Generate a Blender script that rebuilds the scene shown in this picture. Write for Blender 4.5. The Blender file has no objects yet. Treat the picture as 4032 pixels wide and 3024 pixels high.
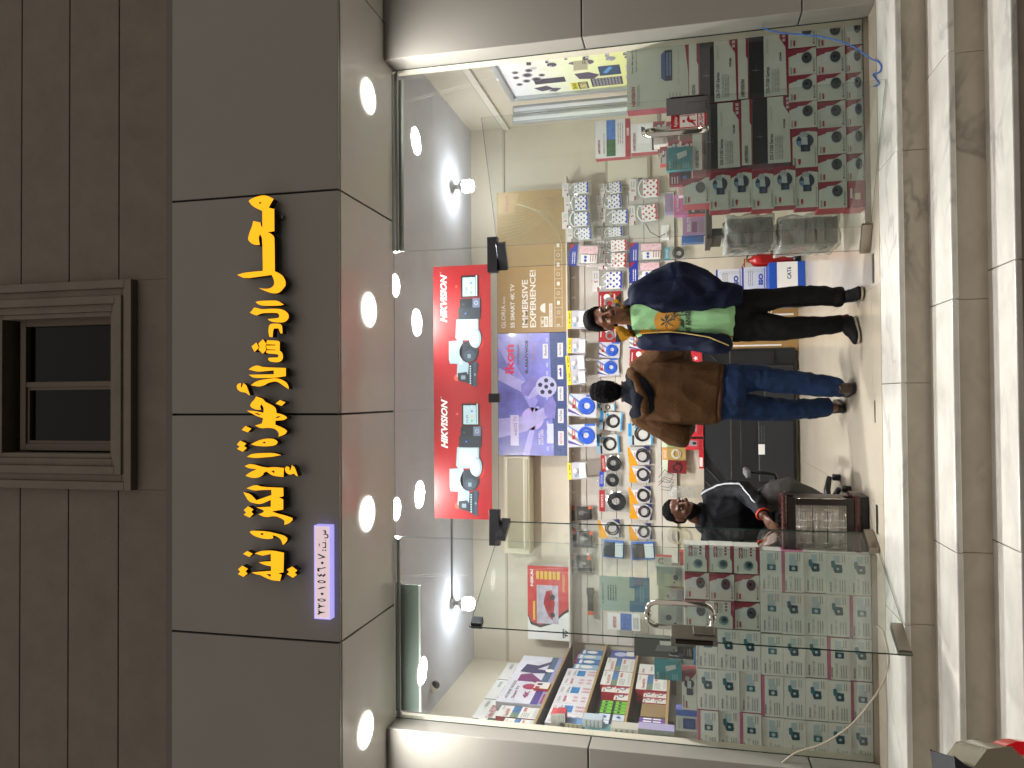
import bpy, bmesh, math, random, re
import numpy as np
from mathutils import Matrix, Vector, noise
from mathutils.geometry import tessellate_polygon
from mathutils.bvhtree import BVHTree
random.seed(7)
S = bpy.context.scene
COL = S.collection

# ---------------------------------------------------------------- camera (a phone held on its side: picture-left is up)
FPX = 2953.0
def nrm(v): return v / np.linalg.norm(v)
DY = nrm(np.array([-46.5, -685.4, -FPX]))
DZ = np.array([-145.0, 12763.0, -FPX]); DZ = nrm(DZ - DY * DZ.dot(DY)); DX = np.cross(DY, DZ)
CAM = np.array([0.0, -4.8, 1.08])
def ray(fx, fy):
    c = np.array([1512 - fy, -(fx - 2016), -FPX]); return np.array([c @ DX, c @ DY, c @ DZ])
def P(fx, fy, X=None, Y=None, Z=None):
    """world point where the sight line of photo pixel (fx, fy) meets a world plane: used to measure, like a surveyor"""
    d = ray(fx, fy)
    if X is not None: t = (X - CAM[0]) / d[0]
    elif Y is not None: t = (Y - CAM[1]) / d[1]
    else: t = (Z - CAM[2]) / d[2]
    return Vector(CAM + t * d)
cd = bpy.data.cameras.new('camera'); cam = bpy.data.objects.new('camera', cd); COL.objects.link(cam)
cd.sensor_fit = 'HORIZONTAL'; cd.sensor_width = 36.0; cd.lens = 36.0 * FPX / 4032.0
cd.clip_start = 0.05; cd.clip_end = 500
rw = np.array([DX[0], DY[0], DZ[0]]); uw = np.array([DX[1], DY[1], DZ[1]]); bw = np.array([DX[2], DY[2], DZ[2]])
R = Matrix(((-uw[0], rw[0], bw[0], CAM[0]), (-uw[1], rw[1], bw[1], CAM[1]), (-uw[2], rw[2], bw[2], CAM[2]), (0, 0, 0, 1)))
cam.matrix_world = R
S.camera = cam

# ---------------------------------------------------------------- night sky, exposure
W = bpy.data.worlds.new('World'); S.world = W; W.use_nodes = True
bg = W.node_tree.nodes['Background']
bg.inputs[0].default_value = (1.0, 0.89, 0.79, 1); bg.inputs[1].default_value = 0.41
S.view_settings.view_transform = 'Standard'; S.view_settings.look = 'None'; S.view_settings.gamma = 1
S.view_settings.exposure = 0.12
try:
    S.cycles.sample_clamp_indirect = 6.0; S.cycles.sample_clamp_direct = 0.0
    S.cycles.transparent_max_bounces = 24; S.cycles.max_bounces = 10; S.cycles.diffuse_bounces = 5
    S.cycles.glossy_bounces = 4; S.cycles.caustics_reflective = False; S.cycles.caustics_refractive = False
    S.cycles.use_denoising = True
except Exception: pass
LAMP_OUT, LAMP_IN, BULB = 262.0, 1150.0, 85.0

# ---------------------------------------------------------------- materials
def lin(h):
    h = h.lstrip('#'); v = [int(h[i:i+2], 16) / 255 for i in (0, 2, 4)]
    return tuple(((c + .055) / 1.055) ** 2.4 if c > .04045 else c / 12.92 for c in v)
MC = {}
def mat(c, rough=.55, metal=0.0, emit=0.0, spec=.5, nz=0.0, nscale=6.0, bump=0.0, bscale=60.0, trans=0.0, key=None, coat=0.0):
    """c: hex or linear tuple; nz: large soft tone variation; bump: fine relief"""
    k = key or (c, rough, metal, emit, spec, nz, nscale, bump, bscale, trans, coat)
    if k in MC: return MC[k]
    col = lin(c) if isinstance(c, str) else c
    m = bpy.data.materials.new('mat'); m.use_nodes = True; nt = m.node_tree; b = nt.nodes['Principled BSDF']
    b.inputs['Base Color'].default_value = (*col, 1); b.inputs['Roughness'].default_value = rough
    b.inputs['Metallic'].default_value = metal; b.inputs['Specular IOR Level'].default_value = spec
    if coat: b.inputs['Coat Weight'].default_value = coat; b.inputs['Coat Roughness'].default_value = .08
    if emit:
        b.inputs['Emission Color'].default_value = (*col, 1); b.inputs['Emission Strength'].default_value = emit
    if nz or bump:
        tc = nt.nodes.new('ShaderNodeTexCoord')
    if nz:
        n = nt.nodes.new('ShaderNodeTexNoise'); n.inputs['Scale'].default_value = nscale; n.inputs['Detail'].default_value = 8
        n.inputs['Roughness'].default_value = .62
        nt.links.new(tc.outputs['Object'], n.inputs['Vector'])
        r = nt.nodes.new('ShaderNodeMapRange'); r.inputs['From Min'].default_value = .3; r.inputs['From Max'].default_value = .7
        r.inputs['To Min'].default_value = 1 - nz; r.inputs['To Max'].default_value = 1 + nz
        nt.links.new(n.outputs['Fac'], r.inputs['Value'])
        mx = nt.nodes.new('ShaderNodeMix'); mx.data_type = 'RGBA'; mx.blend_type = 'MULTIPLY'; mx.inputs['Factor'].default_value = 1
        mx.inputs['A'].default_value = (*col, 1); nt.links.new(r.outputs['Result'], mx.inputs['B'])
        nt.links.new(mx.outputs['Result'], b.inputs['Base Color'])
        if rough < .95 and not metal:
            r2 = nt.nodes.new('ShaderNodeMapRange'); r2.inputs['To Min'].default_value = max(rough - .08, .03); r2.inputs['To Max'].default_value = min(rough + .12, 1)
            nt.links.new(n.outputs['Fac'], r2.inputs['Value']); nt.links.new(r2.outputs['Result'], b.inputs['Roughness'])
    if bump:
        n2 = nt.nodes.new('ShaderNodeTexNoise'); n2.inputs['Scale'].default_value = bscale; n2.inputs['Detail'].default_value = 6
        nt.links.new(tc.outputs['Object'], n2.inputs['Vector'])
        bp = nt.nodes.new('ShaderNodeBump'); bp.inputs['Strength'].default_value = bump; bp.inputs['Distance'].default_value = .01
        nt.links.new(n2.outputs['Fac'], bp.inputs['Height']); nt.links.new(bp.outputs['Normal'], b.inputs['Normal'])
    MC[k] = m; return m
def glass_mat(tint=(.965, .985, .975), refl=1.0, rough=0.0, dirt=.02):
    k = ('glass', tint, refl, rough, dirt)
    if k in MC: return MC[k]
    m = bpy.data.materials.new('glass'); m.use_nodes = True; nt = m.node_tree; nt.nodes.clear()
    o = nt.nodes.new('ShaderNodeOutputMaterial'); t = nt.nodes.new('ShaderNodeBsdfTransparent'); g = nt.nodes.new('ShaderNodeBsdfGlossy')
    t.inputs[0].default_value = (*tint, 1); g.inputs['Roughness'].default_value = rough
    f = nt.nodes.new('ShaderNodeLayerWeight'); f.inputs['Blend'].default_value = .5
    pw = nt.nodes.new('ShaderNodeMath'); pw.operation = 'POWER'; pw.inputs[1].default_value = 5; nt.links.new(f.outputs['Facing'], pw.inputs[0])
    ml = nt.nodes.new('ShaderNodeMath'); ml.operation = 'MULTIPLY_ADD'; ml.inputs[1].default_value = .9; ml.inputs[2].default_value = .04*refl; ml.use_clamp = True
    mx = nt.nodes.new('ShaderNodeMixShader'); nt.links.new(pw.outputs[0], ml.inputs[0]); nt.links.new(ml.outputs[0], mx.inputs[0])
    nt.links.new(t.outputs[0], mx.inputs[1]); nt.links.new(g.outputs[0], mx.inputs[2])
    last = mx
    if dirt:
        d = nt.nodes.new('ShaderNodeBsdfDiffuse'); d.inputs[0].default_value = (.8, .84, .8, 1)
        n = nt.nodes.new('ShaderNodeTexNoise'); n.inputs['Scale'].default_value = 2.2; n.inputs['Detail'].default_value = 9
        tc = nt.nodes.new('ShaderNodeTexCoord'); nt.links.new(tc.outputs['Object'], n.inputs['Vector'])
        r = nt.nodes.new('ShaderNodeMapRange'); r.inputs['From Min'].default_value = .42; r.inputs['From Max'].default_value = .75
        r.inputs['To Min'].default_value = dirt * .35; r.inputs['To Max'].default_value = dirt * 2.6; nt.links.new(n.outputs['Fac'], r.inputs['Value'])
        m2 = nt.nodes.new('ShaderNodeMixShader'); nt.links.new(r.outputs['Result'], m2.inputs[0]); nt.links.new(last.outputs[0], m2.inputs[1]); nt.links.new(d.outputs[0], m2.inputs[2]); last = m2
    nt.links.new(last.outputs[0], o.inputs[0]); MC[k] = m; return m
def marble(base, vein, rough=.3, vs=1.3, amount=.55, key='m'):
    k = ('marble', key)
    if k in MC: return MC[k]
    m = bpy.data.materials.new('marble'); m.use_nodes = True; nt = m.node_tree; b = nt.nodes['Principled BSDF']; L = nt.links
    tc = nt.nodes.new('ShaderNodeTexCoord'); mp = nt.nodes.new('ShaderNodeMapping'); mp.inputs['Rotation'].default_value = (0, .35, .5)
    mp.inputs['Scale'].default_value = (1, 1.7, 1.7); L.new(tc.outputs['Object'], mp.inputs['Vector'])
    def nz(sc, det, dist, lo, hi, a, bb):
        n = nt.nodes.new('ShaderNodeTexNoise'); n.inputs['Scale'].default_value = sc; n.inputs['Detail'].default_value = det; n.inputs['Distortion'].default_value = dist
        L.new(mp.outputs[0], n.inputs['Vector']); r = nt.nodes.new('ShaderNodeMapRange')
        r.inputs['From Min'].default_value = lo; r.inputs['From Max'].default_value = hi; r.inputs['To Min'].default_value = a; r.inputs['To Max'].default_value = bb
        L.new(n.outputs['Fac'], r.inputs['Value']); return n, r
    n1, _ = nz(vs, 9, 1.1, 0, 1, 0, 1)
    s = nt.nodes.new('ShaderNodeMath'); s.operation = 'SUBTRACT'; s.inputs[1].default_value = .5; L.new(n1.outputs['Fac'], s.inputs[0])
    a = nt.nodes.new('ShaderNodeMath'); a.operation = 'ABSOLUTE'; L.new(s.outputs[0], a.inputs[0])
    r = nt.nodes.new('ShaderNodeMapRange'); r.inputs['From Min'].default_value = 0; r.inputs['From Max'].default_value = .03; r.inputs['To Min'].default_value = amount; r.inputs['To Max'].default_value = 0
    L.new(a.outputs[0], r.inputs['Value'])
    _, gate = nz(1.1, 4, 0, .40, .56, 0, 1)
    g = nt.nodes.new('ShaderNodeMath'); g.operation = 'MULTIPLY'; L.new(r.outputs[0], g.inputs[0]); L.new(gate.outputs[0], g.inputs[1])
    mx = nt.nodes.new('ShaderNodeMix'); mx.data_type = 'RGBA'; mx.inputs['A'].default_value = (*base, 1); mx.inputs['B'].default_value = (*vein, 1); L.new(g.outputs[0], mx.inputs['Factor'])
    _, cl = nz(6, 12, .6, .36, .70, 0, .42)
    m2 = nt.nodes.new('ShaderNodeMix'); m2.data_type = 'RGBA'; m2.inputs['B'].default_value = (*[v * .62 for v in base], 1)
    L.new(mx.outputs['Result'], m2.inputs['A']); L.new(cl.outputs[0], m2.inputs['Factor'])
    L.new(m2.outputs['Result'], b.inputs['Base Color']); b.inputs['Roughness'].default_value = rough
    MC[k] = m; return m

# ---------------------------------------------------------------- mesh builder
TXT = {}
def text_geo(s, shear=0.0, bold=0.0):
    k = (s, shear, bold)
    if k in TXT: return TXT[k]
    c = bpy.data.curves.new('t', 'FONT'); c.body = s; c.shear = shear; c.offset = bold; c.resolution_u = 2; c.fill_mode = 'FRONT'
    o = bpy.data.objects.new('t', c); COL.objects.link(o)
    dg = bpy.context.evaluated_depsgraph_get(); me = bpy.data.meshes.new_from_object(o.evaluated_get(dg))
    v = [(p.co.x, p.co.y) for p in me.vertices]; f = [tuple(p.vertices) for p in me.polygons]
    bpy.data.objects.remove(o); bpy.data.curves.remove(c); bpy.data.meshes.remove(me)
    x0 = min(p[0] for p in v); x1 = max(p[0] for p in v); y0 = min(p[1] for p in v); y1 = max(p[1] for p in v)
    TXT[k] = ([((x - x0) / (x1 - x0 or 1), (y - y0) / (y1 - y0 or 1)) for x, y in v], f); return TXT[k]
EPS = .0007
class MB:
    def __init__(s): s.v = []; s.f = []; s.mi = []; s.ms = []; s.sm = []; s.M = Matrix()
    def m(s, mt):
        if mt not in s.ms: s.ms.append(mt)
        return s.ms.index(mt)
    def add(s, vs, fs, mt, smooth=False):
        n = len(s.v); i = s.m(mt)
        s.v += [s.M @ Vector(v) for v in vs]; s.f += [tuple(n + k for k in f) for f in fs]; s.mi += [i] * len(fs); s.sm += [smooth] * len(fs); return s
    def box(s, x0, x1, y0, y1, z0, z1, mt, side=None, top=None, back=None):
        v = [(x0,y0,z0),(x1,y0,z0),(x1,y1,z0),(x0,y1,z0),(x0,y0,z1),(x1,y0,z1),(x1,y1,z1),(x0,y1,z1)]
        s.add(v, [(0,1,5,4)], mt); s.add(v, [(1,2,6,5),(3,0,4,7)], side or mt); s.add(v, [(3,2,1,0),(4,5,6,7)], top or side or mt); s.add(v, [(2,3,7,6)], back or mt); return s
    def bbox(s, x0, x1, y0, y1, z0, z1, mt, b=.004):
        """box with chamfered edges"""
        bm = bmesh.new(); bmesh.ops.create_cube(bm, size=1)
        for v in bm.verts: v.co = Vector(((x0+x1)/2 + v.co.x*(x1-x0), (y0+y1)/2 + v.co.y*(y1-y0), (z0+z1)/2 + v.co.z*(z1-z0)))
        bmesh.ops.bevel(bm, geom=list(bm.edges), offset=b, segments=2, affect='EDGES', profile=.5)
        bm.verts.index_update(); s.add([v.co.copy() for v in bm.verts], [tuple(v.index for v in f.verts) for f in bm.faces], mt); bm.free(); return s
    # art on a front face: local x right, z up, layer l stands proud of y=0 towards -y
    def poly(s, pts, mt, l=1, y=0.0):
        y = y - l * EPS; return s.add([(p[0], y, p[1]) for p in pts], [tuple(range(len(pts)))], mt)
    def rect(s, x0, z0, x1, z1, mt, l=1, y=0.0): return s.poly([(x0,z0),(x1,z0),(x1,z1),(x0,z1)], mt, l, y)
    def disc(s, cx, cz, r, mt, l=2, rz=None, n=18, y=0.0, a0=0, a1=360):
        rz = rz or r; full = a1 - a0 >= 360
        pts = [(cx + r*math.cos(math.radians(a0+(a1-a0)*k/n)), cz + rz*math.sin(math.radians(a0+(a1-a0)*k/n))) for k in range(n + (0 if full else 1))]
        return s.poly(pts, mt, l, y)
    def ring(s, cx, cz, r0, r1, mt, l=2, n=22, y=0.0, kz=1.0, a0=0, a1=360):
        v = []; y = y - l*EPS
        for k in range(n + 1):
            a = math.radians(a0 + (a1-a0)*k/n); v += [(cx+r0*math.cos(a), y, cz+kz*r0*math.sin(a)), (cx+r1*math.cos(a), y, cz+kz*r1*math.sin(a))]
        return s.add(v, [(2*k, 2*k+1, 2*k+3, 2*k+2) for k in range(n)], mt)
    def txt(s, t, x0, z0, x1, z1, mt, l=3, shear=0.0, bold=0.0, y=0.0):
        v, f = text_geo(t, shear, bold); y = y - l*EPS
        return s.add([(x0 + a*(x1-x0), y, z0 + b*(z1-z0)) for a, b in v], f, mt)
    def lines(s, x0, z0, x1, z1, mt, n=3, l=2, seed=1):
        """small print: rows of word-length dashes"""
        r = random.Random(seed); h = (z1-z0)/(2*n-1) if n > 1 else z1-z0
        for k in range(n):
            z = z1 - (2*k+1)*h; x = x0
            while x < x1 - .02*(x1-x0):
                w = (x1-x0)*r.uniform(.08,.24); s.rect(x, z, min(x+w, x1), z+h*.8, mt, l); x += w + (x1-x0)*.035
        return s
    def ext(s, pts, y0, y1, mt, side=None):
        """concave outline in x-z extruded from y0 (front) to y1"""
        n = len(pts); a = [(p[0], y0, p[1]) for p in pts]; b = [(p[0], y1, p[1]) for p in pts]
        t = tessellate_polygon([[Vector((p[0], p[1], 0)) for p in pts]])
        s.add(a, [tuple(q) for q in t], mt); s.add(b, [tuple(q) for q in t], side or mt)
        s.add(a + b, [(k, (k+1) % n, n+(k+1) % n, n+k) for k in range(n)], side or mt); return s
    def tube(s, path, r, mt, n=8, close=False, caps=True):
        path = [Vector(p) for p in path]; rr = r if isinstance(r, (list, tuple)) else [r]*len(path); m = len(path); v = []; up = None
        for i, p in enumerate(path):
            a = path[(i-1) % m] if (i or close) else p; b = path[(i+1) % m] if (i < m-1 or close) else p; d = (b-a).normalized()
            if up is None: up = d.orthogonal().normalized()
            up = (up - d*up.dot(d)); up = up.normalized() if up.length > 1e-6 else d.orthogonal().normalized(); q = d.cross(up)
            v += [p + (up*math.cos(2*math.pi*k/n) + q*math.sin(2*math.pi*k/n))*rr[i] for k in range(n)]
        f = []
        for i in range(m if close else m-1):
            j = (i+1) % m; f += [(i*n+k, i*n+(k+1)%n, j*n+(k+1)%n, j*n+k) for k in range(n)]
        if caps and not close: f += [tuple(range(n))[::-1], tuple((m-1)*n+k for k in range(n))]
        return s.add(v, f, mt, True)
    def lathe(s, prof, mt, n=24, c=(0,0,0), axis='z', smooth=True):
        v = []; f = []; m = len(prof)
        for r, h in prof:
            for k in range(n):
                a = 2*math.pi*k/n; x, y = r*math.cos(a), r*math.sin(a)
                p = {'z': (x, y, h), 'y': (x, h, y), 'x': (h, x, y)}[axis]; v.append((p[0]+c[0], p[1]+c[1], p[2]+c[2]))
        for i in range(m-1): f += [(i*n+k, i*n+(k+1)%n, (i+1)*n+(k+1)%n, (i+1)*n+k) for k in range(n)]
        f += [tuple(range(n))[::-1], tuple((m-1)*n+k for k in range(n))]
        return s.add(v, f, mt, smooth)
    def mesh(s, name='mesh'):
        me = bpy.data.meshes.new(name); me.from_pydata(s.v, [], s.f); me.polygons.foreach_set('material_index', s.mi); me.polygons.foreach_set('use_smooth', s.sm)
        for m in s.ms: me.materials.append(m)
        me.update(); return me
    def build(s, name, parent=None): return link(name, s.mesh(name), parent)
def link(name, me, parent=None):
    o = bpy.data.objects.new(name, me); COL.objects.link(o)
    if parent: o.parent = parent
    return o
def tag(o, label=None, cat=None, group=None, kind=None):
    for w_ in (' the ', ' a ', ' one ', ' an '):
        while label and len(re.findall(r'\w+', label)) > 16 and w_ in label: label = label.replace(w_, ' ', 1)
    if label and len(re.findall(r'\w+', label)) > 16: print('LONG', label)
    for k, v in (('label', label), ('category', cat), ('group', group), ('kind', kind)):
        if v: o[k] = v
    return o
def empty(name, label, cat, group=None, loc=(0,0,0), rz=0):
    o = bpy.data.objects.new(name, None); COL.objects.link(o); o.empty_display_size = .05; o.location = loc; o.rotation_euler = (0, 0, rz); return tag(o, label, cat, group)
def place(name, parts, loc, label, cat, group=None, rot=(0,0,0), scale=(1,1,1)):
    """parts: a mesh (thing of one mesh) or {part name: mesh | (mesh, {sub: mesh})}"""
    if isinstance(parts, bpy.types.Mesh): o = link(name, parts)
    else:
        o = bpy.data.objects.new(name, None); COL.objects.link(o); o.empty_display_size = .05
        for k, me in parts.items():
            sub = None
            if isinstance(me, tuple): me, sub = me
            c = link(k.split(':')[0], me, o)
            if sub:
                for k2, m2 in sub.items(): link(k2.split(':')[0], m2, c)
    o.location = loc; o.rotation_euler = rot; o.scale = scale
    return tag(o, label, cat, group)

# ================================================================ THE SETTING
ACP = mat('#99958d', .30, nz=.04, nscale=1.5, bump=.02, bscale=3, spec=.5)
ACPS = mat('#dedad2', .17, nz=.03, nscale=2, bump=.015, bscale=2)  # soffit cladding: glare and floor reflection lightened into the base colour
STONE = mat('#857b70', .75, nz=.12, nscale=5, bump=.25, bscale=90)
DARK = mat('#17171a', .6); WALLP = mat('#cfc6b4', .6, nz=.04, nscale=2.5, bump=.05, bscale=25)
CEIL = mat('#c9ccd6', .8, nz=.05, nscale=3, bump=.04, bscale=12)
CHROME = mat('#d8d4cc', .06, 1.0); STEEL = mat('#9b9388', .28, 1.0, bump=.05, bscale=120); ALU = mat('#b9bfc4', .35, .7)
BLK = mat('#0d0e11', .35); BLKM = mat('#1b1c1f', .55, bump=.1, bscale=150)
WHT = mat('#e8e8e6', .4); OFFW = mat('#cfcfc8', .5)
PI = math.pi
def struct(name, mb, parent=None):
    o = mb.build(name, parent)
    if parent is None: o['kind'] = 'structure'
    return o
b = MB(); b.add([(-60,-40,-.48),(60,-40,-.48),(60,60,-.48),(-60,60,-.48)], [(0,1,2,3)], mat('#3c3a38', .85, nz=.3, nscale=1.2, bump=.5, bscale=80)); struct('ground', b)
# steps: marble slabs with a nosing, risers of a browner stone
MW = marble((.68,.665,.61), (.30,.29,.28), .28, 1.2, .62, 'tread'); MR = marble((.44,.39,.31), (.17,.15,.13), .42, 1.0, .75, 'riser')
GROUT = mat('#5f584c', .9)
def step(z, ye, yb, joints, zb):
    b = MB(); xs = [-6] + sorted(joints) + [6]
    for i in range(len(xs)-1):
        b.M = Matrix.Translation((0, random.uniform(-.001, .001), random.uniform(-.0008, .0008)))
        b.bbox(xs[i]+.0015, xs[i+1]-.0015, ye, yb, z-.03, z, MW, .006)
        b.box(xs[i]+.0015, xs[i+1]-.0015, ye+.032, ye+.05, zb, z-.0305, MR)
    b.M = Matrix(); b.box(-6, 6, ye+.045, yb-.001, zb, z-.004, GROUT); struct('step', b)
J1 = [P(3538,579,Z=0).x, P(3544,1508,Z=0).x, P(3547,2447,Z=0).x, -3.3, 3.3]
J2 = [P(3737,193,Z=-.152).x, P(3749,1177,Z=-.152).x, P(3750,2170,Z=-.152).x, -3.0]
J3 = [P(3987,1024,Z=-.318).x, P(4003,2170,Z=-.318).x, 2.6, -3.1]
step(0, -.572, -.192, J1, -.153); step(-.153, -.873, -.523, J2, -.319); step(-.319, -1.14, -.824, J3, -.48)
# shop floor: big pale tiles
TILE = mat('#bcb3a2', .16, nz=.07, nscale=1.1, bump=.01, bscale=4, key='tile'); b = MB()
xs = [-3.18, -1.9, -1.27, -.63, -.002, .63, 1.26, 1.9, 3.0]; ys = [-.188, .025, .62, 1.25, 1.85, 2.45, 3.1]
for i in range(len(xs)-1):
    for j in range(len(ys)-1):
        b.box(xs[i]+.001, xs[i+1]-.001, ys[j]+.0008, ys[j+1]-.0008, -.02, random.uniform(-.0006, 0), TILE)
b.box(-3.2, 3.0, -.19, 3.1, -.03, -.003, mat('#8d8474', .9)); b.box(-3.2, 3.0, -.14, 3.1, -.47, -.031, GROUT); struct('floor', b)
# interior shell
b = MB(); b.box(-2.95, 3.05, 3.10, 3.2, 0, 3.42, WALLP); b.rect(-2.84, .0, 2.93, .07, mat('#d8d2c6', .3), 3, 3.10); struct('wall_back', b)
b = MB(); b.box(-2.95, -2.84, .02, 3.10, 0, 3.42, WALLP); struct('wall_left', b)
b = MB(); b.box(2.93, 3.04, .02, 3.10, 0, 3.42, WALLP); b.box(2.915, 2.93, .02, 3.1, 2.98, 3.0, mat('#b8ae9c', .6)); b.box(2.9, 2.93, .02, 3.09, 2.92, 2.98, mat('#dcd7ca', .5)); struct('wall_right', b)
b = MB(); b.box(-2.95, 3.04, -.1, 3.2, 3.36, 3.45, CEIL); struct('ceiling', b)
b = MB(); b.box(-2.84, 2.93, 3.085, 3.10, 3.0-.022, 3.0, mat('#b8ae9c', .6)); struct('wall_trim', b)
# ---------------------------------------------------------------- the building front
bld = empty('shop_building', 'grey-beige panel clad building front around the shop, with an upper storey of coursed stone', 'building')
b = MB()
SEAM = [-4.0, -2.705, -1.397, -.091, 1.206, 2.51, 3.8]
for i in range(len(SEAM)-1):
    b = MB(); x0, x1 = SEAM[i]+.006, SEAM[i+1]-.006; b.bbox(x0, x1, -.83, -.805, 3.022, 4.12, ACP, .003); b.build('fascia_panel', bld)
    b = MB(); b.bbox(x0, x1, -.80, -.001, 3.02, 3.035, ACPS, .002); b.build('soffit_panel', bld)
b = MB(); b.box(-4, 4, -.80, -.70, 3.04, 4.12, DARK); b.box(-4, 4, -.70, .0, 3.04, 3.10, DARK); b.box(-4, 4, -.13, .03, 3.10, 4.1, DARK); b.box(-2.2, 2.28, -.005, .03, 3.0355, 3.1, DARK); b.build('fascia_frame', bld)
b = MB(); b.box(-4, 4, -.826, -.70, 4.121, 4.165, mat('#6f6760', .5)); b.build('fascia_cap', bld)
ZP = [0, P(3158, 30, Y=-.16).z, P(2290, 60, Y=-.16).z, 3.019]
for sx, xi, xo in ((1, 2.25, 4.2), (-1, -2.165, -4.2)):
    pil = None
    for k in range(3):
        b = MB(); lo, hi = sorted((xi, xo)); b.bbox(lo, hi, -.16, .02, ZP[k]+(.004 if k else .001), ZP[k+1]-.004, ACP, .004)
        b.build('pilaster_panel', bld)
    b = MB(); lo, hi = sorted((xi + sx*.01, xo)); b.box(lo, hi, -.15, .018, 0.001, 3.018, DARK); b.build('pilaster_core', bld)
    b = MB(); lo, hi = sorted((xi, xi + sx*.75)); b.box(lo, hi, .0215, .10, 0, 3.36, WALLP); b.build('inner_jamb', bld)
b = MB(); zj = [4.179 + .3725*k for k in range(16)]
wx0, wx1, wz0, wz1 = -.559, .749, 4.416, 5.66
for k in range(len(zj)-1):
    z0, z1 = zj[k]+.0035, zj[k+1]-.0035
    if z1 <= wz0 or z0 >= wz1: b.bbox(-7, 7, -.77, -.55, z0, z1, STONE, .002); continue
    if z0 < wz0: b.bbox(wx0, wx1, -.77, -.55, z0, wz0, STONE, .004)
    if z1 > wz1: b.bbox(wx0, wx1, -.77, -.55, wz1, z1, STONE, .004)
    b.bbox(-7, wx0, -.77, -.55, z0, z1, STONE, .004); b.bbox(wx1, 7, -.77, -.55, z0, z1, STONE, .004)
b.box(-7, wx0, -.762, -.5, 4.166, 9.5, mat('#3b3530', .9)); b.box(wx1, 7, -.762, -.5, 4.166, 9.5, mat('#3b3530', .9)); b.box(wx0, wx1, -.762, -.5, 4.166, wz0, mat('#3b3530', .9)); b.box(wx0, wx1, -.762, -.5, wz1, 9.5, mat('#3b3530', .9))
b.build('upper_wall', bld)
b = MB()
gx0, gx1, gz0, gz1 = -.283, .488, 4.625, 5.335
def frame(b, x0, x1, z0, z1, w, y0, y1, mt, bev=.004):
    b.bbox(x0, x1, y0, y1, z0, z0+w, mt, bev); b.bbox(x0, x1, y0, y1, z1-w, z1, mt, bev); b.bbox(x0, x0+w, y0, y1, z0+w, z1-w, mt, bev); b.bbox(x1-w, x1, y0, y1, z0+w, z1-w, mt, bev)
for k, (ins, w, pr) in enumerate(((0, .05, .055), (.05, .045, .03), (.095, .05, .045), (.145, .045, .02), (.19, .03, .005))): frame(b, wx0+ins, wx1-ins, wz0+ins*.85, wz1-ins, w, -.77-pr, -.6, STONE)
b.build('window_surround', bld)
WF = mat('#6d6254', .5); b = MB(); frame(b, gx0-.045, gx1+.045, gz0-.02, gz1+.04, .045, -.70, -.62, WF); b.bbox(.088, .122, -.695, -.63, gz0, gz1, WF, .003); frame(b, gx0-.002, .09, gz0, gz1, .022, -.685, -.64, WF, .002)
win = b.build('window', bld)
b = MB(); b.box(gx0, gx1, -.66, -.655, gz0, gz1, mat('#05070c', .12, spec=.25)); b.build('pane', win)
b = MB(); b.box(-7, 7, -.5, -.3, 3.5, 9.5, DARK); b.box(-7, -4.2, -.16, 3.4, -.48, 3.5, ACP); b.box(4.2, 7, -.16, 3.4, -.48, 3.5, ACP); b.box(-7, 7, 3.3, 3.4, -.48, 9.5, STONE); b.build('side_wall', bld)
# ---------------------------------------------------------------- outside downlights
def lampmesh(r, str_, depth=.0):
    t = MB(); t.lathe([(r, -.0), (r+.010, -.004), (r+.014, -.010), (r+.010, -.014), (r+.001, -.006)], mat('#f2f0ea', .35, emit=.9, key='trim'), 36)  # the ring itself is no lamp; its glow imitates the diffuser's glare
    d = MB(); d.lathe([(r, -.003), (r*.97, -.009), (r*.3, -.011), (.001, -.0115)][::-1], mat((1, .98, .95), .5, emit=str_), 36)
    return {'trim_ring': t.mesh(), 'diffuser': d.mesh()}
LO = lampmesh(.100, LAMP_OUT)
for (x, y), lab in zip(((1.905,-.424), (.555,-.423), (-.717,-.463), (-2.03,-.50)), ('at the far right end of the row', 'above the right side of the doorway', 'above the left side of the doorway', 'at the far left end of the row')):
    place('soffit_downlight', LO, (x, y, 3.0195), 'round lit white downlight in the canopy underside, ' + lab, 'downlight', 'round downlights in the canopy underside')
LI = lampmesh(.085, LAMP_IN)
for x, y, lab in ((.906, .86, 'right'), (-.89, .86, 'left')):
    place('ceiling_downlight', LI, (x, y, 3.3595), 'round lit ceiling lamp inside the shop just behind the glass, %s of the two' % lab, 'downlight', 'ceiling lamps just behind the shop glass')
def bulb():
    a = MB(); a.lathe([(.001,0),(.055,0),(.055,-.012),(.03,-.03),(.022,-.032),(.022,-.07),(.03,-.08)][::-1], mat('#b9b9b6', .5), 24)
    c = MB(); c.lathe([(.03,-.078),(.052,-.095),(.058,-.125),(.001,-.126)][::-1], mat('#c9c9c6', .4), 24)
    d = MB(); d.lathe([(.06,-.1255),(.062,-.14),(.062,-.20),(.05,-.222),(.02,-.232),(.001,-.234)][::-1], mat((.93, .97, 1), .4, emit=BULB), 20)
    return {'lamp_holder': a.mesh(), 'bulb_neck': c.mesh(), 'bulb': d.mesh()}
BU = bulb()
for x, y, lab in ((2.12, 2.40, 'right'), (-2.03, 2.32, 'left')):
    place('ceiling_bulb', BU, (x, y, 3.3595), 'bare lit bulb with grey neck hanging under the shop ceiling on the %s' % lab, 'light bulb', 'bare bulbs under the shop ceiling')
b = MB(); b.box(-2.0, -.80, 2.30, 2.33, 3.345, 3.3595, mat('#74777c', .5)); tag(b.build('cable_duct'), 'thin grey cable duct running across the ceiling to the left bulb', 'cable duct')
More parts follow.
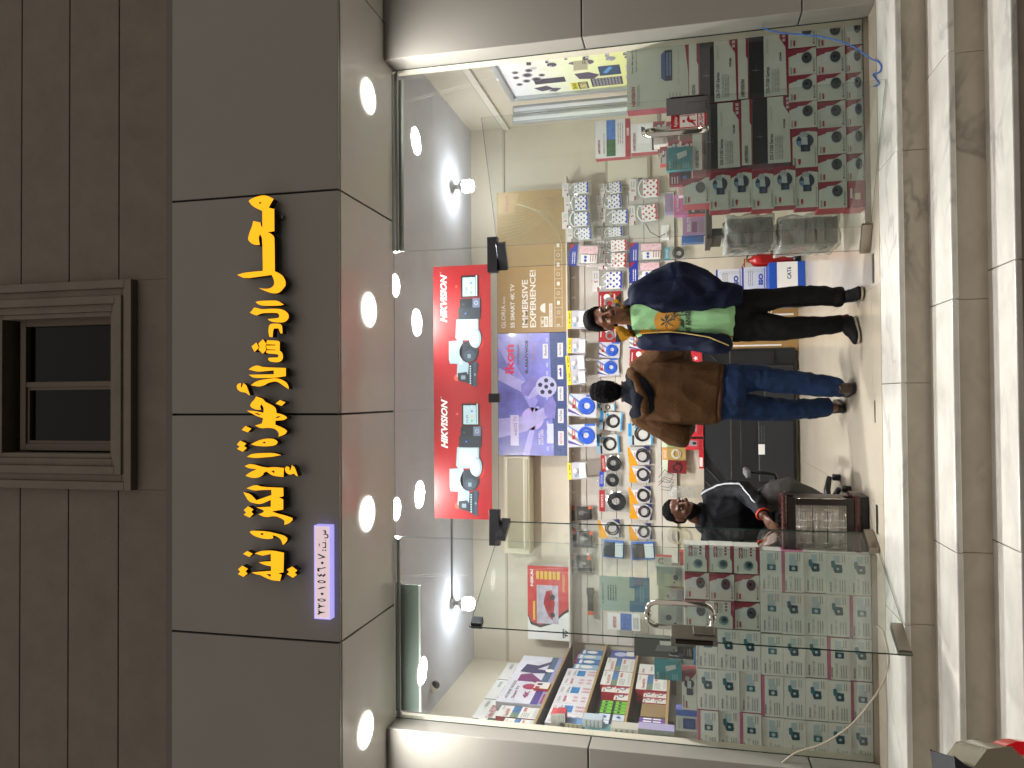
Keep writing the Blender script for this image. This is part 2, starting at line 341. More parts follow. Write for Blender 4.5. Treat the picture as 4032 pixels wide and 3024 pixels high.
# ---------------------------------------------------------------- the yellow lettering
SG = {1: (900,740,300/1244), 2: (900,1100,300/1244), 3: (900,1460,300/1244), 4: (900,1800,300/1659), 5: (900,2020,300/1659), 6: (1180,2050,180/711)}
def sp(rg, pts, Y):
    x0, y0, s = SG[rg]; out = []
    for a, c in pts:
        p = P(x0+a*s, y0+c*s, Y=Y); out.append((p.x, p.z))
    return out
L = [
 [(1,"328,215 360,180 450,145 560,118 640,130 735,180 700,240 655,322 745,345 748,705 640,725 700,750 738,790 750,830 755,1360 830,1395 890,1440 930,1520 932,1580"),(2,"925,110 900,140 850,200 790,230 700,225 600,190 490,140 580,155 660,152 715,125 745,80 745,40"),(1,"740,1500 705,1420 560,1440 270,1480 140,1420 250,1385 400,1368 560,1355 552,830 515,755 492,800 497,860 510,930 440,930 370,905 320,850 320,810 345,720 385,620 402,540 520,565 530,620 552,645 550,375 430,320 370,275")],
 [(2,"440,370 500,352 700,345 800,348 905,412 830,430 560,432 480,405")],
 [(2,"348,542 390,500 415,460 470,468 540,490 700,478 840,482 920,510 975,560 985,620 960,665 910,700 830,705 720,695 660,670 640,648 790,635 825,620 828,580 800,548 700,545 560,550 500,570 460,590 400,570")],
 [(2,"655,780 670,740 710,722 840,725 875,760 880,880 850,885 815,800 745,800 728,830 718,945 665,935 650,860")],
 [(2,"625,995 800,1000 835,1020 835,1165 870,1190 890,1250 880,1310 840,1345 780,1355 670,1340 645,1300 655,1280 800,1275 820,1240 790,1220 640,1210 610,1190 625,1155 765,1160 765,1148 630,1140 610,1100 620,1080 770,1080 765,1065 620,1060")],
 [(2,"375,1095 455,1030 495,1115 425,1185")],
 [(2,"485,1050 560,978 618,1050 600,1100 615,1150 560,1215 490,1150 508,1100")],
 [(2,"328,1470 400,1420 475,1403 570,1435 935,1447 935,1580 770,1605 640,1610 410,1610 330,1558 740,1550 738,1485 500,1508 440,1500")],
 [(3,"365,235 430,185 520,150 740,120 800,125 870,145 940,185 975,240 985,300 920,260 830,195 770,172 700,182 640,200 590,235 500,258 440,250")],
 [(3,"130,260 145,220 180,203 205,205 200,270 215,270 240,200 290,235 310,290 350,400 335,400 280,355 200,345 150,310")],
 [(3,"450,420 560,455 600,510 690,550 760,595 778,640 780,690 870,710 940,745 955,775 900,805 765,815 762,880 860,920 930,955 955,990 930,1030 880,1055 812,1075 825,1030 805,985 740,940 640,930 530,940 430,895 545,860 565,775 450,735 350,680 298,650 420,655 570,685 575,610 540,545 515,580 530,635 450,635 370,600 352,560 380,510 420,475")],
 [(3,"768,535 840,478 930,515 865,573")], [(3,"215,965 275,900 372,945 315,1005")],
 [(3,"135,1205 190,1140 290,1187 250,1230 298,1260 232,1322 138,1275 185,1235")],
 [(3,"365,1200 480,1140 600,1108 720,1108 785,1135 802,1170 780,1205 720,1225 600,1235 450,1225")],
 [(3,"298,1405 370,1360 500,1345 730,1340 860,1375 720,1402 600,1412 440,1425")],
 [(4,"348,195 480,140 810,232 1000,215 1205,235 1195,430 1050,418 930,390 825,310 755,345 765,370 690,430 580,455 480,445 370,405 450,340 620,258 450,245")],
 [(4,"1225,250 1250,205 1300,205 1335,235 1315,260 1340,290 1365,235 1375,175 1440,215 1510,415 1480,410 1420,355 1340,385 1270,355 1235,305")],
 [(4,"390,678 585,600 740,650 1190,668 1195,850 1095,878 1190,920 1190,1140 945,1180 1050,1225 1240,1270 1390,1325 1395,1370 1320,1440 1215,1475 1220,1390 1180,1350 1050,1290 950,1285 860,1305 760,1295 650,1245 745,1210 775,1170 720,1135 605,1095 920,1078 920,930 700,1025 590,1010 440,970 320,762 475,800 605,940 935,825 930,710 720,715 570,730")],
 [(4,"330,1155 425,1070 540,1138 495,1190 540,1240 460,1315 330,1255 385,1205")],
 [(5,"460,415 490,390 560,385 840,400 1060,450 1220,495 1280,550 1275,600 1240,650 1185,695 1165,650 1150,590 1080,520 955,480 975,530 960,555 850,568 700,550 540,490")],
 [(5,"315,888 410,828 525,885 450,955")],
 [(5,"570,880 700,830 850,815 1000,822 1205,865 1195,1290 1080,1310 1155,1345 1120,1480 950,1465 820,1415 680,1345 600,1335 500,1295 700,1275 925,1260 925,1160 780,1130 660,1075 800,1055 922,1052 920,890 800,915 740,930 650,905")],
 [(5,"205,1225 300,1145 420,1215 370,1270 412,1320 325,1390 205,1330 255,1275")],
 [(5,"1270,1230 1385,1165 1497,1250 1440,1300 1490,1345 1400,1410 1268,1330 1320,1285")]]
def parse(t): return [tuple(map(float, q.split(','))) for q in t.split()]
YEL = mat('#ffb010', .4, emit=1.0, nz=.0); YELs = mat('#1c1608', .5); sign = empty('lettering_sign', 'long glowing yellow Arabic lettering standing off the dark fascia panels', 'shop sign')
def chaikin(pts, n=1):
    for _ in range(n):
        o = []
        for i, p in enumerate(pts):
            q = pts[(i+1) % len(pts)]; pr = pts[i-1]
            a = Vector((p[0]-pr[0], p[1]-pr[1])); c = Vector((q[0]-p[0], q[1]-p[1]))
            ang = a.angle(c) if a.length and c.length else 0
            if ang > math.radians(50): o.append(p)
            else: o += [(p[0]-a.x*.22, p[1]-a.y*.22), (p[0]+c.x*.22, p[1]+c.y*.22)]
        pts = o
    return pts
letters = []
for lt in L:
    pts = []
    for rg, t in lt: pts += sp(rg, parse(t), -.905)
    b = MB(); b.ext(chaikin(pts), -.905, -.858, YEL, YELs); letters.append(b.build('letter', sign))
HOLE = mat('#4b4642', .5)
for rg, t, k in ((3,"545,1180 580,1155 602,1165 602,1187",14),(3,"410,690 470,690 540,722 480,718",10),(3,"755,775 800,742 852,742 810,770",10),(4,"920,300 1000,290 990,355",16),(5,"690,458 710,438 745,438 762,458 745,480 710,480",20),(5,"815,1330 925,1335 905,1395",22),(1,"490,245 505,228 545,240 505,260",0)):
    b = MB(); b.poly(sp(rg, parse(t), -.907), HOLE, 1, -.905); b.build('counter', letters[k])
for k, x in enumerate((-1.0, -.2, .5, 1.05)):
    b = MB(); b.box(x, x+.02, -.86, -.831, 3.36, 3.4, STEEL); b.build('standoff', sign)
# small lightbox with the registration number
sb = empty('number_lightbox', 'small backlit pinkish-white box sign with violet edge and dark Arabic digits under the yellow lettering', 'light box')
c0 = P(1237, 2068, Y=-.88); c1 = P(1302, 2440, Y=-.88); X0, X1, Z0, Z1 = c1.x, c0.x, c1.z, c0.z
b = MB(); b.box(X0+.0045, X1-.0045, -.879, -.831, Z0+.0045, Z1-.0045, mat('#ead2d6', .5, emit=.60, key='lb')); b.build('lit_panel', sb)
b = MB(); frame(b, X0, X1, Z0, Z1, .0045, -.884, -.8311, mat('#a9a2f2', .4, emit=.85, key='lbf'), .001); b.build('edge_trim', sb)
DG = mat('#3a2a52', .5); b = MB()
for t in ("350,148 410,152 412,205 440,215 452,240 440,270 400,278 375,262 420,262 435,240 415,222 405,218 355,218 395,200 395,185 360,182 395,172",
 "340,345 375,335 412,338 410,425 340,425 395,405 398,352","300,355 320,366 300,378 294,366","300,380 320,391 300,402 294,391","400,300 409,308 400,316 391,308","362,447 376,461 362,475 348,461","400,447 414,461 400,475 386,461",
 "275,520 300,518 405,565 400,572 275,602 300,585 360,565 290,535","352,632 378,657 352,682 326,657","400,720 405,735 300,760 315,790 275,790 275,735 330,740",
 "275,822 300,850 335,825 358,852 395,820 405,845 370,878 340,855 310,875 275,842","275,1065 330,1035 405,1030 400,1042 300,1068","348,1115 376,1138 352,1162 322,1138",
 "272,1285 298,1290 312,1283 305,1302 320,1318 405,1330 325,1345 300,1366 275,1357 302,1335 282,1322 300,1306","272,1380 298,1385 312,1378 305,1397 320,1412 405,1426 325,1441 300,1463 272,1452 302,1430 282,1417 300,1401"):
    b.poly(sp(6, parse(t), -.88), DG, 1, -.88)
for cy in (950, 1235):
    p = sp(6, [(342, cy)], -.88)[0]; q = sp(6, [(342-66, cy)], -.88)[0]; kz = abs(q[1]-p[1]); b.ring(p[0], p[1], .0045, .0082, DG, 1, 20, -.88, kz/.0082)
b.build('digits', sb)

# ================================================================ SHOP GLASS
GL = glass_mat(refl=1.25, dirt=.007); EDGE = mat('#123b33', .15, spec=.6)
def pane(b, w, h, t=.01):
    """pane in local x(0..w) z(0..h); clear faces, dark green cut edges"""
    b.add([(0,0,0),(w,0,0),(w,0,h),(0,0,h)], [(0,1,2,3)], GL); b.add([(0,t,0),(w,t,0),(w,t,h),(0,t,h)], [(3,2,1,0)], GL)
    b.add([(0,0,0),(w,0,0),(w,t,0),(0,t,0),(0,0,h),(w,0,h),(w,t,h),(0,t,h)], [(0,1,2,3),(4,5,6,7),(0,4,7,3),(1,2,6,5)], EDGE)
def fixed(name, x0, x1, z0, z1, lab):
    e = empty(name, lab, 'glass pane', None, (x0, 0, z0)); b = MB(); pane(b, x1-x0, z1-z0); b.build('glass', e); return e
e = fixed('shop_window', -2.163, -.945, .028, 3.018, 'tall fixed glass pane left of the shop doorway, in front of the white camera boxes')
b = MB(); b.bbox(0, 1.22, -.012, .022, -.028, .0, STEEL, .002); b.build('floor_channel', e)
b = MB(); b.bbox(0, 1.20, .02, .04, 2.965, 2.989, mat('#c9cac8', .4), .002); b.build('head_channel', e)
e = fixed('shop_window', 1.0, 2.247, .028, 3.018, 'tall fixed glass pane right of the shop doorway, in front of the recorder boxes')
b = MB(); b.bbox(0, 1.245, -.012, .022, -.028, .0, STEEL, .002); b.build('floor_channel', e)
b = MB(); b.bbox(0, 1.24, .02, .04, 2.965, 2.989, mat('#c9cac8', .4), .002); b.build('head_channel', e)
e = fixed('transom_window', -.94, .995, 2.29, 3.018, 'wide glass pane over the doorway with black clamps along its lower edge')
for x0, x1 in ((-.035, .20), (1.765, 2.00)):
    b = MB(); b.bbox(x0, x1, -.02, .028, -.008, .062, BLK, .003); b.build('clamp', e)
b = MB(); b.bbox(.905, .965, -.02, .028, -.012, .06, BLK, .003); b.build('strike_box', e)
# door leaves (local x from the hinge to the free edge)
def handle(sgn):
    b = MB(); pth = []; x = .0; z0, z1, r, dp = 0, .345, .055, .085
    for k in range(9):
        a = PI/2*k/8; pth.append((0, -(dp-r+r*math.sin(a)), r-r*math.cos(a)))
    for k in range(9):
        a = PI/2*k/8; pth.append((0, -(dp-r+r*math.cos(a)), z1-r+r*math.sin(a)))
    b.tube([(0, 0, 0)] + pth + [(0, 0, z1)], .0148, CHROME, 14)
    b.tube([(0, .01+0, 0)] + [(0, .01-p[1], p[2]) for p in pth] + [(0, .01, z1)], .0148, CHROME, 14)
    for z in (0, z1): b.lathe([(.001,-.006),(.019,-.006),(.019,.016),(.001,.016)], CHROME, 16, (0, 0, z), 'y')
    return b
def leaf(lab, hx, hy, ang, w, side, extra):
    e = empty('door_leaf', lab, 'glass door', 'open glass door leaves', (hx, hy, .008), ang)
    b = MB(); pane(b, w, 2.268); b.build('glass', e)
    b = MB(); b.bbox(-.015, .16, -.012, .022, -.004, .05, STEEL, .002); b.build('bottom_patch', e)
    b = MB(); b.bbox(-.015, .17, -.014, .024, 2.215, 2.275, mat('#3f4246', .2, .8), .002); b.build('top_patch', e)
    LC = mat('#77787a', .10, 1.0) if side > 0 else mat('#8f8c86', .32, 1.0, bump=.05, bscale=200)
    b = MB(); b.bbox(w-.085, w+.006, -.02, .03, .925, 1.165, LC, .003); b.bbox(w-.072, w-.02, -.03, .04, .94, 1.05, LC, .004); b.bbox(w+.006, w+.012, -.008, .018, .95, 1.14, mat('#332e28', .3, .8), .001); b.build('lock_case', e)
    h = handle(1); o = h.build('pull_handle', e); o.location = (w-.175, 0, .945)
    extra(b, e, w); return e
RED = mat('#b01420', .45)
def exr(b, e, w):
    b = MB(); b.M = Matrix.Translation((w-.182+.018, -.0, .94)); x0, x1 = 0.0, .082; st = b
    W_ = mat('#e2dcd6', .45); b.rect(x0, 0, x1, .20, RED, 1); b.rect(.006, .052, .076, .150, W_, 2); b.rect(.006, .012, .076, .045, W_, 2)
    b.txt('PUSH', .010, .017, .072, .040, RED, 3, bold=.02); b.txt('fujistar', .012, .158, .072, .185, W_, 3, bold=.015)
    b.disc(.040, .128, .008, RED, 3); b.rect(.068, .062, .071, .142, RED, 3); b.poly([(.066,.105),(.045,.112),(.032,.100),(.028,.083),(.040,.078),(.044,.092),(.066,.098)], RED, 3)
    b.poly([(.030,.088),(.018,.072),(.008,.062),(.013,.058),(.026,.068),(.040,.080)], RED, 3); b.poly([(.040,.086),(.034,.070),(.038,.058),(.044,.060),(.041,.072),(.048,.084)], RED, 3); b.build('push_sticker', e)
def exl(b, e, w):
    b = MB(); b.bbox(w-.19, w-.01, -.016, .026, .004, .062, STEEL, .002); b.bbox(w-.13, w-.05, -.024, -.0165, .02, .05, CHROME, .003); b.build('bottom_lock', e)
    b = MB(); b.bbox(w-.06, w-.008, -.016, .026, 2.20, 2.262, mat('#3f4246', .2, .8), .002); b.lathe([(.001,-.03),(.012,-.03),(.012,-.016),(.001,-.016)], STEEL, 16, (w-.034, 0, 2.23), 'y'); b.build('corner_clamp', e)
leaf('right glass door leaf swung out almost flat, with a red PUSH sticker and chrome handle', .86, .03, math.atan2(-.454, .85), .955, 1, exr)
leaf('left glass door leaf standing open towards the steps, with a looped chrome handle', -.83, .05, math.atan2(-.795, -.46), .915, -1, exl)
for x, lab in ((.74, 'right'), (-.73, 'left')):
    b = MB(); b.bbox(x-.085, x+.085, -.06, -.015, -.002, .0025, mat('#3b3836', .3, .7), .001); tag(b.build('floor_hinge_plate'), 'dark metal floor plate of the door closer at the %s side of the threshold' % lab, 'floor plate', 'door closer plates in the threshold')
b = MB(); b.bbox(-.165, -.035, -.035, -.02, -.002, .003, mat('#3b3836', .3, .7), .001); tag(b.build('floor_lock_slot'), 'small dark slot plate in the middle of the threshold', 'lock plate')
# ---------------------------------------------------------------- roller blinds with bead chains
BL = mat('#7f8c84', .7); BR = mat('#a9acad', .5)
def blind(x0, x1, zb, lab, chain, tagp=None):
    e = empty('roller_blind', lab, 'roller blind', None, (0, .09, 0)); b = MB()
    b.lathe([(.001,x0),(.022,x0),(.022,x1),(.001,x1)], BR, 16, (0,0,3.03), 'x'); b.build('roller', e)
    b = MB(); b.box(x0+.01, x1-.01, -.021, -.018, zb, 3.03, BL); b.build('fabric', e)
    b = MB(); b.bbox(x0+.01, x1-.01, -.028, -.012, zb-.018, zb, mat('#dcdcd8', .4), .003); b.build('bottom_bar', e)
    b = MB(); pt = [Vector(p) for p in chain]; acc = 0
    for i in range(len(pt)-1):
        n = max(1, int((pt[i+1]-pt[i]).length/.011))
        for k in range(n):
            c = pt[i].lerp(pt[i+1], k/n); r = .0026
            b.add([c+Vector(d)*r for d in ((1,0,0),(0,1,0),(-1,0,0),(0,-1,0),(0,0,1),(0,0,-1))], [(0,1,4),(1,2,4),(2,3,4),(3,0,4),(1,0,5),(2,1,5),(3,2,5),(0,3,5)], mat('#c9c9c2', .4), True)
    b.build('bead_chain', e)
    return e
def loop(x, xo, zt, zl, w=.02): return [(x, 0, zt), (x+xo, 0, zl+.08), (x+xo+w*.3, 0, zl+.02), (x+xo+w, 0, zl), (x+xo+w*1.6, 0, zl+.03), (x+xo+w*1.5, 0, zl+.1), (x+.012, 0, zt)]
c = P(2374, 2235, Y=.09); e = blind(-2.15, -1.27, 2.875, 'dark green roller blind let down a little behind the left glass, white bead chain', loop(-1.24, c.x+1.24-.03, 3.03, c.z))
c = P(2374, 220, Y=.09); e = blind(1.0, 2.22, 2.985, 'roller blind rolled right up behind the right glass, bead chain with a paper tag', loop(2.05, c.x-2.05, 3.03, c.z))
b = MB(); q = P(2280, 235, Y=.08); b.box(q.x-.035, q.x+.03, .07, .085, q.z-.045, q.z+.05, mat('#d8d2bb', .5)); b.lines(q.x-.028, q.z-.04, q.x+.02, q.z-.02, BLK, 2, 1, 4); b.M = Matrix(); b.build('paper_tag', e); e.children[-1].location.y = -.09
# ---------------------------------------------------------------- red banner on the transom
BN = empty('camera_banner', 'glossy red double banner with white lettering and camera pictures over the doorway', 'banner', None, (0, .04, 0))
bx0, bx1, bz0, bz1 = -.815, .89, 2.345, 2.748; MID = .045
b = MB(); RB = mat('#a3101c', .3, nz=.03, key='banner'); b.box(bx0, bx1, 0, .004, bz0, bz1, RB); b.build('sheet', BN)
WH = mat('#c3ced6', .35); GR = mat('#7d8d98', .4); LG = mat('#9fb3c0', .4); NV = mat('#232c3b', .35); N2 = mat('#3a4658', .35); SC = mat('#b4cbd8', .3)
def cams(b, x, z, s):
    def X(a): return x + (1650-a)*s*0 + a*s
    # picture in a local frame: u right, w up, unit = banner height
    def R_(u0,w0,u1,w1,m,l): b.rect(x+u0*s, z+w0*s, x+u1*s, z+w1*s, m, l)
    def Po(pts,m,l): b.poly([(x+u*s, z+w*s) for u,w in pts], m, l)
    b.disc(x+.28*s, z+.62*s, .055*s, mat('#e2543f', .3), 1); b.disc(x+.9*s, z+.3*s, .17*s, mat('#cf2a22', .3), 1); b.disc(x+1.88*s, z+.62*s, .022*s, mat('#e2543f', .3), 1)
    Po([(.12,.30),(.52,.22),(.56,.27),(.50,.42),(.20,.46)], NV, 2); R_(.12,.26,.56,.32,N2,3); b.disc(x+.33*s, z+.29*s, .02*s, GR, 4)
    for k in range(8): R_(.17+k*.042,.36,.195+k*.042,.385,SC,4)
    Po([(.24,.52),(.30,.62),(.62,.60),(.64,.44),(.50,.40),(.26,.42)], LG, 5); Po([(.20,.50),(.24,.60),(.36,.60),(.38,.44),(.30,.40),(.21,.42)], NV, 6); R_(.25,.46,.32,.54,GR,7)
    Po([(.52,.50),(.53,.74),(.60,.76),(.92,.76),(.94,.50)], LG, 7); R_(.51,.52,.95,.56,WH,8); b.disc(x+.73*s, z+.40*s, .19*s, NV, 8, .17*s); b.disc(x+.66*s, z+.38*s, .10*s, N2, 9, .11*s); R_(.62,.36,.69,.42,GR,10)
    Po([(.94,.22),(.93,.60),(.98,.64),(1.30,.62),(1.33,.24),(1.28,.22)], LG, 6); Po([(.98,.24),(.97,.58),(1.28,.58),(1.29,.25)], WH, 7); b.disc(x+.96*s, z+.27*s, .17*s, LG, 9, .10*s); b.disc(x+.96*s, z+.30*s, .15*s, WH, 10, .09*s)
    R_(1.30,.19,1.50,.58,NV,10); b.disc(x+1.40*s, z+.45*s, .012*s, mat('#5a78ff', .3, emit=.4), 12); R_(1.50,.19,1.66,.55,mat('#1a202c', .3),10); R_(1.50,.19,1.66,.32,mat('#6a7392', .4),11); b.ring(x+1.58*s, z+.255*s, .026*s, .034*s, WH, 12); b.disc(x+1.56*s, z+.49*s, .022*s, N2, 11)
    Po([(1.68,.23),(1.68,.53),(2.06,.53),(2.06,.23)], BLK, 10); R_(1.70,.27,2.03,.50,SC,11); R_(1.70,.235,2.06,.262,WH,11)
    for k, c in enumerate(('#5fc36a','#f2c14b','#5b77c9','#c9d6df')): b.disc(x+(1.76+k*.085)*s, z+.345*s, .018*s, mat(c, .4), 12)
    b.txt('19:49', x+1.73*s, z+.41*s, x+1.86*s, z+.45*s, N2, 12)
W2 = (MID-bx0, bx1-MID)
for k, x0 in enumerate((bx0, MID)):
    b = MB(); w = (MID-bx0) if k == 0 else (bx1-MID)
    cams(b, x0-.02, bz0, .385); b.txt('HIKVISION', x0+.55*w, bz0+.305, x0+.935*w, bz0+.352, mat('#f4f1ee', .4), 3, .32, .035); b.ring(x0+.95*w, bz0+.35, .003, .0045, WH, 3); b.build('print', BN)
b = MB(); b.box(MID-.002, MID+.001, -.0008, .0, bz0, bz1, mat('#8d0c16', .4)); b.build('fold', BN)

# ================================================================ BOXES BEHIND THE GLASS
CW = mat('#dfe1da', .42, nz=.03, nscale=5); CG = mat('#d0d4ca', .42, nz=.03, nscale=5); MRN = mat('#8e1734', .4); RDB = mat('#9c2434', .4, nz=.04); TEAL = mat('#1d4a5a', .4); TEA2 = mat('#2f6d7c', .4)
LBL = mat('#b3c6ca', .45); TXG = mat('#949b97', .5); TXD = mat('#33383a', .5); PNK = mat('#c2628c', .45); DKR = mat('#15181d', .35); NVY = mat('#1d2b45', .35); LENS = mat('#0b0d10', .12); GREYC = mat('#a9b4b4', .4); SKY = mat('#4e8fc4', .4)
def shell(W_, H, D, front, side, top=None, off=0): b = MB(); b.box(0, W_, 0, D, 0, H, front, side, top or side); return b
def turbo(v):
    W_, H, D = .252, .127, .125; b = shell(W_, H, D, CW, mat('#d6d6cf', .45) if v != 2 else PNK)
    if v == 2: b.rect(0, H-.018, W_, H, mat('#b76a86', .45), 1)
    if v == 3: b.rect(0, 0, .03, H, LBL, 1)
    b.txt('HIKVISION' if v != 1 else 'VISION', .012, .098, .075, .108, TXD, 2, .3, .02); b.txt('TURBO HD', .014, .070, .10, .083, TXG, 2, bold=.01)
    b.lines(.014, .02, .09, .055, TXG, 3, 2, v+3); b.rect(.19, .05, .235, .085, LBL, 1); b.lines(.195, .02, .24, .04, TXG, 2, 2, v+9)
    if v in (0, 3):
        b.poly([(.130,.038),(.178,.038),(.182,.078),(.15,.088),(.128,.078)], TEAL, 2); b.poly([(.15,.08),(.178,.074),(.205,.083),(.200,.100),(.165,.098)], TEA2, 3); b.disc(.154, .062, .008, LBL, 4); b.poly([(.140,.036),(.152,.036),(.152,.046),(.137,.046)], TEAL, 3)
    else:
        b.poly([(.130,.035),(.165,.035),(.170,.085),(.13,.085)], TEA2 if v == 1 else TEAL, 2); b.rect(.165, .04, .20, .082, LBL, 2); b.disc(.148, .060, .011, LBL, 4)
    return b.mesh()
def dome(v=0):
    W_, H, D = .164, .163, .16; b = shell(W_, H-.001, D, CG, MRN if v else RDB)
    b.poly([(.115,H),(W_,H),(W_,.02),(.145,.055),(.118,.10),(.128,.125)], MRN, 1)
    b.poly([(.068,.070),(.138,.066),(.136,.112),(.115,.125),(.085,.125),(.070,.112)], mat('#ced6d6', .35), 2); b.disc(.103, .055, .035, DKR, 3, .030); b.disc(.103, .056, .021, mat('#3a4650', .2), 4); b.disc(.108, .060, .009, LENS, 5); b.ring(.103, .055, .034, .039, GREYC, 4, 22, 0, .86)
    b.txt('HIKVISION', .008, .142, .052, .151, TXD, 2, .3, .02); b.poly([(.014,.122),(.045,.122),(.048,.128),(.045,.134),(.014,.134),(.010,.128)], mat('#a8243a', .4), 2)
    b.lines(.012, .01, .10, .02, TXG, 1, 2, 5); b.disc(.02, .015, .005, MRN, 3); return b.mesh()
def bulletb(v=0):
    W_, H, D = .245, .128, .125; b = shell(W_, H, D, CG, RDB if v else MRN)
    b.poly([(.19,H),(W_,H),(W_,0),(.215,.0),(.225,.05)], MRN, 1); b.disc(.165, .064, .045, mat('#26344a', .3), 2); b.poly([(.13,.094),(.165,.108),(.165,.07),(.12,.07)], mat('#6a93b8', .4), 3)
    b.disc(.20, .072, .022, GREYC, 4); b.poly([(.125,.048),(.185,.052),(.19,.082),(.125,.082)], mat('#c4cdd0', .35), 5); b.poly([(.098,.038),(.138,.038),(.142,.086),(.098,.086)], NVY, 6); b.rect(.104, .050, .130, .068, mat('#3e4f6c', .3), 7)
    b.txt('HIKVISION', .008, .112, .062, .122, TXD, 2, .3, .02); b.poly([(.030,.086),(.052,.086),(.055,.093),(.052,.100),(.030,.100),(.014,.093)], mat('#a8243a', .4), 2); b.lines(.01, .008, .12, .016, TXG, 1, 2, 8)
    return b.mesh()
def h265(v=0):
    W_, H, D = .168, .150, .15; b = shell(W_, H, D, CG, mat('#d9d9d2', .45)); A = mat('#8e2340', .4)
    b.poly([(0,0),(W_,0),(W_,.022),(.09,.022),(.07,.012),(0,.012)], A, 1); b.rect(.095, .100, .16, .122, A, 2); b.txt('H.265+', .099, .104, .156, .118, CW, 3, bold=.02)
    b.lines(.1, .075, .155, .09, TXG, 2, 2, 4); b.disc(.115, .05, .007, A, 2); b.disc(.135, .05, .007, A, 2); b.disc(.155, .05, .007, A, 2)
    b.disc(.055, .062, .022, mat('#28505a', .3), 3); b.disc(.050, .066, .030, mat('#7f9a9a', .4), 2); b.disc(.057, .060, .009, LENS, 4); b.txt('HIKVISION', .008, .125, .05, .134, TXD, 2, .3, .02); return b.mesh()
def dvr():
    W_, H, D = .415, .300, .30; b = shell(W_, H, D, CG, MRN)
    b.rect(0, .145, W_, .235, DKR, 1); b.rect(.17, .175, .175, .215, mat('#5d6468', .4), 2); b.rect(.15, .19, .21, .192, mat('#5d6468', .4), 2)
    b.poly([(0,0),(W_,0),(W_,.05),(.36,.05),(.30,.016),(.0,.010)], MRN, 1); b.rect(0, .236, W_, .242, MRN, 1); b.poly([(.25,.242),(W_,.242),(W_,.252),(.27,.252)], MRN, 2)
    b.txt('HIKVISION', .012, .262, .125, .284, TXD, 2, .3, .03); b.txt('DS-7100 Series', .022, .112, .185, .134, TXD, 2, bold=.02); b.lines(.022, .055, .17, .10, TXG, 5, 2, 3); b.txt('HDMI', .215, .040, .27, .052, TXD, 2, bold=.03)
    for k in range(3): b.rect(.335+k*.026, .016, .353+k*.026, .034, mat('#c9b8bd', .4), 3)
    b.txt('Embedded DVR', .27, .118, .36, .128, TXG, 2); return b.mesh()
def switchb():
    W_, H, D = .450, .395, .1; b = shell(W_, H, D, mat('#c3c9bb', .42, nz=.03), MRN, MRN)
    b.poly([(.17,.105),(.37,.105),(.37,.150),(.17,.150)], mat('#10243f', .3), 2); b.poly([(.17,.150),(.37,.150),(.345,.175),(.19,.175)], mat('#24508a', .3), 2)
    for k in range(12):
        b.rect(.205+k*.0125, .112, .214+k*.0125, .124, mat('#5f83ab', .3), 3); b.rect(.205+k*.0125, .130, .214+k*.0125, .142, mat('#5f83ab', .3), 3)
    b.txt('HIKVISION', .02, .342, .155, .366, mat('#a11d33', .4), 2, .3, .03); b.txt('Smart Managed Switch', .24, .350, .43, .364, TXD, 2, bold=.01); b.lines(.25, .33, .40, .338, TXG, 1, 2, 2); b.lines(.02, .315, .16, .33, TXG, 2, 2, 5)
    for k in range(4): b.lines(.03, .12-k*.022, .09, .128-k*.022, TXG, 1, 2, k)
    b.txt('Smart   Secure   Managed', .14, .06, .36, .072, TXG, 2); b.poly([(0,0),(W_,0),(W_,.03),(.2,.004),(0,.004)], MRN, 1); return b.mesh()
TB = [turbo(k) for k in range(4)]; DM = dome(); DM1 = dome(1); BB = [bulletb(0), bulletb(1)]; HB = h265(); DV = dvr(); SWB = switchb()
ORD = ['bottom', 'second', 'third', 'fourth', 'fifth', 'sixth', 'seventh', 'eighth']
NTH = ['nearest the doorway', 'second from the doorway', 'third from the doorway', 'fourth from the doorway', 'against the left pillar']
G1 = 'white camera boxes stacked behind the left glass'
VAR = [[0,2,0,2,0],[0,0,2,0,3],[0,1,0,0,1],[2,0,0,0,0],[1,1,1,2,1]]
VD = ['dark bullet camera picture', 'teal capsule picture', 'mauve upper band', 'pale blue left band']
XL = [-.957, -1.214, -1.472, -1.730, -1.986]
def jit(a=.003): return random.uniform(-a, a)
for r in range(5):
    for c in range(5):
        v = VAR[r][c]; x = XL[c]-.254; z = .004 + .1285*r if r else .004
        place('camera_box', TB[v], (x+jit(.002), .10+jit(.006), z), 'white camera box with %s, %s row of the left stack, %s' % (VD[v], ORD[r], NTH[c]), 'box', G1, (0, 0, jit(.012)))
for r in range(3):
    for c in range(3):
        v = (0, 1, 2, 0, 0, 3, 1, 0, 2)[r*3+c]; x = (-1.462, -1.717, -1.973)[c]-.254
        place('camera_box', TB[v], (x+jit(.002), .10+jit(.006), .648+.1285*r), 'white camera box with %s, %s row of the left stack, %s' % (VD[v], ORD[5+r], ('third from the doorway','fourth from the doorway','against the left pillar')[c]), 'box', G1, (0, 0, jit(.012)))
G2 = 'square maroon and white camera boxes on the left stack'
for r in range(3):
    for c in range(3):
        x = (-.943, -1.116, -1.290)[c]-.168; me = HB if c == 0 or (c == 2 and r == 1) else DM
        lab = 'grey box with a maroon H.265+ label' if me is HB else 'grey and maroon box with a dome camera picture'
        place('camera_box', me, (x, .10+jit(.005), .648+.1525*r + (.0)), '%s, %s row of the left stack, %s' % (lab, ('sixth','seventh','eighth')[r], NTH[c]), 'box', G2, (0, 0, jit(.01)), (1, 1, 1) if me is HB else (1.0, 1, .92))
G3 = 'dome camera boxes stacked behind the right glass'
PL = ['against the right pillar', 'second from the right pillar', 'third from the right pillar', 'fourth from the right pillar', 'fifth from the right pillar', 'sixth from the right pillar', 'nearest the doorway']
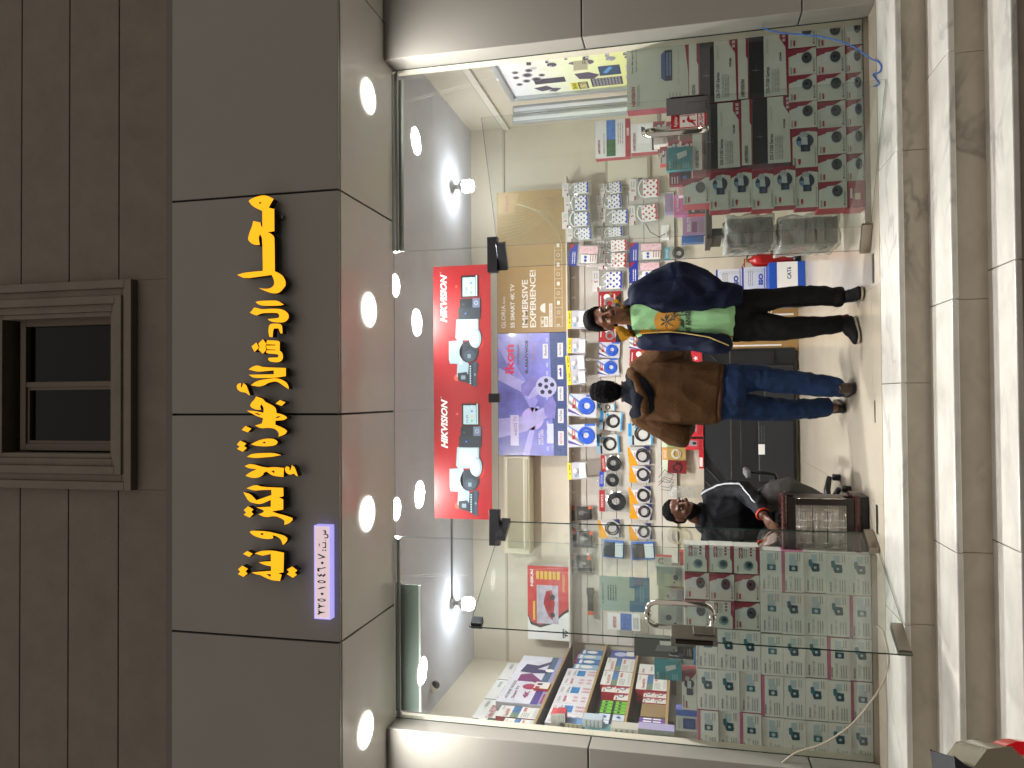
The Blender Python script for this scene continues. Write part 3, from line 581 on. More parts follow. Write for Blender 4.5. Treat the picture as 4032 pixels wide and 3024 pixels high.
for r, (xsr, z) in enumerate((([2.135, 1.966, 1.800, 1.634, 1.468, 1.302], -.048+.052), ([2.137, 1.971, 1.805, 1.639, 1.474, 1.308, 1.142], .110), ([2.152, 1.984, 1.817, 1.651], .274))):
    for c, x in enumerate(xsr):
        sc = (1, 1, .64) if r == 0 else (1, 1, 1)
        place('camera_box', DM if (r+c) % 3 else DM1, (x, .10+jit(.005), z), 'grey dome camera box with maroon corner, %s row of the right stack, %s' % (ORD[r], PL[c]), 'box', G3, (0, 0, jit(.01)), sc)
b = MB(); b.box(0, .165, 0, .15, 0, .104, RDB); b.rect(.05, .03, .09, .06, mat('#d8c39a', .4), 1); b.rect(.06, .075, .12, .088, CW, 1); place('camera_box', b.mesh(), (1.136, .10, .004), 'plain red box back with a small sticker, bottom row of the right stack nearest the doorway', 'box')
G4 = 'flat bullet camera boxes at the doorway end of the right stack'
place('camera_box', BB[0], (1.405, .10, .275), 'grey bullet camera box lying in the third row of the right stack, right of another bullet box', 'box', G4, scale=(1, 1, 1.13))
for k, (x, z) in enumerate(((1.157, .275), (1.175, .405), (1.162, .534), (1.178, .663), (1.172, .792))):
    place('camera_box', BB[1] if k in (2, 4) else BB[0], (x, .10+jit(.004), z), 'grey bullet camera box with %s end, %s of the five stacked beside the doorway' % ('red' if k in (2,4) else 'maroon', ('lowest','second','middle','fourth','topmost')[k]), 'box', G4, (0,0,jit(.012)))
place('camera_box', DM, (1.222, .10, .921), 'dome camera box standing on top of the bullet camera boxes beside the doorway', 'box', G3)
G5 = 'wide recorder boxes behind the right glass'
for k, (x, z, l) in enumerate(((1.868, .4375, 'lower right'), (1.447, .4205, 'lower left'), (1.866, .7385, 'upper right'), (1.440, .7215, 'upper left'))):
    place('recorder_box', DV, (x, .105+jit(.004), z), 'wide grey recorder box with black and maroon bands, %s of the four' % l, 'box', G5)
place('switch_box', SWB, (1.862, .11, 1.039), 'large grey-green network switch box with a blue switch picture, on top of the recorder boxes', 'box')
# things on top of the right stack, towards the doorway
def card(W_, H, D, c, side, fn=None):
    b = shell(W_, H, D, mat(c, .4, nz=.03) if isinstance(c, str) else c, mat(side, .4) if isinstance(side, str) else side)
    if fn: fn(b, W_, H)
    return b.mesh()
def spot(fx0, fy0, fx1, fy1, Y):
    """front rectangle from photo pixels: fx0..fx1 top..bottom, fy0..fy1 right..left"""
    a = P(fx0, fy0, Y=Y); c = P(fx1, fy1, Y=Y); return c.x, c.z, a.x-c.x, a.z-c.z
def putbox(name, px, Y, D, c, side, lab, cat='box', group=None, fn=None, rz=0, z=None):
    x, zz, w, h = spot(*px, Y)
    if z is not None: h += zz-z; zz = z
    return place(name, card(w, h, D, c, side, fn), (x, Y, zz), lab, cat, group, (0, 0, rz))
def f_tplink(b, w, h):
    b.disc(w*.16, h*.90, w*.07, mat('#7d6a2f', .4), 2); b.poly([(w*.45,h*.55),(w*.62,h*.20),(w*.84,h*.22),(w*.72,h*.60)], mat('#b9c9c4', .4), 2); b.txt('tp-link', w*.08, h*.82-h*.0, w*.42, h*.92, mat('#9fd0d0', .4), 3, bold=.02)
    b.rect(w*.05, h*.48, w*.22, h*.58, mat('#6f8446', .4), 2); b.lines(w*.08, h*.62, w*.4, h*.75, mat('#0d5862', .4), 2, 2, 3); b.lines(w*.06, h*.15, w*.35, h*.35, mat('#7fc0c0', .4), 3, 2, 6); b.rect(w*.86, h*.1, w*.96, h*.2, mat('#6f8446', .4), 2)
def f_mini(b, w, h): b.poly([(w*.6,h),(w,h),(w,0),(w*.75,h*.1)], RDB, 1); b.disc(w*.6, h*.5, w*.22, NVY, 2, h*.22); b.disc(w*.62, h*.52, w*.14, mat('#cdd6d8', .4), 3, h*.16); b.rect(w*.05, h*.78, w*.4, h*.86, TXD, 2)
def f_txt(t, col, x0=.1, z0=.4, x1=.9, z1=.6, sub=True, pic=None):
    def f(b, w, h):
        if pic: b.rect(w*pic[0], h*pic[1], w*pic[2], h*pic[3], mat(pic[4], .4, nz=.3, nscale=40), 1)
        if t: b.txt(t, w*x0, h*z0, w*x1, h*z1, mat(col, .4), 3, bold=.02)
        if sub: b.lines(w*.1, h*.1, w*.7, h*.3, TXG, 3, 2, len(t)+int(w*100))
    return f
ZT = 1.023
def Bz(px): return [2200+px[0]*.3315, 450+px[1]*.3315, 2200+px[2]*.3315, 450+px[3]*.3315]
putbox('adapter_box', Bz((1275, 400, 1600, 650)), .10, .05, '#1f8791', '#3fa3ad', 'teal wireless adapter box standing on top of the right-hand recorder boxes', fn=f_tplink, z=ZT)
putbox('adapter_box', Bz((1310, 680, 1500, 835)), .14, .05, '#8c1c4c', '#6f1238', 'maroon box with a blue gadget picture between the teal box and the dome camera box', fn=lambda b,w,h: (b.rect(w*.2,h*.05,w*.9,h*.5,NVY,1), b.disc(w*.5,h*.3,w*.15,mat('#4a5fb0',.3),2), b.lines(w*.1,h*.6,w*.6,h*.9,CW,3,2,4)), z=1.03)
G6 = 'small red and white camera boxes behind the right glass'
for px, l in (((1300, 320, 1440, 460),'left'), ((1455, 315, 1600, 460),'right')):
    putbox('mini_camera_box', Bz(px), .22, .12, '#d8d8d2', '#b3202c', 'small red and white camera box behind the teal box, %s of two' % ('upper' if l == 'left' else 'lower'), group=G6, fn=f_mini)
for k, px in enumerate(((1120, 90, 1265, 240), (1275, 90, 1420, 230), (1430, 60, 1590, 215))):
    putbox('mini_camera_box', Bz(px), .20, .15, CG, RDB, 'grey camera box with red end behind the door handle, %s of three' % ('highest','middle','lowest')[k], group=G6, fn=f_mini)
putbox('label_box', Bz((1125, 245, 1290, 350)), .24, .1, '#d9dad4', '#d9dad4', 'small white box with printed labels beside the door handle', fn=f_txt('', '#000000'))
putbox('label_box', Bz((1200, 385, 1290, 585)), .30, .08, '#cfcfc9', '#b3202c', 'small white camera box peeking out above the teal box', fn=f_mini)
# a low table-top of boxes on which the rear items stand
b = MB(); b.bbox(0, 1.0, 0, .9, 0, .03, mat('#55504a', .5), .004)
for x in (.03, .93): b.box(x, x+.04, .05, .85, -1.0, 0, mat('#55504a', .5))
tag(b.build('wall_counter'), 'dark grey counter along the right wall behind the stacked boxes', 'counter'); o = bpy.data.objects['wall_counter']; o.location = (1.52, .9, 1.02)
def f_nvr(b, w, h):
    b.rect(w*.04, h*.68, w*.48, h*.42, mat('#2c5f35', .4, nz=.4, nscale=30), 1); b.rect(w*.48, h*.68, w, h*.42, mat('#3b6fb5', .4, nz=.4, nscale=20), 1)
    b.txt('HIKVISION', w*.12, h*.86, w*.50, h*.93, mat('#8e1734', .4), 2, .3, .03); b.txt('EMBEDDED NVR', w*.12, h*.72, w*.66, h*.78, TXG, 2, bold=.01); b.rect(0, 0, w, h*.14, RDB, 1); b.txt('HDMI', w*.55, h*.03, w*.75, h*.10, CW, 2, bold=.03); b.lines(w*.35, h*.2, w*.9, h*.36, TXG, 3, 2, 2)
putbox('recorder_box', (2344, 478, 2482, 615), 2.2, .09, '#d8d9d8', '#a9303c', 'white recorder box with colour photos and red spine standing by the back wall', fn=f_nvr, z=None)
putbox('recorder_box', (2484, 490, 2590, 595), 2.1, .10, '#d9dad9', '#a9303c', 'white and red camera kit box right of the power panel, below the recorder box', fn=lambda b,w,h: (b.txt('HIKVISION', w*.06, h*.82, w*.7, h*.93, mat('#8e1734',.4), 2, .3,.03), b.rect(w*.3,h*.25,w*.95,h*.75,WHT,1), b.poly([(w*.62,h*.45),(w*.85,h*.47),(w*.9,h*.62),(w*.66,h*.60)],NVY,2), b.rect(w*.05,h*.05,w*.55,h*.22,DKR,1)))
b = MB(); b.bbox(0, 1.0, 0, .35, -.03, 0, mat('#8c8577', .6), .003); o = tag(b.build('wall_shelf'), 'shelf board on the right part of the back wall under the recorder boxes', 'shelf'); q = P(2592, 600, Y=2.3); o.location = (q.x-.03, 2.0, q.z)
for k, (px, c, s, l, Y, t) in enumerate((((1365, 965, 1540, 1190), '#c76aa5', '#a84f88', 'pink cable box with white lettering on the doorway side of the right stack', .30, 'Q.MAX'), ((1420, 840, 1500, 960), '#d8d8d6', '#c9c9c9', 'small white box with a dark gadget picture beside the dome camera box', .22, ''), ((1540, 1030, 1740, 1175), '#2b2526', '#b3202c', 'black and red battery box under the pink box', .30, 'POWER'), ((1470, 1185, 1735, 1420), '#b58bb8', '#7f6aa8', 'mauve box with a hair dryer picture beside the doorway', .55, 'BEAUTY'), ((1460, 1440, 1725, 1515), '#3f7fc0', '#2a5fa0', 'thin blue box standing next to the mauve box', .60, ''), ((1260, 940, 1360, 1165), '#a492b8', '#8c7aa4', 'pale violet clear pack above the pink box', .50, ''))):
    putbox('gadget_box', Bz(px), Y, .08, c, s, l, fn=f_txt(t, '#e8e8ea', .15, .62, .85, .8, True, (.1,.35,.6,.58,'#7a4a7a') if k == 3 else None))
q = P(2780, 945, Y=.55); b = MB(); WOOD = mat('#3a342f', .5, nz=.2); b.bbox(0, .60, 0, .45, -.04, 0, WOOD, .004); b.box(.02, .07, .02, .42, -.11, -.04, WOOD); b.box(.5, .54, .05, .4, -.9, -.04, WOOD); o = tag(b.build('side_table'), 'dark wooden side table end sticking out beside the wrapped bundles', 'table'); o.location = (q.x, .5, q.z)
# shrink-wrapped bundles on the floor
FILM = glass_mat((.95, .96, .95), 3.0, .16, .22)
def bundle(px, Y, D, c, lab, strap):
    x, z, w, h = spot(*px, Y); z = max(z, .003); e = empty('wrapped_bundle', lab, 'wrapped bundle', 'film wrapped bundles beside the doorway', (x, Y, z)); b = MB(); r = random.Random(int(w*1000)); n = int(h/.012)
    for k in range(n): b.box(r.uniform(0,.006), w-r.uniform(0,.006), r.uniform(0,.01), D, k*h/n, (k+.82)*h/n, mat(c, .6, nz=.15))
    if strap:
        for k in range(4): b.box(w*.1, w*.9, -.004, 0, h*(.2+.17*k), h*(.2+.17*k)+.012, DKR)
    b.build('contents', e); bm = bmesh.new(); bmesh.ops.create_cube(bm, size=1); bmesh.ops.subdivide_edges(bm, edges=list(bm.edges), cuts=14, use_grid_fill=True)
    for v in bm.verts:
        p = Vector((w/2+v.co.x*(w+.03), D/2+v.co.y*(D+.03), h/2+v.co.z*(h+.02))); nn = noise.noise_vector(p*14)*.018; v.co = p+nn
    for f in bm.faces: f.smooth = True
    me = bpy.data.meshes.new('film'); bm.to_mesh(me); bm.free(); me.materials.append(FILM); link('film', me, e)
bundle((2862, 860, 3045, 955), .42, .35, '#55534e', 'grey bundle in clear film, upper of the two beside the doorway', False)
bundle((3075, 860, 3300, 955), .42, .35, '#8d8c84', 'pale strapped bundle in clear film, lower of the two beside the doorway', True)
# things on top of the left stack
ZL = 1.036; ZM = 1.107
def B5(px): return [2200+px[0]*.3315, 2450+px[1]*.3315, 2200+px[2]*.3315, 2450+px[3]*.3315]
def B4(px): return [2200+px[0]*.3315, 2000+px[1]*.3315, 2200+px[2]*.3315, 2000+px[3]*.3315]
def f_black(b, w, h):
    b.ring(w*.5, h*.5, w*.45, w*.455, mat('#51574f', .5), 1, 6, 0, .9); b.poly([(w*.38,h*.30),(w*.70,h*.30),(w*.72,h*.62),(w*.36,h*.66)], mat('#6b716c', .4), 2); b.rect(w*.60,h*.40,w*.95,h*.58, CG,1); b.disc(w*.2,h*.42,w*.05,GREYC,2); b.rect(w*.12,h*.25,w*.18,h*.42,GREYC,2)
    for k in range(4):
        for j in range(2): b.disc(w*(.25+.16*k), h*(.10+.09*j), w*.03, mat('#a07a6a', .4), 2)
putbox('camera_kit_box', B5((895, 190, 1310, 425)), .10, .10, '#2c352f', '#3c463f', 'dark green-black camera kit box on top of the left stack below the lock', fn=f_black, z=ZL)
def f_wire(b, w, h):
    b.poly([(w*.40,h*.62),(w*.52,h*.66),(w*.62,h*.60),(w*.60,h*.48),(w*.42,h*.50)], mat('#26425f', .3), 2); b.rect(0, 0, w, h*.10, SKY, 1); b.disc(w*.8,h*.82,w*.05,SKY,2); b.lines(w*.08,h*.7,w*.35,h*.85,TXG,2,2,2); b.rect(w*.1,h*.5,w*.26,h*.62,mat('#8f3a52',.4),1); b.lines(w*.5,h*.18,w*.9,h*.34,TXG,3,2,7)
putbox('camera_kit_box', B5((1310, 280, 1705, 520)), .10, .10, '#b9bfb8', '#c4cac2', 'pale grey wireless camera box with a blue foot stripe on top of the left stack', fn=f_wire, z=ZL)
putbox('adapter_box', B5((1135, 448, 1460, 700)), .07, .05, '#1f8791', '#3fa3ad', 'teal wireless adapter box perched on the maroon camera box at the left', fn=f_tplink)
putbox('camera_box', (2684, 2645, 2765, 2800), .10, .12, CG, MRN, 'grey and maroon bullet camera box alone on top of the left stack', fn=lambda b,w,h: (b.poly([(w*.72,h),(w,h),(w,0),(w*.85,h*.3)],MRN,1), b.disc(w*.7,h*.5,h*.34,NVY,2), b.disc(w*.84,h*.62,h*.16,GREYC,3), b.rect(w*.52,h*.36,w*.78,h*.62,mat('#c4cdd0',.35),4), b.rect(w*.40,h*.26,w*.58,h*.68,NVY,5), b.txt('HIKVISION',w*.05,h*.82,w*.38,h*.93,TXD,2,.3,.02), b.rect(w*.05,h*.64,w*.24,h*.74,mat('#a8243a',.4),2)), z=ZL)
def f_mob(b, w, h): b.bbox(w*.12,w*.62,-.004,-.0006,h*.08,h*.66,mat('#223f78',.3),.002); [b.rect(w*.2,h*(.2+.09*k),w*.5,h*(.22+.09*k),mat('#4a6fb0',.3),8) for k in range(4)]; b.rect(w*.72,0,w,h,mat('#3c5bb0',.4),1); b.txt('MOBILE',w*.12,h*.78,w*.55,h*.88,TXG,2,bold=.02)
putbox('gadget_box', B5((1390, 1035, 1700, 1312)), .10, .08, '#b9beb9', '#5a6cb4', 'white box with a navy gadget picture and violet edge, left on top of the stack', fn=f_mob, z=ZL)
putbox('label_box', B4((1145, 575, 1440, 690)), .16, .06, '#d9d8cc', '#b3202c', 'white headset box with a red loop picture on the doorway end of the left stack', fn=lambda b,w,h: (b.ring(w*.5,h*.6,w*.24,w*.3,MRN,2,20,0,1.4,0,180), b.disc(w*.25,h*.55,w*.08,MRN,2), b.disc(w*.75,h*.55,w*.08,MRN,2)), z=ZM+.075)
putbox('gadget_box', B4((1440, 520, 1560, 690)), .17, .07, '#b3443f', '#a8322f', 'orange-red box lying under the white headset box', z=ZM)
G7 = 'pale grey smart camera boxes behind the left door handle'
for k, (px, l) in enumerate((((1160, 690, 1560, 940), 'with small icons, nearest the doorway'), ((1180, 945, 1560, 1140), 'with a dark round camera picture, in the middle'), ((1180, 1145, 1560, 1440), 'with two tiny cameras, farthest from the doorway'))):
    putbox('smart_camera_box', B4(px), .12, .12, '#aab5ad', '#98a59c', 'pale grey-green smart camera box %s' % l, group=G7, z=ZM, fn=lambda b,w,h,k=k: (b.disc(w*.45,h*(.6 if k else .3),w*.13,NVY,2), b.lines(w*.1,h*.75,w*.6,h*.9,TXG,3,2,k), b.lines(w*.3,h*.1,w*.9,h*.3,TXG,4,2,k+5), b.rect(w*.0,0,w,h*.06,SKY if k==1 else CG,1), b.disc(w*.2,h*.35,w*.05,NVY,2)))
# ================================================================ LEFT WALL SHELVES
SHELF = mat('#a48a5c', .5, nz=.12, nscale=8); SHB = mat('#4e4c4a', .6); G8 = 'wooden shelf boards along the left wall'
for k, z in enumerate((2.29, 1.925, 1.59, 1.27)):
    b = MB(); b.box(-2.835, -2.60, .06, 3.08, z-.018, z, SHB, SHB); b.bbox(-2.60, -2.585, .06, 3.08, z-.02, z+.001, SHELF, .002)
    for y in (.5, 1.5, 2.5): b.box(-2.83, -2.66, y, y+.012, z-.07, z-.019, SHB)
    tag(b.build('wall_shelf'), 'long %s shelf board with pale wooden edge on the left wall' % ('topmost','second','third','lowest')[k], 'shelf', G8)
b = MB(); b.box(-2.838, -2.832, .06, 3.09, .9, 2.30, mat('#7b7a78', .5)); tag(b.build('shelf_back_panel'), 'grey slatted panel behind the left wall shelves', 'wall panel')
def wallbox(name, Y0, Y1, z0, h, D, c, side, lab, fn=None, group=None, X=-2.60, rz=0.0, front=None):
    """box on the left wall shelves: its printed face looks into the room (+x), Y0 near end"""
    return place(name, card(Y1-Y0, h, D, c, front or side, fn), (X, Y0, z0+.002), lab, 'box', group, (0, 0, PI/2 + rz))
# the mesh front (-y) turned by +90 deg faces +x, local x runs along +y
def f_turbo(b, w, h):
    b.rect(0, h*.46, w, h*.66, mat('#3d6fa0', .4, nz=.45, nscale=25), 1); b.rect(w*.0, h*.46, w*.4, h*.66, mat('#6d8470', .4, nz=.4, nscale=25), 2); b.txt('Turbo HD DVR', w*.06, h*.72, w*.72, h*.82, mat('#b8373f', .4), 2, bold=.02); b.txt('HIKVISION', w*.6, h*.88, w*.92, h*.93, TXG, 2, .3, .02)
    b.txt('HIKVISION', w*.10, h*.04, w*.88, h*.13, mat('#c2c2c0', .5), 2, .3, .03); b.lines(w*.08, h*.22, w*.5, h*.40, TXG, 4, 2, 3)
    for k in range(3): b.rect(w*(.60+.11*k), h*.32, w*(.67+.11*k), h*.40, mat('#b8373f', .4), 2)
CWS = mat('#d9dad8', .42); G9 = 'white video recorder boxes on the left wall shelves'
for k, (y0, y1, z0, h) in enumerate(((2.32, 2.78, 2.294, .60), (1.84, 2.30, 2.294, .60), (1.42, 1.82, 2.294, .60))):
    wallbox('recorder_box', y0, y1, z0, h, .09, CWS, '#d0d0ce', 'tall white recorder box against the left wall on the top shelf, %s from the back' % ('first','second','third')[k], f_turbo, G9, X=-2.74)
def f_icone(b, w, h):
    b.txt('ICONE GOLD', w*.08, h*.80, w*.42, h*.87, TXD, 3); b.txt('Smart TV', w*.08, h*.66, w*.32, h*.73, mat('#7a2f6c', .4), 3, bold=.02); b.rect(0, h*.10, w, h*.26, mat('#3c5f7e', .4, nz=.2), 1); b.rect(0, h*.10, w*.28, h*.26, mat('#4a3f8a', .4), 2); b.rect(0, 0, w, h*.10, mat('#8f93c0', .4), 1)
    b.poly([(w*.62,h*.86),(w*.80,h*.80),(w*.78,h*.5),(w*.90,h*.22),(w*.84,h*.20),(w*.70,h*.48),(w*.68,h*.2),(w*.62,h*.2),(w*.60,h*.52)], mat('#2e2d5e', .4, nz=.3), 3)
    b.poly([(w*.42,h*.80),(w*.56,h*.80),(w*.60,h*.56),(w*.52,h*.40),(w*.44,h*.22),(w*.38,h*.24),(w*.42,h*.44)], mat('#6f2a66', .4, nz=.3), 3); b.disc(w*.68,h*.18,w*.035,WHT,4); b.txt('4K', w*.10, h*.38, w*.24, h*.50, mat('#8f2f6c', .4), 3, bold=.04); b.disc(w*.32,h*.45,w*.055,mat('#9b2350',.4),3); b.rect(w*.02,h*.02,w*.2,h*.06,RDB,3)
o = wallbox('television_box', 1.46, 2.62, 2.294, .40, .08, mat('#ced0dc', .4, nz=.08, nscale=6), '#c4c6d0', 'large lilac-white television box with footballers picture lying along the top shelf', f_icone, X=-2.60)
wallbox('recorder_box', 1.22, 1.44, 2.294, .34, .14, CWS, '#a9303c', 'white recorder box with red end next to the television box, nearer one', f_turbo, G9, X=-2.62)
wallbox('recorder_box', .98, 1.20, 2.294, .25, .14, CWS, '#a9303c', 'white recorder box with red end next to the television box, nearest the glass', f_turbo, G9, X=-2.62)
wallbox('recorder_box', 1.10, 1.40, 2.60, .22, .10, CWS, '#cfcfcd', 'recorder box with a black stripe lying high over the red-ended boxes on the top shelf', lambda b,w,h: (b.rect(0,h*.3,w,h*.65,DKR,1), b.txt('HIKVISION',w*.1,h*.75,w*.5,h*.9,TXD,2,.3,.02)), X=-2.72)
wallbox('label_box', 1.75, 1.90, 2.294, .13, .07, '#d8d4cf', '#b8494b', 'small white box with a red corner leaning on the television box', X=-2.575, fn=lambda b,w,h: (b.rect(w*.5,h*.5,w*.8,h*.85,NVY,1), b.rect(0,h*.6,w*.3,h*.9,RDB,1)))
o = bpy.data.objects[-1] if False else None
def f_acu(k):
    def f(b, w, h):
        A = mat('#b83a4a', .4); b.txt('AcuSense' if k % 2 == 0 else 'HIKVISION', w*.12, h*.84, w*.68, h*.93, TXG, 3, 0, .01); b.txt('TURBO HD PRO' if k % 2 == 0 else '7200 Series', w*.12, h*.66, w*.76, h*.74, A if k % 2 == 0 else TXG, 3, bold=.03)
        if k % 2: b.rect(w*.1, h*.36, w*.8, h*.62, mat('#2f7fb8', .4, nz=.5, nscale=30), 1)
        for i in range(2):
            for j in range(2): b.ring(w*(.3+.36*i), h*(.14+.25*j) if k % 2 == 0 else h*(.08+.12*j), w*.09, w*.11, A, 2, 16); b.disc(w*(.3+.36*i), h*(.14+.25*j) if k % 2 == 0 else h*(.08+.12*j), w*.04, A, 2)
    return f
G10 = 'white recorder boxes in a stepped row on the second left shelf'
for k in range(6):
    y0 = 1.16+.205*k
    wallbox('recorder_box', y0, y0+.20, 1.928, .285, .05, mat('#d5d5dc', .42), '#c9c9cf', 'white recorder box on the second left shelf, %s from the glass' % ('first','second','third','fourth','fifth','sixth')[k], f_acu(k), G10, X=-2.61+.0*k)
for k in range(4): wallbox('power_bank_box', 2.42+.14*k, 2.55+.14*k, 1.928, .24-.015*(k % 2), .05, '#3a6fb0' if k % 2 else '#8fb4cf', '#2a4f90', 'narrow blue and white bulb box on the second left shelf, %s towards the back wall' % ('first','second','third','fourth')[k], lambda b,w,h: (b.disc(w*.5,h*.5,w*.3,WHT,2,h*.25), b.rect(w*.1,h*.8,w*.9,h*.92,WHT,1)), 'blue and white bulb boxes on the second left shelf', X=-2.62)
G11 = 'white video recorder boxes on the third left shelf'
for k in range(2): wallbox('recorder_box', 2.02+.36*k, 2.37+.36*k, 1.594, .27, .10, CWS, '#a9303c', 'white recorder box with colour band on the third left shelf, %s' % ('nearer the glass','nearer the back wall')[k], f_turbo, G11, X=-2.60)
wallbox('bulb_box', 2.76, 3.02, 1.594, .26, .10, '#44549c', '#333f80', 'violet-blue light bulb box at the back end of the third left shelf', lambda b,w,h: (b.disc(w*.55,h*.6,w*.25,mat('#b9bfe0',.3),2), b.rect(w*.4,h*.1,w*.9,h*.4,CW,1)), X=-2.62)
wallbox('speaker_box', 2.72, 2.96, 1.95, .25, .14, '#c13f88', '#a83474', 'magenta pink box in the back corner of the second left shelf', X=-2.66)
G12 = 'small red and white camera boxes on the third left shelf'
for k, (y0, z0) in enumerate(((1.86, 1.594), (1.86, 1.716), (1.70, 1.594))):
    wallbox('mini_camera_box', y0, y0+.15, z0, .12, .12, '#d9d5d2', '#a9303c', 'small red and white camera box on the third left shelf, %s of three' % ('lower back','upper','front')[k], f_mini, G12, X=-2.60)
G13 = 'bright green plug packs on the third left shelf'
for k in range(8):
    y0 = 1.42+.065*(k//2); z0 = 1.594+.115*(k % 2)
    wallbox('plug_pack', y0, y0+.058, z0, .108, .10, '#6ab82f', '#2f3a28', 'bright green plug pack on the third left shelf, %s layer, %s from the glass' % (('lower','upper')[k % 2], ('first','second','third','fourth')[k//2]), lambda b,w,h: (b.rect(w*.2,h*.4,w*.8,h*.62,DKR,1), b.rect(0,h*.86,w,h,DKR,1)), G13, X=-2.60)
for k in range(4):
    y0 = 1.16+.125*(k//2); z0 = 1.594+.115*(k % 2)
    wallbox('adapter_pack', y0, y0+.118, z0, .108, .08, '#c9d3df', '#5a6f8f', 'white pack with a navy adapter picture on the third left shelf, %s layer, %s' % (('lower','upper')[k % 2], ('nearer the glass','farther from the glass')[k//2]), lambda b,w,h: (b.poly([(w*.3,h*.3),(w*.6,h*.25),(w*.75,h*.5),(w*.45,h*.6)],mat('#27409a',.3),2), b.rect(0,h*.85,w,h,NVY,1)), 'white adapter packs on the third left shelf', X=-2.60)
wallbox('recorder_box', 2.36, 2.62, 1.274, .27, .12, CWS, '#a9303c', 'white recorder box with small print on the lowest left shelf, farther back', lambda b,w,h: (b.txt('HIKVISION',w*.1,h*.8,w*.55,h*.88,MRN,2,.3,.02), b.lines(w*.3,h*.3,w*.8,h*.6,TXG,3,2,1)), X=-2.60)
wallbox('recorder_box', 1.98, 2.34, 1.274, .27, .12, CWS, '#a9303c', 'white recorder box with colour band and red lettering on the lowest left shelf', f_turbo, X=-2.60)
for k, (y0, z0) in enumerate(((1.82, 1.274), (1.82, 1.372), (1.70, 1.274), (1.70, 1.372))): wallbox('mini_camera_box', y0, y0+.115, z0, .095, .10, '#d9d5d2', '#a9303c', 'tiny red and white camera box on the lowest left shelf, %s %s of four' % (('lower','upper')[k % 2], ('back','front')[k//2]), f_mini, 'tiny camera boxes on the lowest left shelf', X=-2.60)
b = MB(); CB = mat('#8a7350', .7, nz=.1); b.box(0, .26, 0, .008, 0, .20, CB); b.box(0, .26, .15, .158, 0, .20, CB); b.box(0, .008, .008, .15, 0, .20, CB); b.box(.252, .26, .008, .15, 0, .20, CB); b.box(.008, .252, .008, .15, 0, .006, CB); place('cardboard_tray', b.mesh(), (-2.60, 1.42, 1.272), 'open brown cardboard tray on the lowest left shelf', 'cardboard box', None, (0, 0, PI/2))
for k in range(5): wallbox('tube_pack', 1.16+.048*k, 1.204+.048*k, 1.274, .20, .06, '#6a4a9c', '#4f3780', 'slim purple and white pack on the lowest left shelf, %s from the glass' % ('first','second','third','fourth','fifth')[k], lambda b,w,h: (b.rect(w*.25,h*.15,w*.75,h*.85,WHT,1), b.rect(0,h*.45,w,h*.52,mat('#6a4a9c',.4),2)), 'slim purple packs on the lowest left shelf', X=-2.60)
# packs lying at the glass end of the shelves
for k, (px, c, s, l, Y) in enumerate((((2302, 2868, 2402, 2898), '#3f9aa8', '#79b4c0', 'teal long pack lying on the shelf ends by the left glass', .18), ((2403, 2864, 2512, 2912), '#d6d3cc', '#b9b5a8', 'white long box with orange logo leaning by the left glass', .12), ((2512, 2868, 2655, 2925), '#8f9690', '#a49cc0', 'bundle of grey and white tube packs leaning by the left glass', .12), ((2168, 2810, 2194, 2860), '#cfcfcc', '#b8494b', 'small white and red box standing at the front of the top shelf', .25), ((2190, 2808, 2225, 2868), '#c6c9c6', '#a9303c', 'small white box with a blue picture at the front of the top shelf', .22), ((2203, 2845, 2290, 2880), '#d5cfb0', '#5a7fa8', 'cream booklets stacked at the front of the second shelf', .22), ((2293, 2830, 2370, 2870), '#c5cfd8', '#a8b4c0', 'pale blue pack with a curved cable picture at the front of the second shelf', .20))):
    putbox('retail_pack', px, Y, .10, c, s, l, 'pack', fn=lambda b,w,h: b.lines(w*.1,h*.15,w*.9,h*.85,TXG,4,2,3))
q = P(1722, 2738, X=-2.70); b = MB(); b.lathe([(.001,-.05),(.045,-.05),(.05,-.02),(.05,.0),(.001,.0)][::-1], WHT, 20); b.lathe([(.04,-.05),(.036,-.07),(.02,-.085),(.001,-.09)][::-1], LENS, 20); o = b.build('dome_camera'); o.location = (q.x+.05, q.y, q.z+.05); o.rotation_euler = (0, -.9, 0); tag(o, 'small white dome camera fixed high on the left wall near the ceiling', 'security camera')

# ================================================================ BACK WALL
YW = 3.085
SL = mat('#c9c4bb', .4, nz=.05, nscale=3); b = MB(); zb, zt = 1.17, 2.262; x0, x1 = -2.58, 2.10
nb = 14; hh = (zt-zb)/nb
b.box(x0, x1, YW-.006, YW-.002, zb, zt, mat('#6b6763', .6))
zs = [zt - .155*i for i in range(8)]
for i in range(7): b.bbox(x0, x1, YW-.022, YW-.006, zs[i+1]+.003, zs[i]-.003, SL, .002)
b.build('slat_wall'); tag(bpy.data.objects['slat_wall'], 'grey-white slatted display panel across the back wall with goods on hooks', 'display panel')
b = MB(); b.bbox(-2.58, 2.30, 2.88, YW, 2.264, 2.280, mat('#cdc7bb', .5), .002); tag(b.build('wall_shelf'), 'narrow ledge above the slatted panel carrying the television boxes', 'shelf')
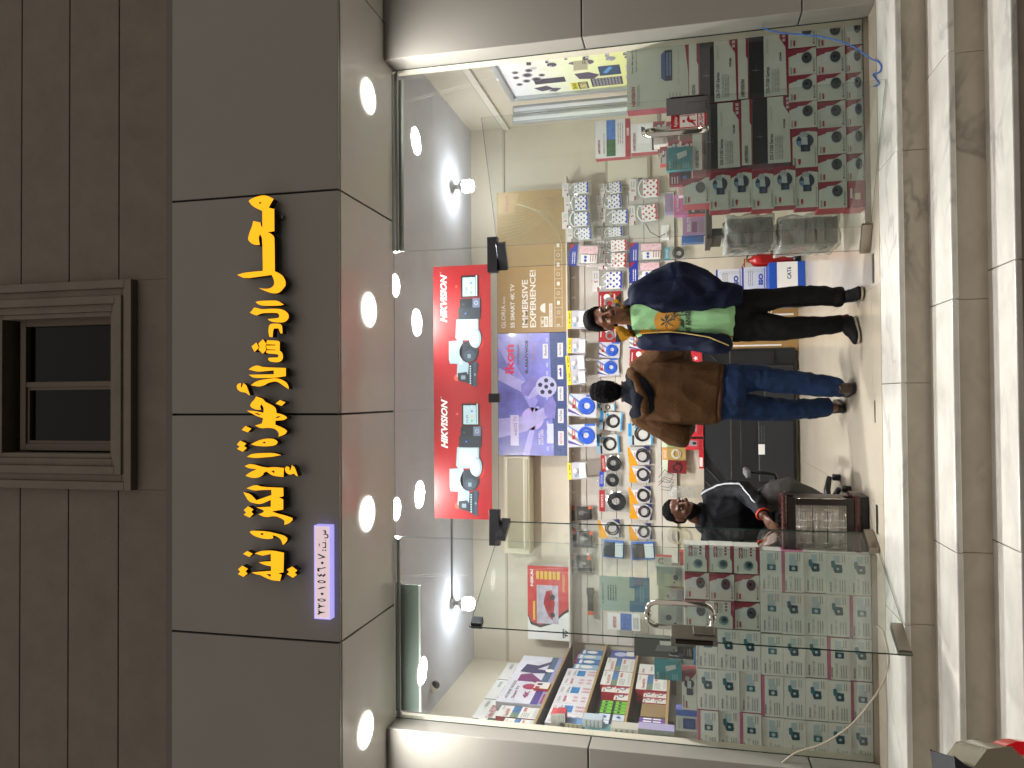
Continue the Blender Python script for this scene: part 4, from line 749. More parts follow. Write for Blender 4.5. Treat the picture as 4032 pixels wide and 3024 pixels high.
# --- hanging packs
CLR = glass_mat((.95, .96, .97), 4.0, .18, .16)
def bagm(w, h, seed=0, t=.018):
    """crinkled clear bag"""
    b = MB(); n, m = 8, 10; v = []; r = random.Random(seed)
    for s_ in (0, 1):
        for j in range(m+1):
            for i in range(n+1):
                u, q = i/n, j/m; bul = math.sin(PI*u)*math.sin(PI*q)**.6; y = (-t*bul if s_ == 0 else .002) + (r.uniform(-.004,.004) if 0 < i < n and 0 < j < m else 0)
                v.append((u*w + r.uniform(-.002,.002), y, q*h + r.uniform(-.002,.002)))
    f = []
    for s_ in (0, 1):
        for j in range(m):
            for i in range(n):
                a = s_*(n+1)*(m+1)+j*(n+1)+i; q = (a, a+1, a+n+2, a+n+1); f.append(q if s_ == 0 else q[::-1])
    b.add(v, f, CLR); return b.mesh()
def coilm(w, h, c, r0=.36, th=.07, n=5, cz=.42, seed=1):
    b = MB(); r = random.Random(seed); m = mat(c, .4)
    R_ = min(w, h)*r0
    for k in range(n):
        rr = R_*(1-.09*k+r.uniform(-.03,.03)); ox, oz = r.uniform(-.006,.006), r.uniform(-.006,.006)
        b.tube([(w*.5+ox+rr*math.cos(a)*(1+.05*math.sin(2*a+k)), -.010-.003*(k%3), h*cz+oz+rr*math.sin(a)) for a in [2*PI*i/20 for i in range(20)]], th*R_*.7, m, 5, True)
    return b.mesh()
def hdr(w, h, z0, z1, c, art=None):
    b = MB(); b.box(0, w, -.004, .001, h*z0, h*z1, mat(c, .35)); b.M = Matrix.Translation((0, -.004, 0))
    if art: art(b, w, h)
    return b.mesh()
PAL = {}
def pk_dots(w, h, c, seed):
    m = mat(c, .4); b = MB(); b.bbox(w*.1, w*.9, -.03, -.006, h*.06, h*.56, WHT, .004); b.M = Matrix.Translation((0, -.030, 0))
    for j in range(5):
        for i in range(3): b.disc(w*(.2+.27*i+(.1 if j % 2 else 0)), h*(.13+.095*j), w*.055, m, 1, n=8)
    b.rect(w*.1, h*.07, w*.9, h*.12, m, 2); b.M = Matrix(); r = random.Random(seed); b.tube([(w*(.5+(.30+.05*r.random())*math.cos(a+seed)*(1+.25*math.sin(2*a+seed))), -.035, h*(.58+.13*math.sin(a+seed))) for a in [PI*2*k/14 for k in range(12)]], .005, WHT, 6)
    return {'header_card': hdr(w, h, .78, 1, '#d8d4d2', lambda b,w,h: (b.txt('5', w*.42, h*.83, w*.52, h*.93, RDB, 1, bold=.03), b.rect(0, h*.79, w*.22, h*.84, RDB, 1), b.lines(w*.62, h*.84, w*.9, h*.95, TXG, 2, 1, 3))), 'power_strip': b.mesh(), 'bag': bagm(w, h*.8, seed)}
def pk_blue(w, h, c, seed):
    b = MB(); b.bbox(w*.12, w*.52, -.03, -.006, h*.08, h*.60, WHT, .004); b.bbox(w*.56, w*.92, -.026, -.006, h*.06, h*.66, mat('#d9b6bd', .4, nz=.3, nscale=60), .003); b.M = Matrix.Translation((0, -.031, 0)); b.disc(w*.24, h*.45, w*.07, mat('#2a3fb0',.4), 1); b.disc(w*.40, h*.45, w*.07, mat('#2a3fb0',.4), 1); b.lines(w*.2, h*.12, w*.5, h*.3, RDB, 3, 1, 2)
    return {'header_card': hdr(w, h, .74, 1, '#2536a0', lambda b,w,h: (b.poly([(w*.72,h),(w,h),(w,h*.8)], RDB, 1), b.lines(w*.1, h*.80, w*.65, h*.9, CW, 2, 1, 3))), 'power_strip': b.mesh(), 'bag': bagm(w, h*.76, seed)}
def pk_red(w, h, c, seed):
    return {'header_card': hdr(w, h, 0, 1, '#a01822', lambda b,w,h: (b.poly([(0,0),(w*.9,0),(w*.7,h*.2),(0,h*.25)],BLK,1), b.disc(w*.72, h*.62, w*.16, WHT, 1), b.txt('fujistar', w*.3, h*.22, w*.9, h*.34, CW, 2, .2, .03), b.disc(w*.88,h*.45,w*.06,mat('#7b8a2f',.4),2), b.lines(w*.3, h*.88, w*.8, h*.94, CW, 1, 1, 3))), 'cable': coilm(w*.8, h, '#8d8a88', .33, .12, 5, .48, seed)}
def pk_strip(w, h, c, seed):
    b = MB(); b.box(0, w, -.006, .001, 0, h*.78, mat('#b9b9c2', .3)); b.bbox(w*.08, w*.92, -.045, -.0065, h*.05, h*.38, WHT, .006); b.M = Matrix.Translation((0, -.045, 0))
    for i in range(4):
        for dz in (0, .05): b.rect(w*(.18+.19*i), h*(.14+dz*2), w*(.205+.19*i), h*(.17+dz*2), DKR, 1)
        b.rect(w*(.21+.19*i), h*.19, w*(.24+.19*i), h*.205, DKR, 1)
    b.M = Matrix(); b.lathe([(.001,-.04),(w*.13,-.04),(w*.15,-.007)], WHT, 16, (w*.5, 0, h*.58), 'y'); b.rect(w*.12, h*.52, w*.3, h*.66, mat('#7da2b4', .4), 1, -.006)
    return {'header_card': hdr(w, h, .78, 1, '#d8cf1d', lambda b,w,h: (b.txt('fujistar', w*.55, h*.83, w*.9, h*.92, mat('#3a5a1a',.4), 1, .2, .03), b.rect(0, h*.775, w, h*.80, RDB, 1), b.rect(w*.3, h*.86, w*.4, h*.9, DKR, 1))), 'power_strip': b.mesh()}
def pk_cat(w, h, c, seed):
    def art(b, w, h):
        for k, cc in enumerate(('#3f7fd0', '#e6e6ea', '#8f8a80', '#e6e6ea', '#4a3f98')): b.poly([(w*(.95-.19*k),h),(w*(1.08-.19*k) if k else w,h),(w*(.42-.19*k)+w*.1,h*.35) if False else (max(w*(.55-.19*k),0),h*.45),(max(w*(.42-.19*k),0),h*.45)], mat(cc, .35), 1+k*.3)
        b.rect(w*.34, h*.74, w*.78, h*.86, mat('#9c1f2a', .4), 3); b.txt('MAX', w*.52, h*.76, w*.76, h*.84, CW, 4, .2, .03); b.rect(w*.9, h*.02, w, h*.4, mat('#3565c8',.4), 2)
    return {'header_card': hdr(w, h, 0, 1, '#c4c8d2', art), 'cable': coilm(w, h, '#2f62d0', .36, .13, 7, .36, seed)}
def pk_hdmi(w, h, c, seed):
    return {'header_card': hdr(w, h, 0, 1, '#c9cbc8', lambda b,w,h: (b.rect(w*.4,h*.86,w,h,mat('#1f8fd0',.3),1), b.rect(0,h*.86,w*.4,h,mat('#9cc8e6',.3),1), b.rect(0,h*.76,w,h*.84,DKR,1), b.rect(w*.45,h*.775,w*.9,h*.825,CW,2), b.rect(0,0,w,h*.07,mat('#3f9fd8',.3),1), b.disc(w*.82,h*.66,w*.08,mat('#3f9fd8',.3),1))), 'cable': coilm(w, h, '#26272a', .34, .10, 4, .40, seed)}
def pk_yel(w, h, c, seed):
    return {'header_card': hdr(w, h, 0, 1, '#b9b7b8', lambda b,w,h: (b.poly([(0,h),(w,h),(w*1.0,h*.92),(0,h*.58)],mat('#d99a12',.3),1), b.poly([(w*.05,h*.60),(w*.85,h*.88),(w*.8,h*.55)],mat('#d9d6da',.3),2), b.poly([(w,h*.32),(w,0),(w*.7,0)],mat('#22305f',.3),1), b.poly([(0,h*.1),(0,0),(w*.6,0)],mat('#22305f',.3),1), b.lines(w*.35,h*.62,w*.7,h*.72,RDB,2,3,4))), 'cable': coilm(w, h, '#2b2a2d', .36, .10, 4, .36, seed)}
def pk_coil(w, h, c, seed):
    return {'header_card': hdr(w, h, .80, 1, c, lambda b,w,h: b.lines(w*.2,h*.86,w*.8,h*.94,CW,2,1,seed)), 'cable': coilm(w, h, '#202124', .40, .15, 6, .38, seed), 'bag': bagm(w, h*.82, seed)}
def pk_gold(w, h, c, seed):
    return {'header_card': hdr(w, h, 0, 1, c, lambda b,w,h: (b.rect(0,h*.78,w,h,mat('#d9a05a' if seed % 2 else '#cfe0c4',.3),1), b.lines(w*.2,h*.84,w*.8,h*.94,CW,2,2,seed))), 'cable': coilm(w, h, '#ddd8c8' if c != '#7a1f24' else '#5a3236', .36, .09, 4, .40, seed)}
def pk_tool(w, h, c, seed):
    b = MB(); b.bbox(w*.08, w*.92, -.06, -.004, h*.1, h*.72, mat('#2c2c28', .5, nz=.4, nscale=30), .012); b.bbox(w*.2, w*.5, -.07, -.058, h*.15, h*.45, BLKM, .006); b.box(w*.75, w*.95, -.064, -.05, h*.08, h*.22, mat('#c4552a', .4))
    return {'header_card': hdr(w, h, .84, 1, '#4a4c46', lambda b,w,h: b.rect(w*.7,h*.86,w,h,mat('#c4552a',.4),1)), 'tool': b.mesh(), 'bag': bagm(w, h*.9, seed, .07)}
def pk_bag(w, h, c, seed):
    b = MB(); b.bbox(w*.1, w*.9, -.05, -.004, h*.45, h*.95, mat('#2a3138', .5), .012); b.box(w*.12, w*.88, -.052, -.004, h*.05, h*.42, mat('#c3d0d4', .4))
    return {'header_card': hdr(w, h, 0, 1, '#3f6fc4', lambda b,w,h: b.txt('CAR', w*.1,h*.1,w*.4,h*.25,CW,1,bold=.02)), 'contents': b.mesh()}
HK = MB(); HK.tube([(0, 0, 0), (0, -.10, 0), (0, -.115, .012)], .0022, CHROME, 6); HK.box(-.012, .012, -.003, .0, -.02, .02, WHT); HKM = HK.mesh()
def grp(idx): return {1: (200, 450), 2: (200, 950), 3: (200, 1500), 4: (200, 2000)}[idx]
KIND = {'dots_b': (pk_dots, '#2a40b4', 'dotted_power_strip', 'blue dotted power strip in a bag'), 'dots_r': (pk_dots, '#b32a38', 'dotted_power_strip', 'red dotted power strip in a bag'),
 'blue': (pk_blue, '', 'bagged_power_strip', 'power strip bag with blue header'), 'red': (pk_red, '', 'cable_pack', 'red cable pack with grey cable'), 'strip': (pk_strip, '', 'blister_power_strip', 'power strip pack with yellow header'),
 'cat': (pk_cat, '', 'network_cable_pack', 'blue coiled network cable pack'), 'hdmi': (pk_hdmi, '', 'cable_pack', 'light blue topped cable pack'), 'yel': (pk_yel, '', 'cable_pack', 'yellow and navy cable pack'),
 'coilr': (pk_coil, '#a8232c', 'cable_pack', 'thick black coiled cable pack with red header'), 'coilb': (pk_coil, '#1f3fb4', 'cable_pack', 'blue headed pack of black coiled cable'), 'green': (pk_gold, '#9fc08a', 'cable_pack', 'green and white pack of white cable'),
 'gold': (pk_gold, '#a8925a', 'cable_pack', 'gold pack of coiled white cable'), 'maroon': (pk_gold, '#7a1f24', 'cable_pack', 'dark red pack of coiled cable'), 'tool': (pk_tool, '', 'tool_pack', 'black and orange accessory in a clear bag'), 'bag': (pk_bag, '', 'accessory_pack', 'blue and black car accessory pack'),
 'blk': (pk_coil, '#4fa0b8', 'cable_pack', 'black cable in a clear bag')}
PK = [  # kind, region, zx0, zy0, zx1, zy1 (top..bottom, right..left), where
 ('dots_b',1,40,815,380,955,'top row, farthest right'),('dots_b',1,65,965,365,1165,'top row, second from the right'),('dots_b',1,40,1170,385,1345,'top row, third from the right'),('dots_b',1,100,1350,410,1500,'top row, fourth from the right, hanging lower'),
 ('dots_b',1,490,805,770,945,'second row, farthest right'),('dots_b',1,460,952,770,1130,'second row, second from the right'),('dots_b',1,465,1145,845,1320,'second row, third from the right'),('dots_b',1,455,1345,780,1460,'second row, fourth from the right, turned sideways'),
 ('dots_r',1,835,775,1215,1010,'third row, farthest right'),('dots_r',1,835,1065,1205,1280,'third row, second from the right'),('dots_r',1,465,1485,840,1635,'second row, by the glass joint, right one'),('dots_r',2,465,140,825,335,'second row, by the glass joint, left one'),
 ('dots_b',2,395,355,780,590,'above the shoulder of the man in the navy jacket'),
 ('blue',2,115,65,480,300,'top row, right of the big gold box'),('blue',2,840,30,1240,240,'third row, right one of two'),('blue',2,840,248,1220,485,'third row, left one of two'),('blk',2,1260,70,1520,215,'bottom row, right of the navy sleeve'),
 ('red',2,470,598,740,830,'right of the standing man\'s head'),('red',2,470,1010,740,1200,'left of the standing man\'s head'),('red',2,835,1300,1110,1500,'between the two standing men'),
 ('strip',2,100,825,330,1040,'top row, above the head of the man in navy'),('strip',2,100,1162,330,1338,'top row, first of the three hung together'),('strip',2,90,1345,330,1530,'top row, second of the three hung together'),('strip',2,105,1532,340,1690,'top row, third of the three hung together'),('strip',3,110,955,350,1160,'top row, alone below the air conditioner end'),
 ('cat',2,470,1205,720,1388,'second row, right one of two beside the red packs'),('cat',2,462,1393,720,1590,'second row, left one of two beside the red packs'),('cat',2,835,1160,1180,1298,'third row, half behind the navy sleeve'),('cat',3,105,170,440,435,'top row, touching the head of the man in brown'),('cat',3,115,505,455,775,'top row, left one of the large two'),
 ('hdmi',3,465,270,670,350,'second row, half behind the man in brown'),('hdmi',3,475,378,745,600,'second row, right one'),('hdmi',3,455,628,725,852,'second row, left one'),('hdmi',3,825,505,1115,762,'third row, beside the brown jacket'),
 ('coilr',3,510,870,755,1072,'second row, middle'),('coilb',3,480,1082,735,1268,'second row'),('coilr',3,480,1298,810,1560,'second row, large one'),
 ('yel',3,835,768,1100,990,'third row, first from the brown jacket'),('yel',3,835,1008,1090,1212,'third row, second from the brown jacket'),('yel',3,840,1243,1105,1448,'third row, third from the brown jacket'),('yel',3,840,1458,1105,1655,'third row, fourth from the brown jacket'),('yel',4,480,122,740,345,'second row, farthest left'),('yel',4,842,172,1110,368,'third row, farthest left'),
 ('green',3,1222,645,1510,778,'bottom row, under the brown sleeve'),('gold',3,1230,785,1510,943,'bottom row, second'),('maroon',3,1225,948,1515,1105,'bottom row, third'),
 ('tool',3,150,1465,430,1655,'top row, right one'),('tool',4,165,250,430,480,'top row, middle one behind the open door'),('tool',4,150,520,430,770,'top row, left one behind the open door'),('bag',4,525,382,775,600,'second row behind the open door'),('bag',4,870,388,1150,610,'third row behind the open door')]
GN = {'dots_b': 'blue dotted power strips', 'dots_r': 'red dotted power strips', 'blue': 'blue headed power strip bags', 'red': 'red cable packs', 'strip': 'yellow headed power strips', 'cat': 'blue network cable packs', 'hdmi': 'light blue cable packs', 'yel': 'yellow and navy cable packs', 'tool': 'bagged black and orange accessories', 'bag': 'blue car accessory packs', 'coilr': 'red headed cable coils'}
for k, (kd, rg, a0, c0, a1, c1, wh) in enumerate(PK):
    ox, oy = 2200, grp(rg)[1]; px = (ox+a0*.3315, oy+c0*.3315, ox+a1*.3315, oy+c1*.3315)
    yy = 2.865 if px[0] < 2245 else 3.02; x, z, w, h = spot(*px, yy); fn, c, nm, desc = KIND[kd]
    o = place(nm, fn(w, h, c, k+3), (x, yy, z), '%s, back wall, %s' % (desc, wh) if 'row' in wh else '%s hanging %s' % (desc, wh), 'pack', (GN[kd] + ' hung on the back wall') if kd in GN else None, (0, random.uniform(-.09, .09), jit(.10)))
    hk = place('display_hook', HKM, (x+w/2, yy+.06 if yy > 3 else 2.98, z+h*1.0-.01), 'metal hook of the %s, %s' % (desc.split(' in ')[0].split(' with ')[0], wh), 'hook', 'display hooks on the slatted panel')
for k, (fx, fy, l) in enumerate(((2258, 1093, 'empty, right of the socket packs near the gold box'), (2258, 1172, 'empty, above the head of the man in navy'), (2252, 1785, 'empty, left of the large blue cable packs'), (2255, 1938, 'empty, left of the last yellow headed pack'))):
    q = P(fx, fy, Y=3.06); place('display_hook', HKM, q, 'metal display hook, ' + l, 'hook', 'display hooks on the slatted panel')
b = MB(); q = P(2625, 1900, Y=3.0)
for a, c, e_ in ((0, 0, .0), (.05, .03, .02), (-.03, -.04, .01)): b.tube([(a, -.01, .08), (a+.06+e_, -.02, .02), (a+.03, -.02, -.07), (a-.05, -.015, -.03), (a-.04, -.01, .05)], .003, BLK, 6)
o = b.build('loose_cable'); o.location = q; tag(o, 'loose thin black cable looped on a hook above the black television', 'cable')
q = P(2640, 1935, Y=3.02); o = link('plastic_bag', bagm(.12, .26, 77, .03)); o.location = (q.x-.06, 3.0, q.z-.25); tag(o, 'crumpled clear plastic bag hanging beside the loose black cable', 'plastic bag')
q = P(2660, 2110, Y=3.02); o = link('cable_coil', coilm(.2, .2, '#b8b49f', .4, .08, 3, .5, 5)); o.location = (q.x-.1, 3.02, q.z-.1); tag(o, 'pale cream cable coil hanging left of the seated man', 'cable')
# --- red speaker / accessory boxes standing on the television
def f_red(star):
    def f(b, w, h): b.rect(w*.35, h*.35, w*.85, h*.8, mat('#8f8a90', .4, nz=.3), 1); b.rect(w*.5, h*.4, w*.72, h*.6, DKR, 2); b.lines(w*.1,h*.08,w*.9,h*.25,mat('#6f1018',.4),3,1,4)
    def g(b, w, h): b.poly([(w*.5+w*.28*math.cos(PI/2+PI*i/5)*(1 if i % 2 == 0 else .42), h*.28+w*.28*math.sin(PI/2+PI*i/5)*(1 if i % 2 == 0 else .42)) for i in range(10)], WHT, 1); b.lines(w*.2,h*.6,w*.5,h*.85,CW,2,1,4)
    return g if star else f
for k, (rg, a, l, st) in enumerate(((2,(1412,1222,1700,1333),'between the standing men, right one',0),(2,(1440,1337,1700,1445),'with a white star, between the standing men',1),(3,(1495,485,1722,660),'with a grey screen picture, left of the man in brown',0),(3,(1512,690,1722,820),'with black lettering, left of the man in brown',0))):
    px = (2200+a[0]*.3315, grp(rg)[1]+a[1]*.3315, 2200+a[2]*.3315, grp(rg)[1]+a[3]*.3315)
    x, z, w, h = spot(*px, 2.95); place('red_box', card(w, h, .09, mat('#c22f3a', .4, nz=.04), '#8f1d26', f_red(st)), (x, 2.95, max(z, .918)), 'red box standing on the black television, ' + l, 'box', 'red boxes on the black television')
putbox('red_box', (2752, 1772, 2771, 1845), 2.9, .1, '#b9202c', '#8f1d26', 'small red case lying flat on the left part of the black television', fn=lambda b,w,h: b.rect(w*.1,h*.2,w*.6,h*.9,CW,1))
# --- big boxes on the ledge
def sil(b, W_, H):
    """footballers' legs and a ball on the purple box"""
    V = mat('#7d78c0', .3, nz=.25, nscale=8); V2 = mat('#a9a4dc', .3, nz=.2)
    b.poly([(W_*.62,H),(W_*.72,H*.98),(W_*.60,H*.62),(W_*.56,H*.45),(W_*.50,H*.40),(W_*.46,H*.55),(W_*.52,H*.66)], V2, 2); b.poly([(W_*.50,H*.66),(W_*.58,H*.66),(W_*.66,H*.46),(W_*.60,H*.42),(W_*.48,H*.56)], V, 3)
    b.poly([(W_*.14,H),(W_*.30,H),(W_*.32,H*.62),(W_*.40,H*.30),(W_*.33,H*.24),(W_*.20,H*.58)], V2, 2); b.poly([(W_*.32,H*.32),(W_*.42,H*.34),(W_*.50,H*.22),(W_*.42,H*.16),(W_*.30,H*.18)], V, 3)
    b.disc(W_*.56, H*.30, H*.15, mat('#b7b8dc', .3), 4, n=24)
    for a in range(5): b.disc(W_*.56+H*.09*math.cos(a*1.257), H*.30+H*.09*math.sin(a*1.257), H*.035, mat('#232850', .3), 5, n=5)
    b.disc(W_*.56, H*.30, H*.032, mat('#232850', .3), 5, n=5)
e = empty('television_box', 'flat purple and blue television box with footballers and a red brand word on the ledge', 'box', None, (-.614, 2.92, 2.281)); W_, H = 1.285, .742
PU = mat('#7577c8', .3, nz=.45, nscale=2.5, coat=.2); b = MB(); b.box(0, W_, 0, .14, 0, H, PU, mat('#4a3f7c', .4)); b.poly([(0,H*.2),(W_,H*.25),(W_,H*.0),(0,0)], mat('#344a7e', .35, nz=.55, nscale=60), 1)
b.poly([(W_*.35,H*.5),(W_*.9,H),(W_*.98,H),(W_*.45,H*.42)], mat('#8f8ed6', .3, nz=.2), 1); b.poly([(0,H*.65),(W_*.4,H*.45),(W_*.4,H*.4),(0,H*.55)], mat('#a5a0e0', .3, nz=.2), 1)
for k in range(14): b.rect(W_*(.04+.068*k), H*.27, W_*(.075+.068*k), H*.30, mat('#9fb0e8', .3), 1)
b.disc(W_*.3, H*.5, .12, mat('#b9a9e6', .3), 1)
sil(b, W_, H); b.build('box_body', e)
b = MB(); K2 = mat('#1f2238', .4); b.txt('ikon', W_*.67, H*.76, W_*.91, H*.90, mat('#d8265c', .4), 6, 0, .03); b.txt('LIFE FUN EASY', W_*.74, H*.685, W_*.91, H*.715, K2, 6, bold=.01); b.txt('IK-55A71WOS', W_*.67, H*.555, W_*.94, H*.60, K2, 6, bold=.03)
b.txt('We Win Cup', W_*.77, H*.46, W_*.93, H*.49, mat('#c45a7a', .4), 6); b.rect(W_*.08, H*.70, W_*.33, H*.82, mat('#c9c6ea', .3), 6); b.txt('webOS TV', W_*.16, H*.725, W_*.32, H*.775, mat('#8a3f8e', .4), 7)
b.txt('FREE WALL', W_*.09, H*.385, W_*.20, H*.415, WHT, 6, bold=.01); b.txt('MOUNT INSIDE', W_*.09, H*.345, W_*.21, H*.375, WHT, 6, bold=.01); b.rect(W_*.10, H*.20, W_*.26, H*.29, mat('#c9d0ea', .4), 6)
for t, u, c in (('NETFLIX', .085, '#b3202c'), ('YouTube', .265, '#2a2a34'), ('prime video', .445, '#2a2a34'), ('شاهد', .62, '#2a3a90'), ('App Store', .80, '#2a2a34')):
    b.rect(W_*u, H*.055, W_*(u+.115), H*.135, mat('#d5d6dc', .4), 6)
    if t != 'شاهد': b.txt(t, W_*(u+.012), H*.078, W_*(u+.103), H*.112, mat(c, .4), 7, bold=.01)
    else: b.poly([(W_*(u+.02),H*.08),(W_*(u+.09),H*.08),(W_*(u+.09),H*.10),(W_*(u+.075),H*.12),(W_*(u+.07),H*.095),(W_*(u+.05),H*.11),(W_*(u+.02),H*.095)], mat(c,.4), 7)
b.rect(W_*.79, H*.27, W_*.91, H*.345, mat('#d5d6dc', .4), 6); b.txt('Bluetooth', W_*.815, H*.29, W_*.90, H*.325, K2, 7, bold=.01); b.build('print', e)
TAN = mat('#a3885a', .5, nz=.06, nscale=5); TWH = mat('#e2ddd2', .45)
e = empty('television_box', 'tan television box printed IMMERSIVE EXPERIENCE in white, on the ledge over the standing man', 'box', None, (.676, 2.92, 2.281)); W_, H = 1.50, .742
b = MB(); b.box(0, W_, 0, .14, 0, H, TAN, mat('#8d7349', .5)); b.build('box_body', e)
b = MB(); b.txt('GLORIA', .055, .655, .30, .70, TWH, 2); b.txt('Series', .315, .658, .39, .685, TWH, 2); b.txt('55 SMART 4K TV', .055, .555, .52, .60, TWH, 2, bold=.03); b.txt('IMMERSIVE', .055, .41, .56, .475, TWH, 2, bold=.025); b.txt('EXPERIENCE!', .055, .325, .66, .39, TWH, 2, bold=.025)
b.rect(.055, .195, .165, .275, TWH, 2); b.rect(.061, .24, .159, .269, TAN, 3); b.txt('4K', .085, .243, .135, .266, TWH, 4, bold=.03); b.txt('UHD', .075, .203, .147, .232, TAN, 3, bold=.03); b.rect(.055, .15, .30, .185, TWH, 2); b.txt('WALL MOUNT INSIDE', .065, .158, .29, .177, TAN, 3, bold=.01)
b.disc(.255, .225, .05, TWH, 2, .055, 16, 0, 0, 180); b.txt('2', .062, .075, .085, .105, TWH, 2, bold=.03); b.rect(.055, .045, .90, .048, TWH, 2); b.rect(.055, .122, .90, .125, TWH, 2)
for k in range(9): x = .055+.1*k; b.rect(x-.001, .048, x+.002, .122, TWH, 2); (b.ring(x+.05, .085, .014, .018, TWH, 2, 12) if k % 2 else b.rect(x+.03, .07, x+.07, .10, TWH, 2)) if k else None
WV = mat('#cbbd9c', .5)
for k in range(16):
    o_ = .035*k; b.tube([(.62+o_*.9, -.001, .0+.002), (.95+o_*.6, -.001, .05+o_*.25), (1.25+o_*.2, -.001, .22+o_*.5), (1.38, -.001, .50+o_*.3)], .0012, WV, 3)
    if k < 12: b.tube([(.98+.04*k, -.001, .70), (1.05+.03*k, -.001, .45), (1.2+.02*k, -.001, .2), (1.42, -.001, .02+.02*k)], .0012, WV, 3)
b.poly([(1.27,.55),(1.48,.50),(1.50,.72),(1.27,.73)], mat('#b59a70', .5), 3); b.txt('impex', 1.29, .60, 1.47, .655, mat('#b5666a', .45), 4, bold=.01); b.build('print', e)
e = empty('air_conditioner', 'cream wall air conditioner with ribbed grille, partly behind the purple box', 'air conditioner', None, (-1.64, 2.86, 2.675)); CRM = mat('#cdc8ae', .4)
b = MB(); b.bbox(0, 1.02, 0, .22, 0, .285, CRM, .02); b.build('housing', e)
b = MB()
for k in range(16): b.bbox(.06, 1.0, -.006, .0, .075+.0105*k, .0815+.0105*k, mat('#b5b096', .4), .001)
b.build('grille', e); b = MB(); b.bbox(.05, .99, -.008, .0, .02, .055, mat('#a8a38a', .4), .003); b.build('air_flap', e)
e = empty('television_box', 'red and white television box with a racing car picture on the ledge, left', 'box', None, (-2.53, 2.93, 2.281)); W_, H = .765, .44
b = MB(); RW = mat('#c23434', .35, nz=.05); b.box(0, W_, 0, .12, 0, H, WHT, mat('#cfcfd2', .4)); b.poly([(W_,0),(W_,H),(W_*.32,H),(W_*.20,H*.93),(W_*.16,H*.7),(W_*.22,H*.40),(W_*.36,H*.12),(W_*.40,0)], DKR, 1); b.poly([(W_,0),(W_,H),(W_*.35,H),(W_*.235,H*.91),(W_*.20,H*.7),(W_*.25,H*.42),(W_*.40,H*.12),(W_*.44,0)], RW, 2)
b.rect(W_*.22, H*.26, W_*.74, H*.78, mat('#b9b4c4', .35, nz=.3, nscale=14), 3); b.poly([(W_*.27,H*.40),(W_*.5,H*.34),(W_*.68,H*.42),(W_*.66,H*.55),(W_*.5,H*.62),(W_*.32,H*.50)], mat('#a83038', .35, nz=.3, nscale=30), 4); b.disc(W_*.34,H*.40,.025,DKR,5); b.disc(W_*.58,H*.40,.028,DKR,5); b.build('box_body', e)
b = MB(); b.txt('NIKAI', W_*.72, H*.86, W_*.95, H*.93, WHT, 4, bold=.04); YE = mat('#d8b83c', .4)
for k in range(6): b.rect(W_*.82, H*(.72-.10*k), W_*.93, H*(.79-.10*k), YE, 4)
b.rect(W_*.26, H*.82, W_*.52, H*.87, YE, 4); b.txt('NTV3272LED7', W_*.66, H*.10, W_*.90, H*.16, YE, 4, bold=.03); b.txt('HIGH', W_*.04, H*.12, W_*.16, H*.17, DKR, 4, bold=.05); b.txt('TV', W_*.05, H*.04, W_*.15, H*.11, DKR, 4, bold=.06); b.build('print', e)
# --- electrical panel, sockets
e = empty('breaker_panel', 'flush cream electrical panel with a hinged cover on the back wall, right part', 'electrical panel', None, (0, 0, 0)); a = P(2382, 620, Y=3.08); c = P(2562, 735, Y=3.08)
b = MB(); b.bbox(c.x, a.x, 3.072, 3.0995, c.z, a.z, mat('#a59e8c', .4), .005); b.build('frame', e); b = MB(); b.bbox(c.x+.035, a.x-.035, 3.064, 3.0715, c.z+.03, a.z-.03, mat('#cfc8b6', .4), .003); b.build('cover', e)
b = MB(); b.box(c.x+.05, c.x+.09, 3.058, 3.064, c.z+.08, c.z+.13, DKR); b.build('latch', e)
q = P(2620, 915, Y=3.05); e = empty('socket_outlet', 'white wall socket with a plug and black lead low on the slatted panel', 'socket', None, (q.x, 3.06, q.z)); b = MB(); b.bbox(-.08, .08, -.012, 0, -.04, .04, WHT, .004); b.build('plate', e); b = MB(); b.bbox(-.04, .0, -.05, -.012, -.02, .02, WHT, .004); b.tube([(-.02,-.05,0),(-.06,-.08,.06),(.0,-.07,.15),(.1,-.03,.2)], .004, BLK, 6); b.build('plug', e)
# --- back of a very large television leaning by the wall
e = empty('television', 'very large black television seen from the back, standing on the floor against the back wall', 'television', None, (-1.20, 2.93, .035)); BT = mat('#17191c', .42, nz=.08, nscale=5, bump=.05, bscale=200); BT2 = mat('#24272b', .4)
b = MB(); b.bbox(0, 1.665, .035, .055, 0, .88, BT, .004); b.build('back_panel', e)
b = MB(); b.bbox(.02, 1.64, .012, .034, .20, .62, BT, .006); b.ext([(.30,.62),(.62,.86),(1.10,.86),(1.36,.62)], .016, .034, BT2); b.bbox(.35, .95, -.01, .011, .03, .36, BT2, .01); b.bbox(1.0, 1.5, -.002, .011, .02, .30, BT2, .01); b.build('rear_cover', e)
b = MB()
for p, q in (((.04,.58),(.34,.86)), ((.18,.58),(.48,.86)), ((1.05,.45),(1.45,.84)), ((1.2,.40),(1.6,.80)), ((.97,.10),(.97,.52)), ((.97,.52),(.5,.52)), ((.30,.14),(.97,.14))): b.tube([(p[0], .012, p[1]), (q[0], .012, q[1])], .006, mat('#34383d', .35), 6)
b.build('rib', e); b = MB(); b.rect(.62, .30, .72, .36, WHT, 20, .0); b.lines(.74, .3, .9, .36, mat('#4a4e54', .4), 3, 20, 5); b.build('label_sticker', e)
b = MB(); b.tube([(.25, -.02, -.03), (.30, .03, .01)], .008, CHROME, 6); b.tube([(1.45, -.02, -.03), (1.40, .03, .01)], .008, CHROME, 6); b.build('foot', e)
CBX = mat('#9c7a45', .6, nz=.08, nscale=6)
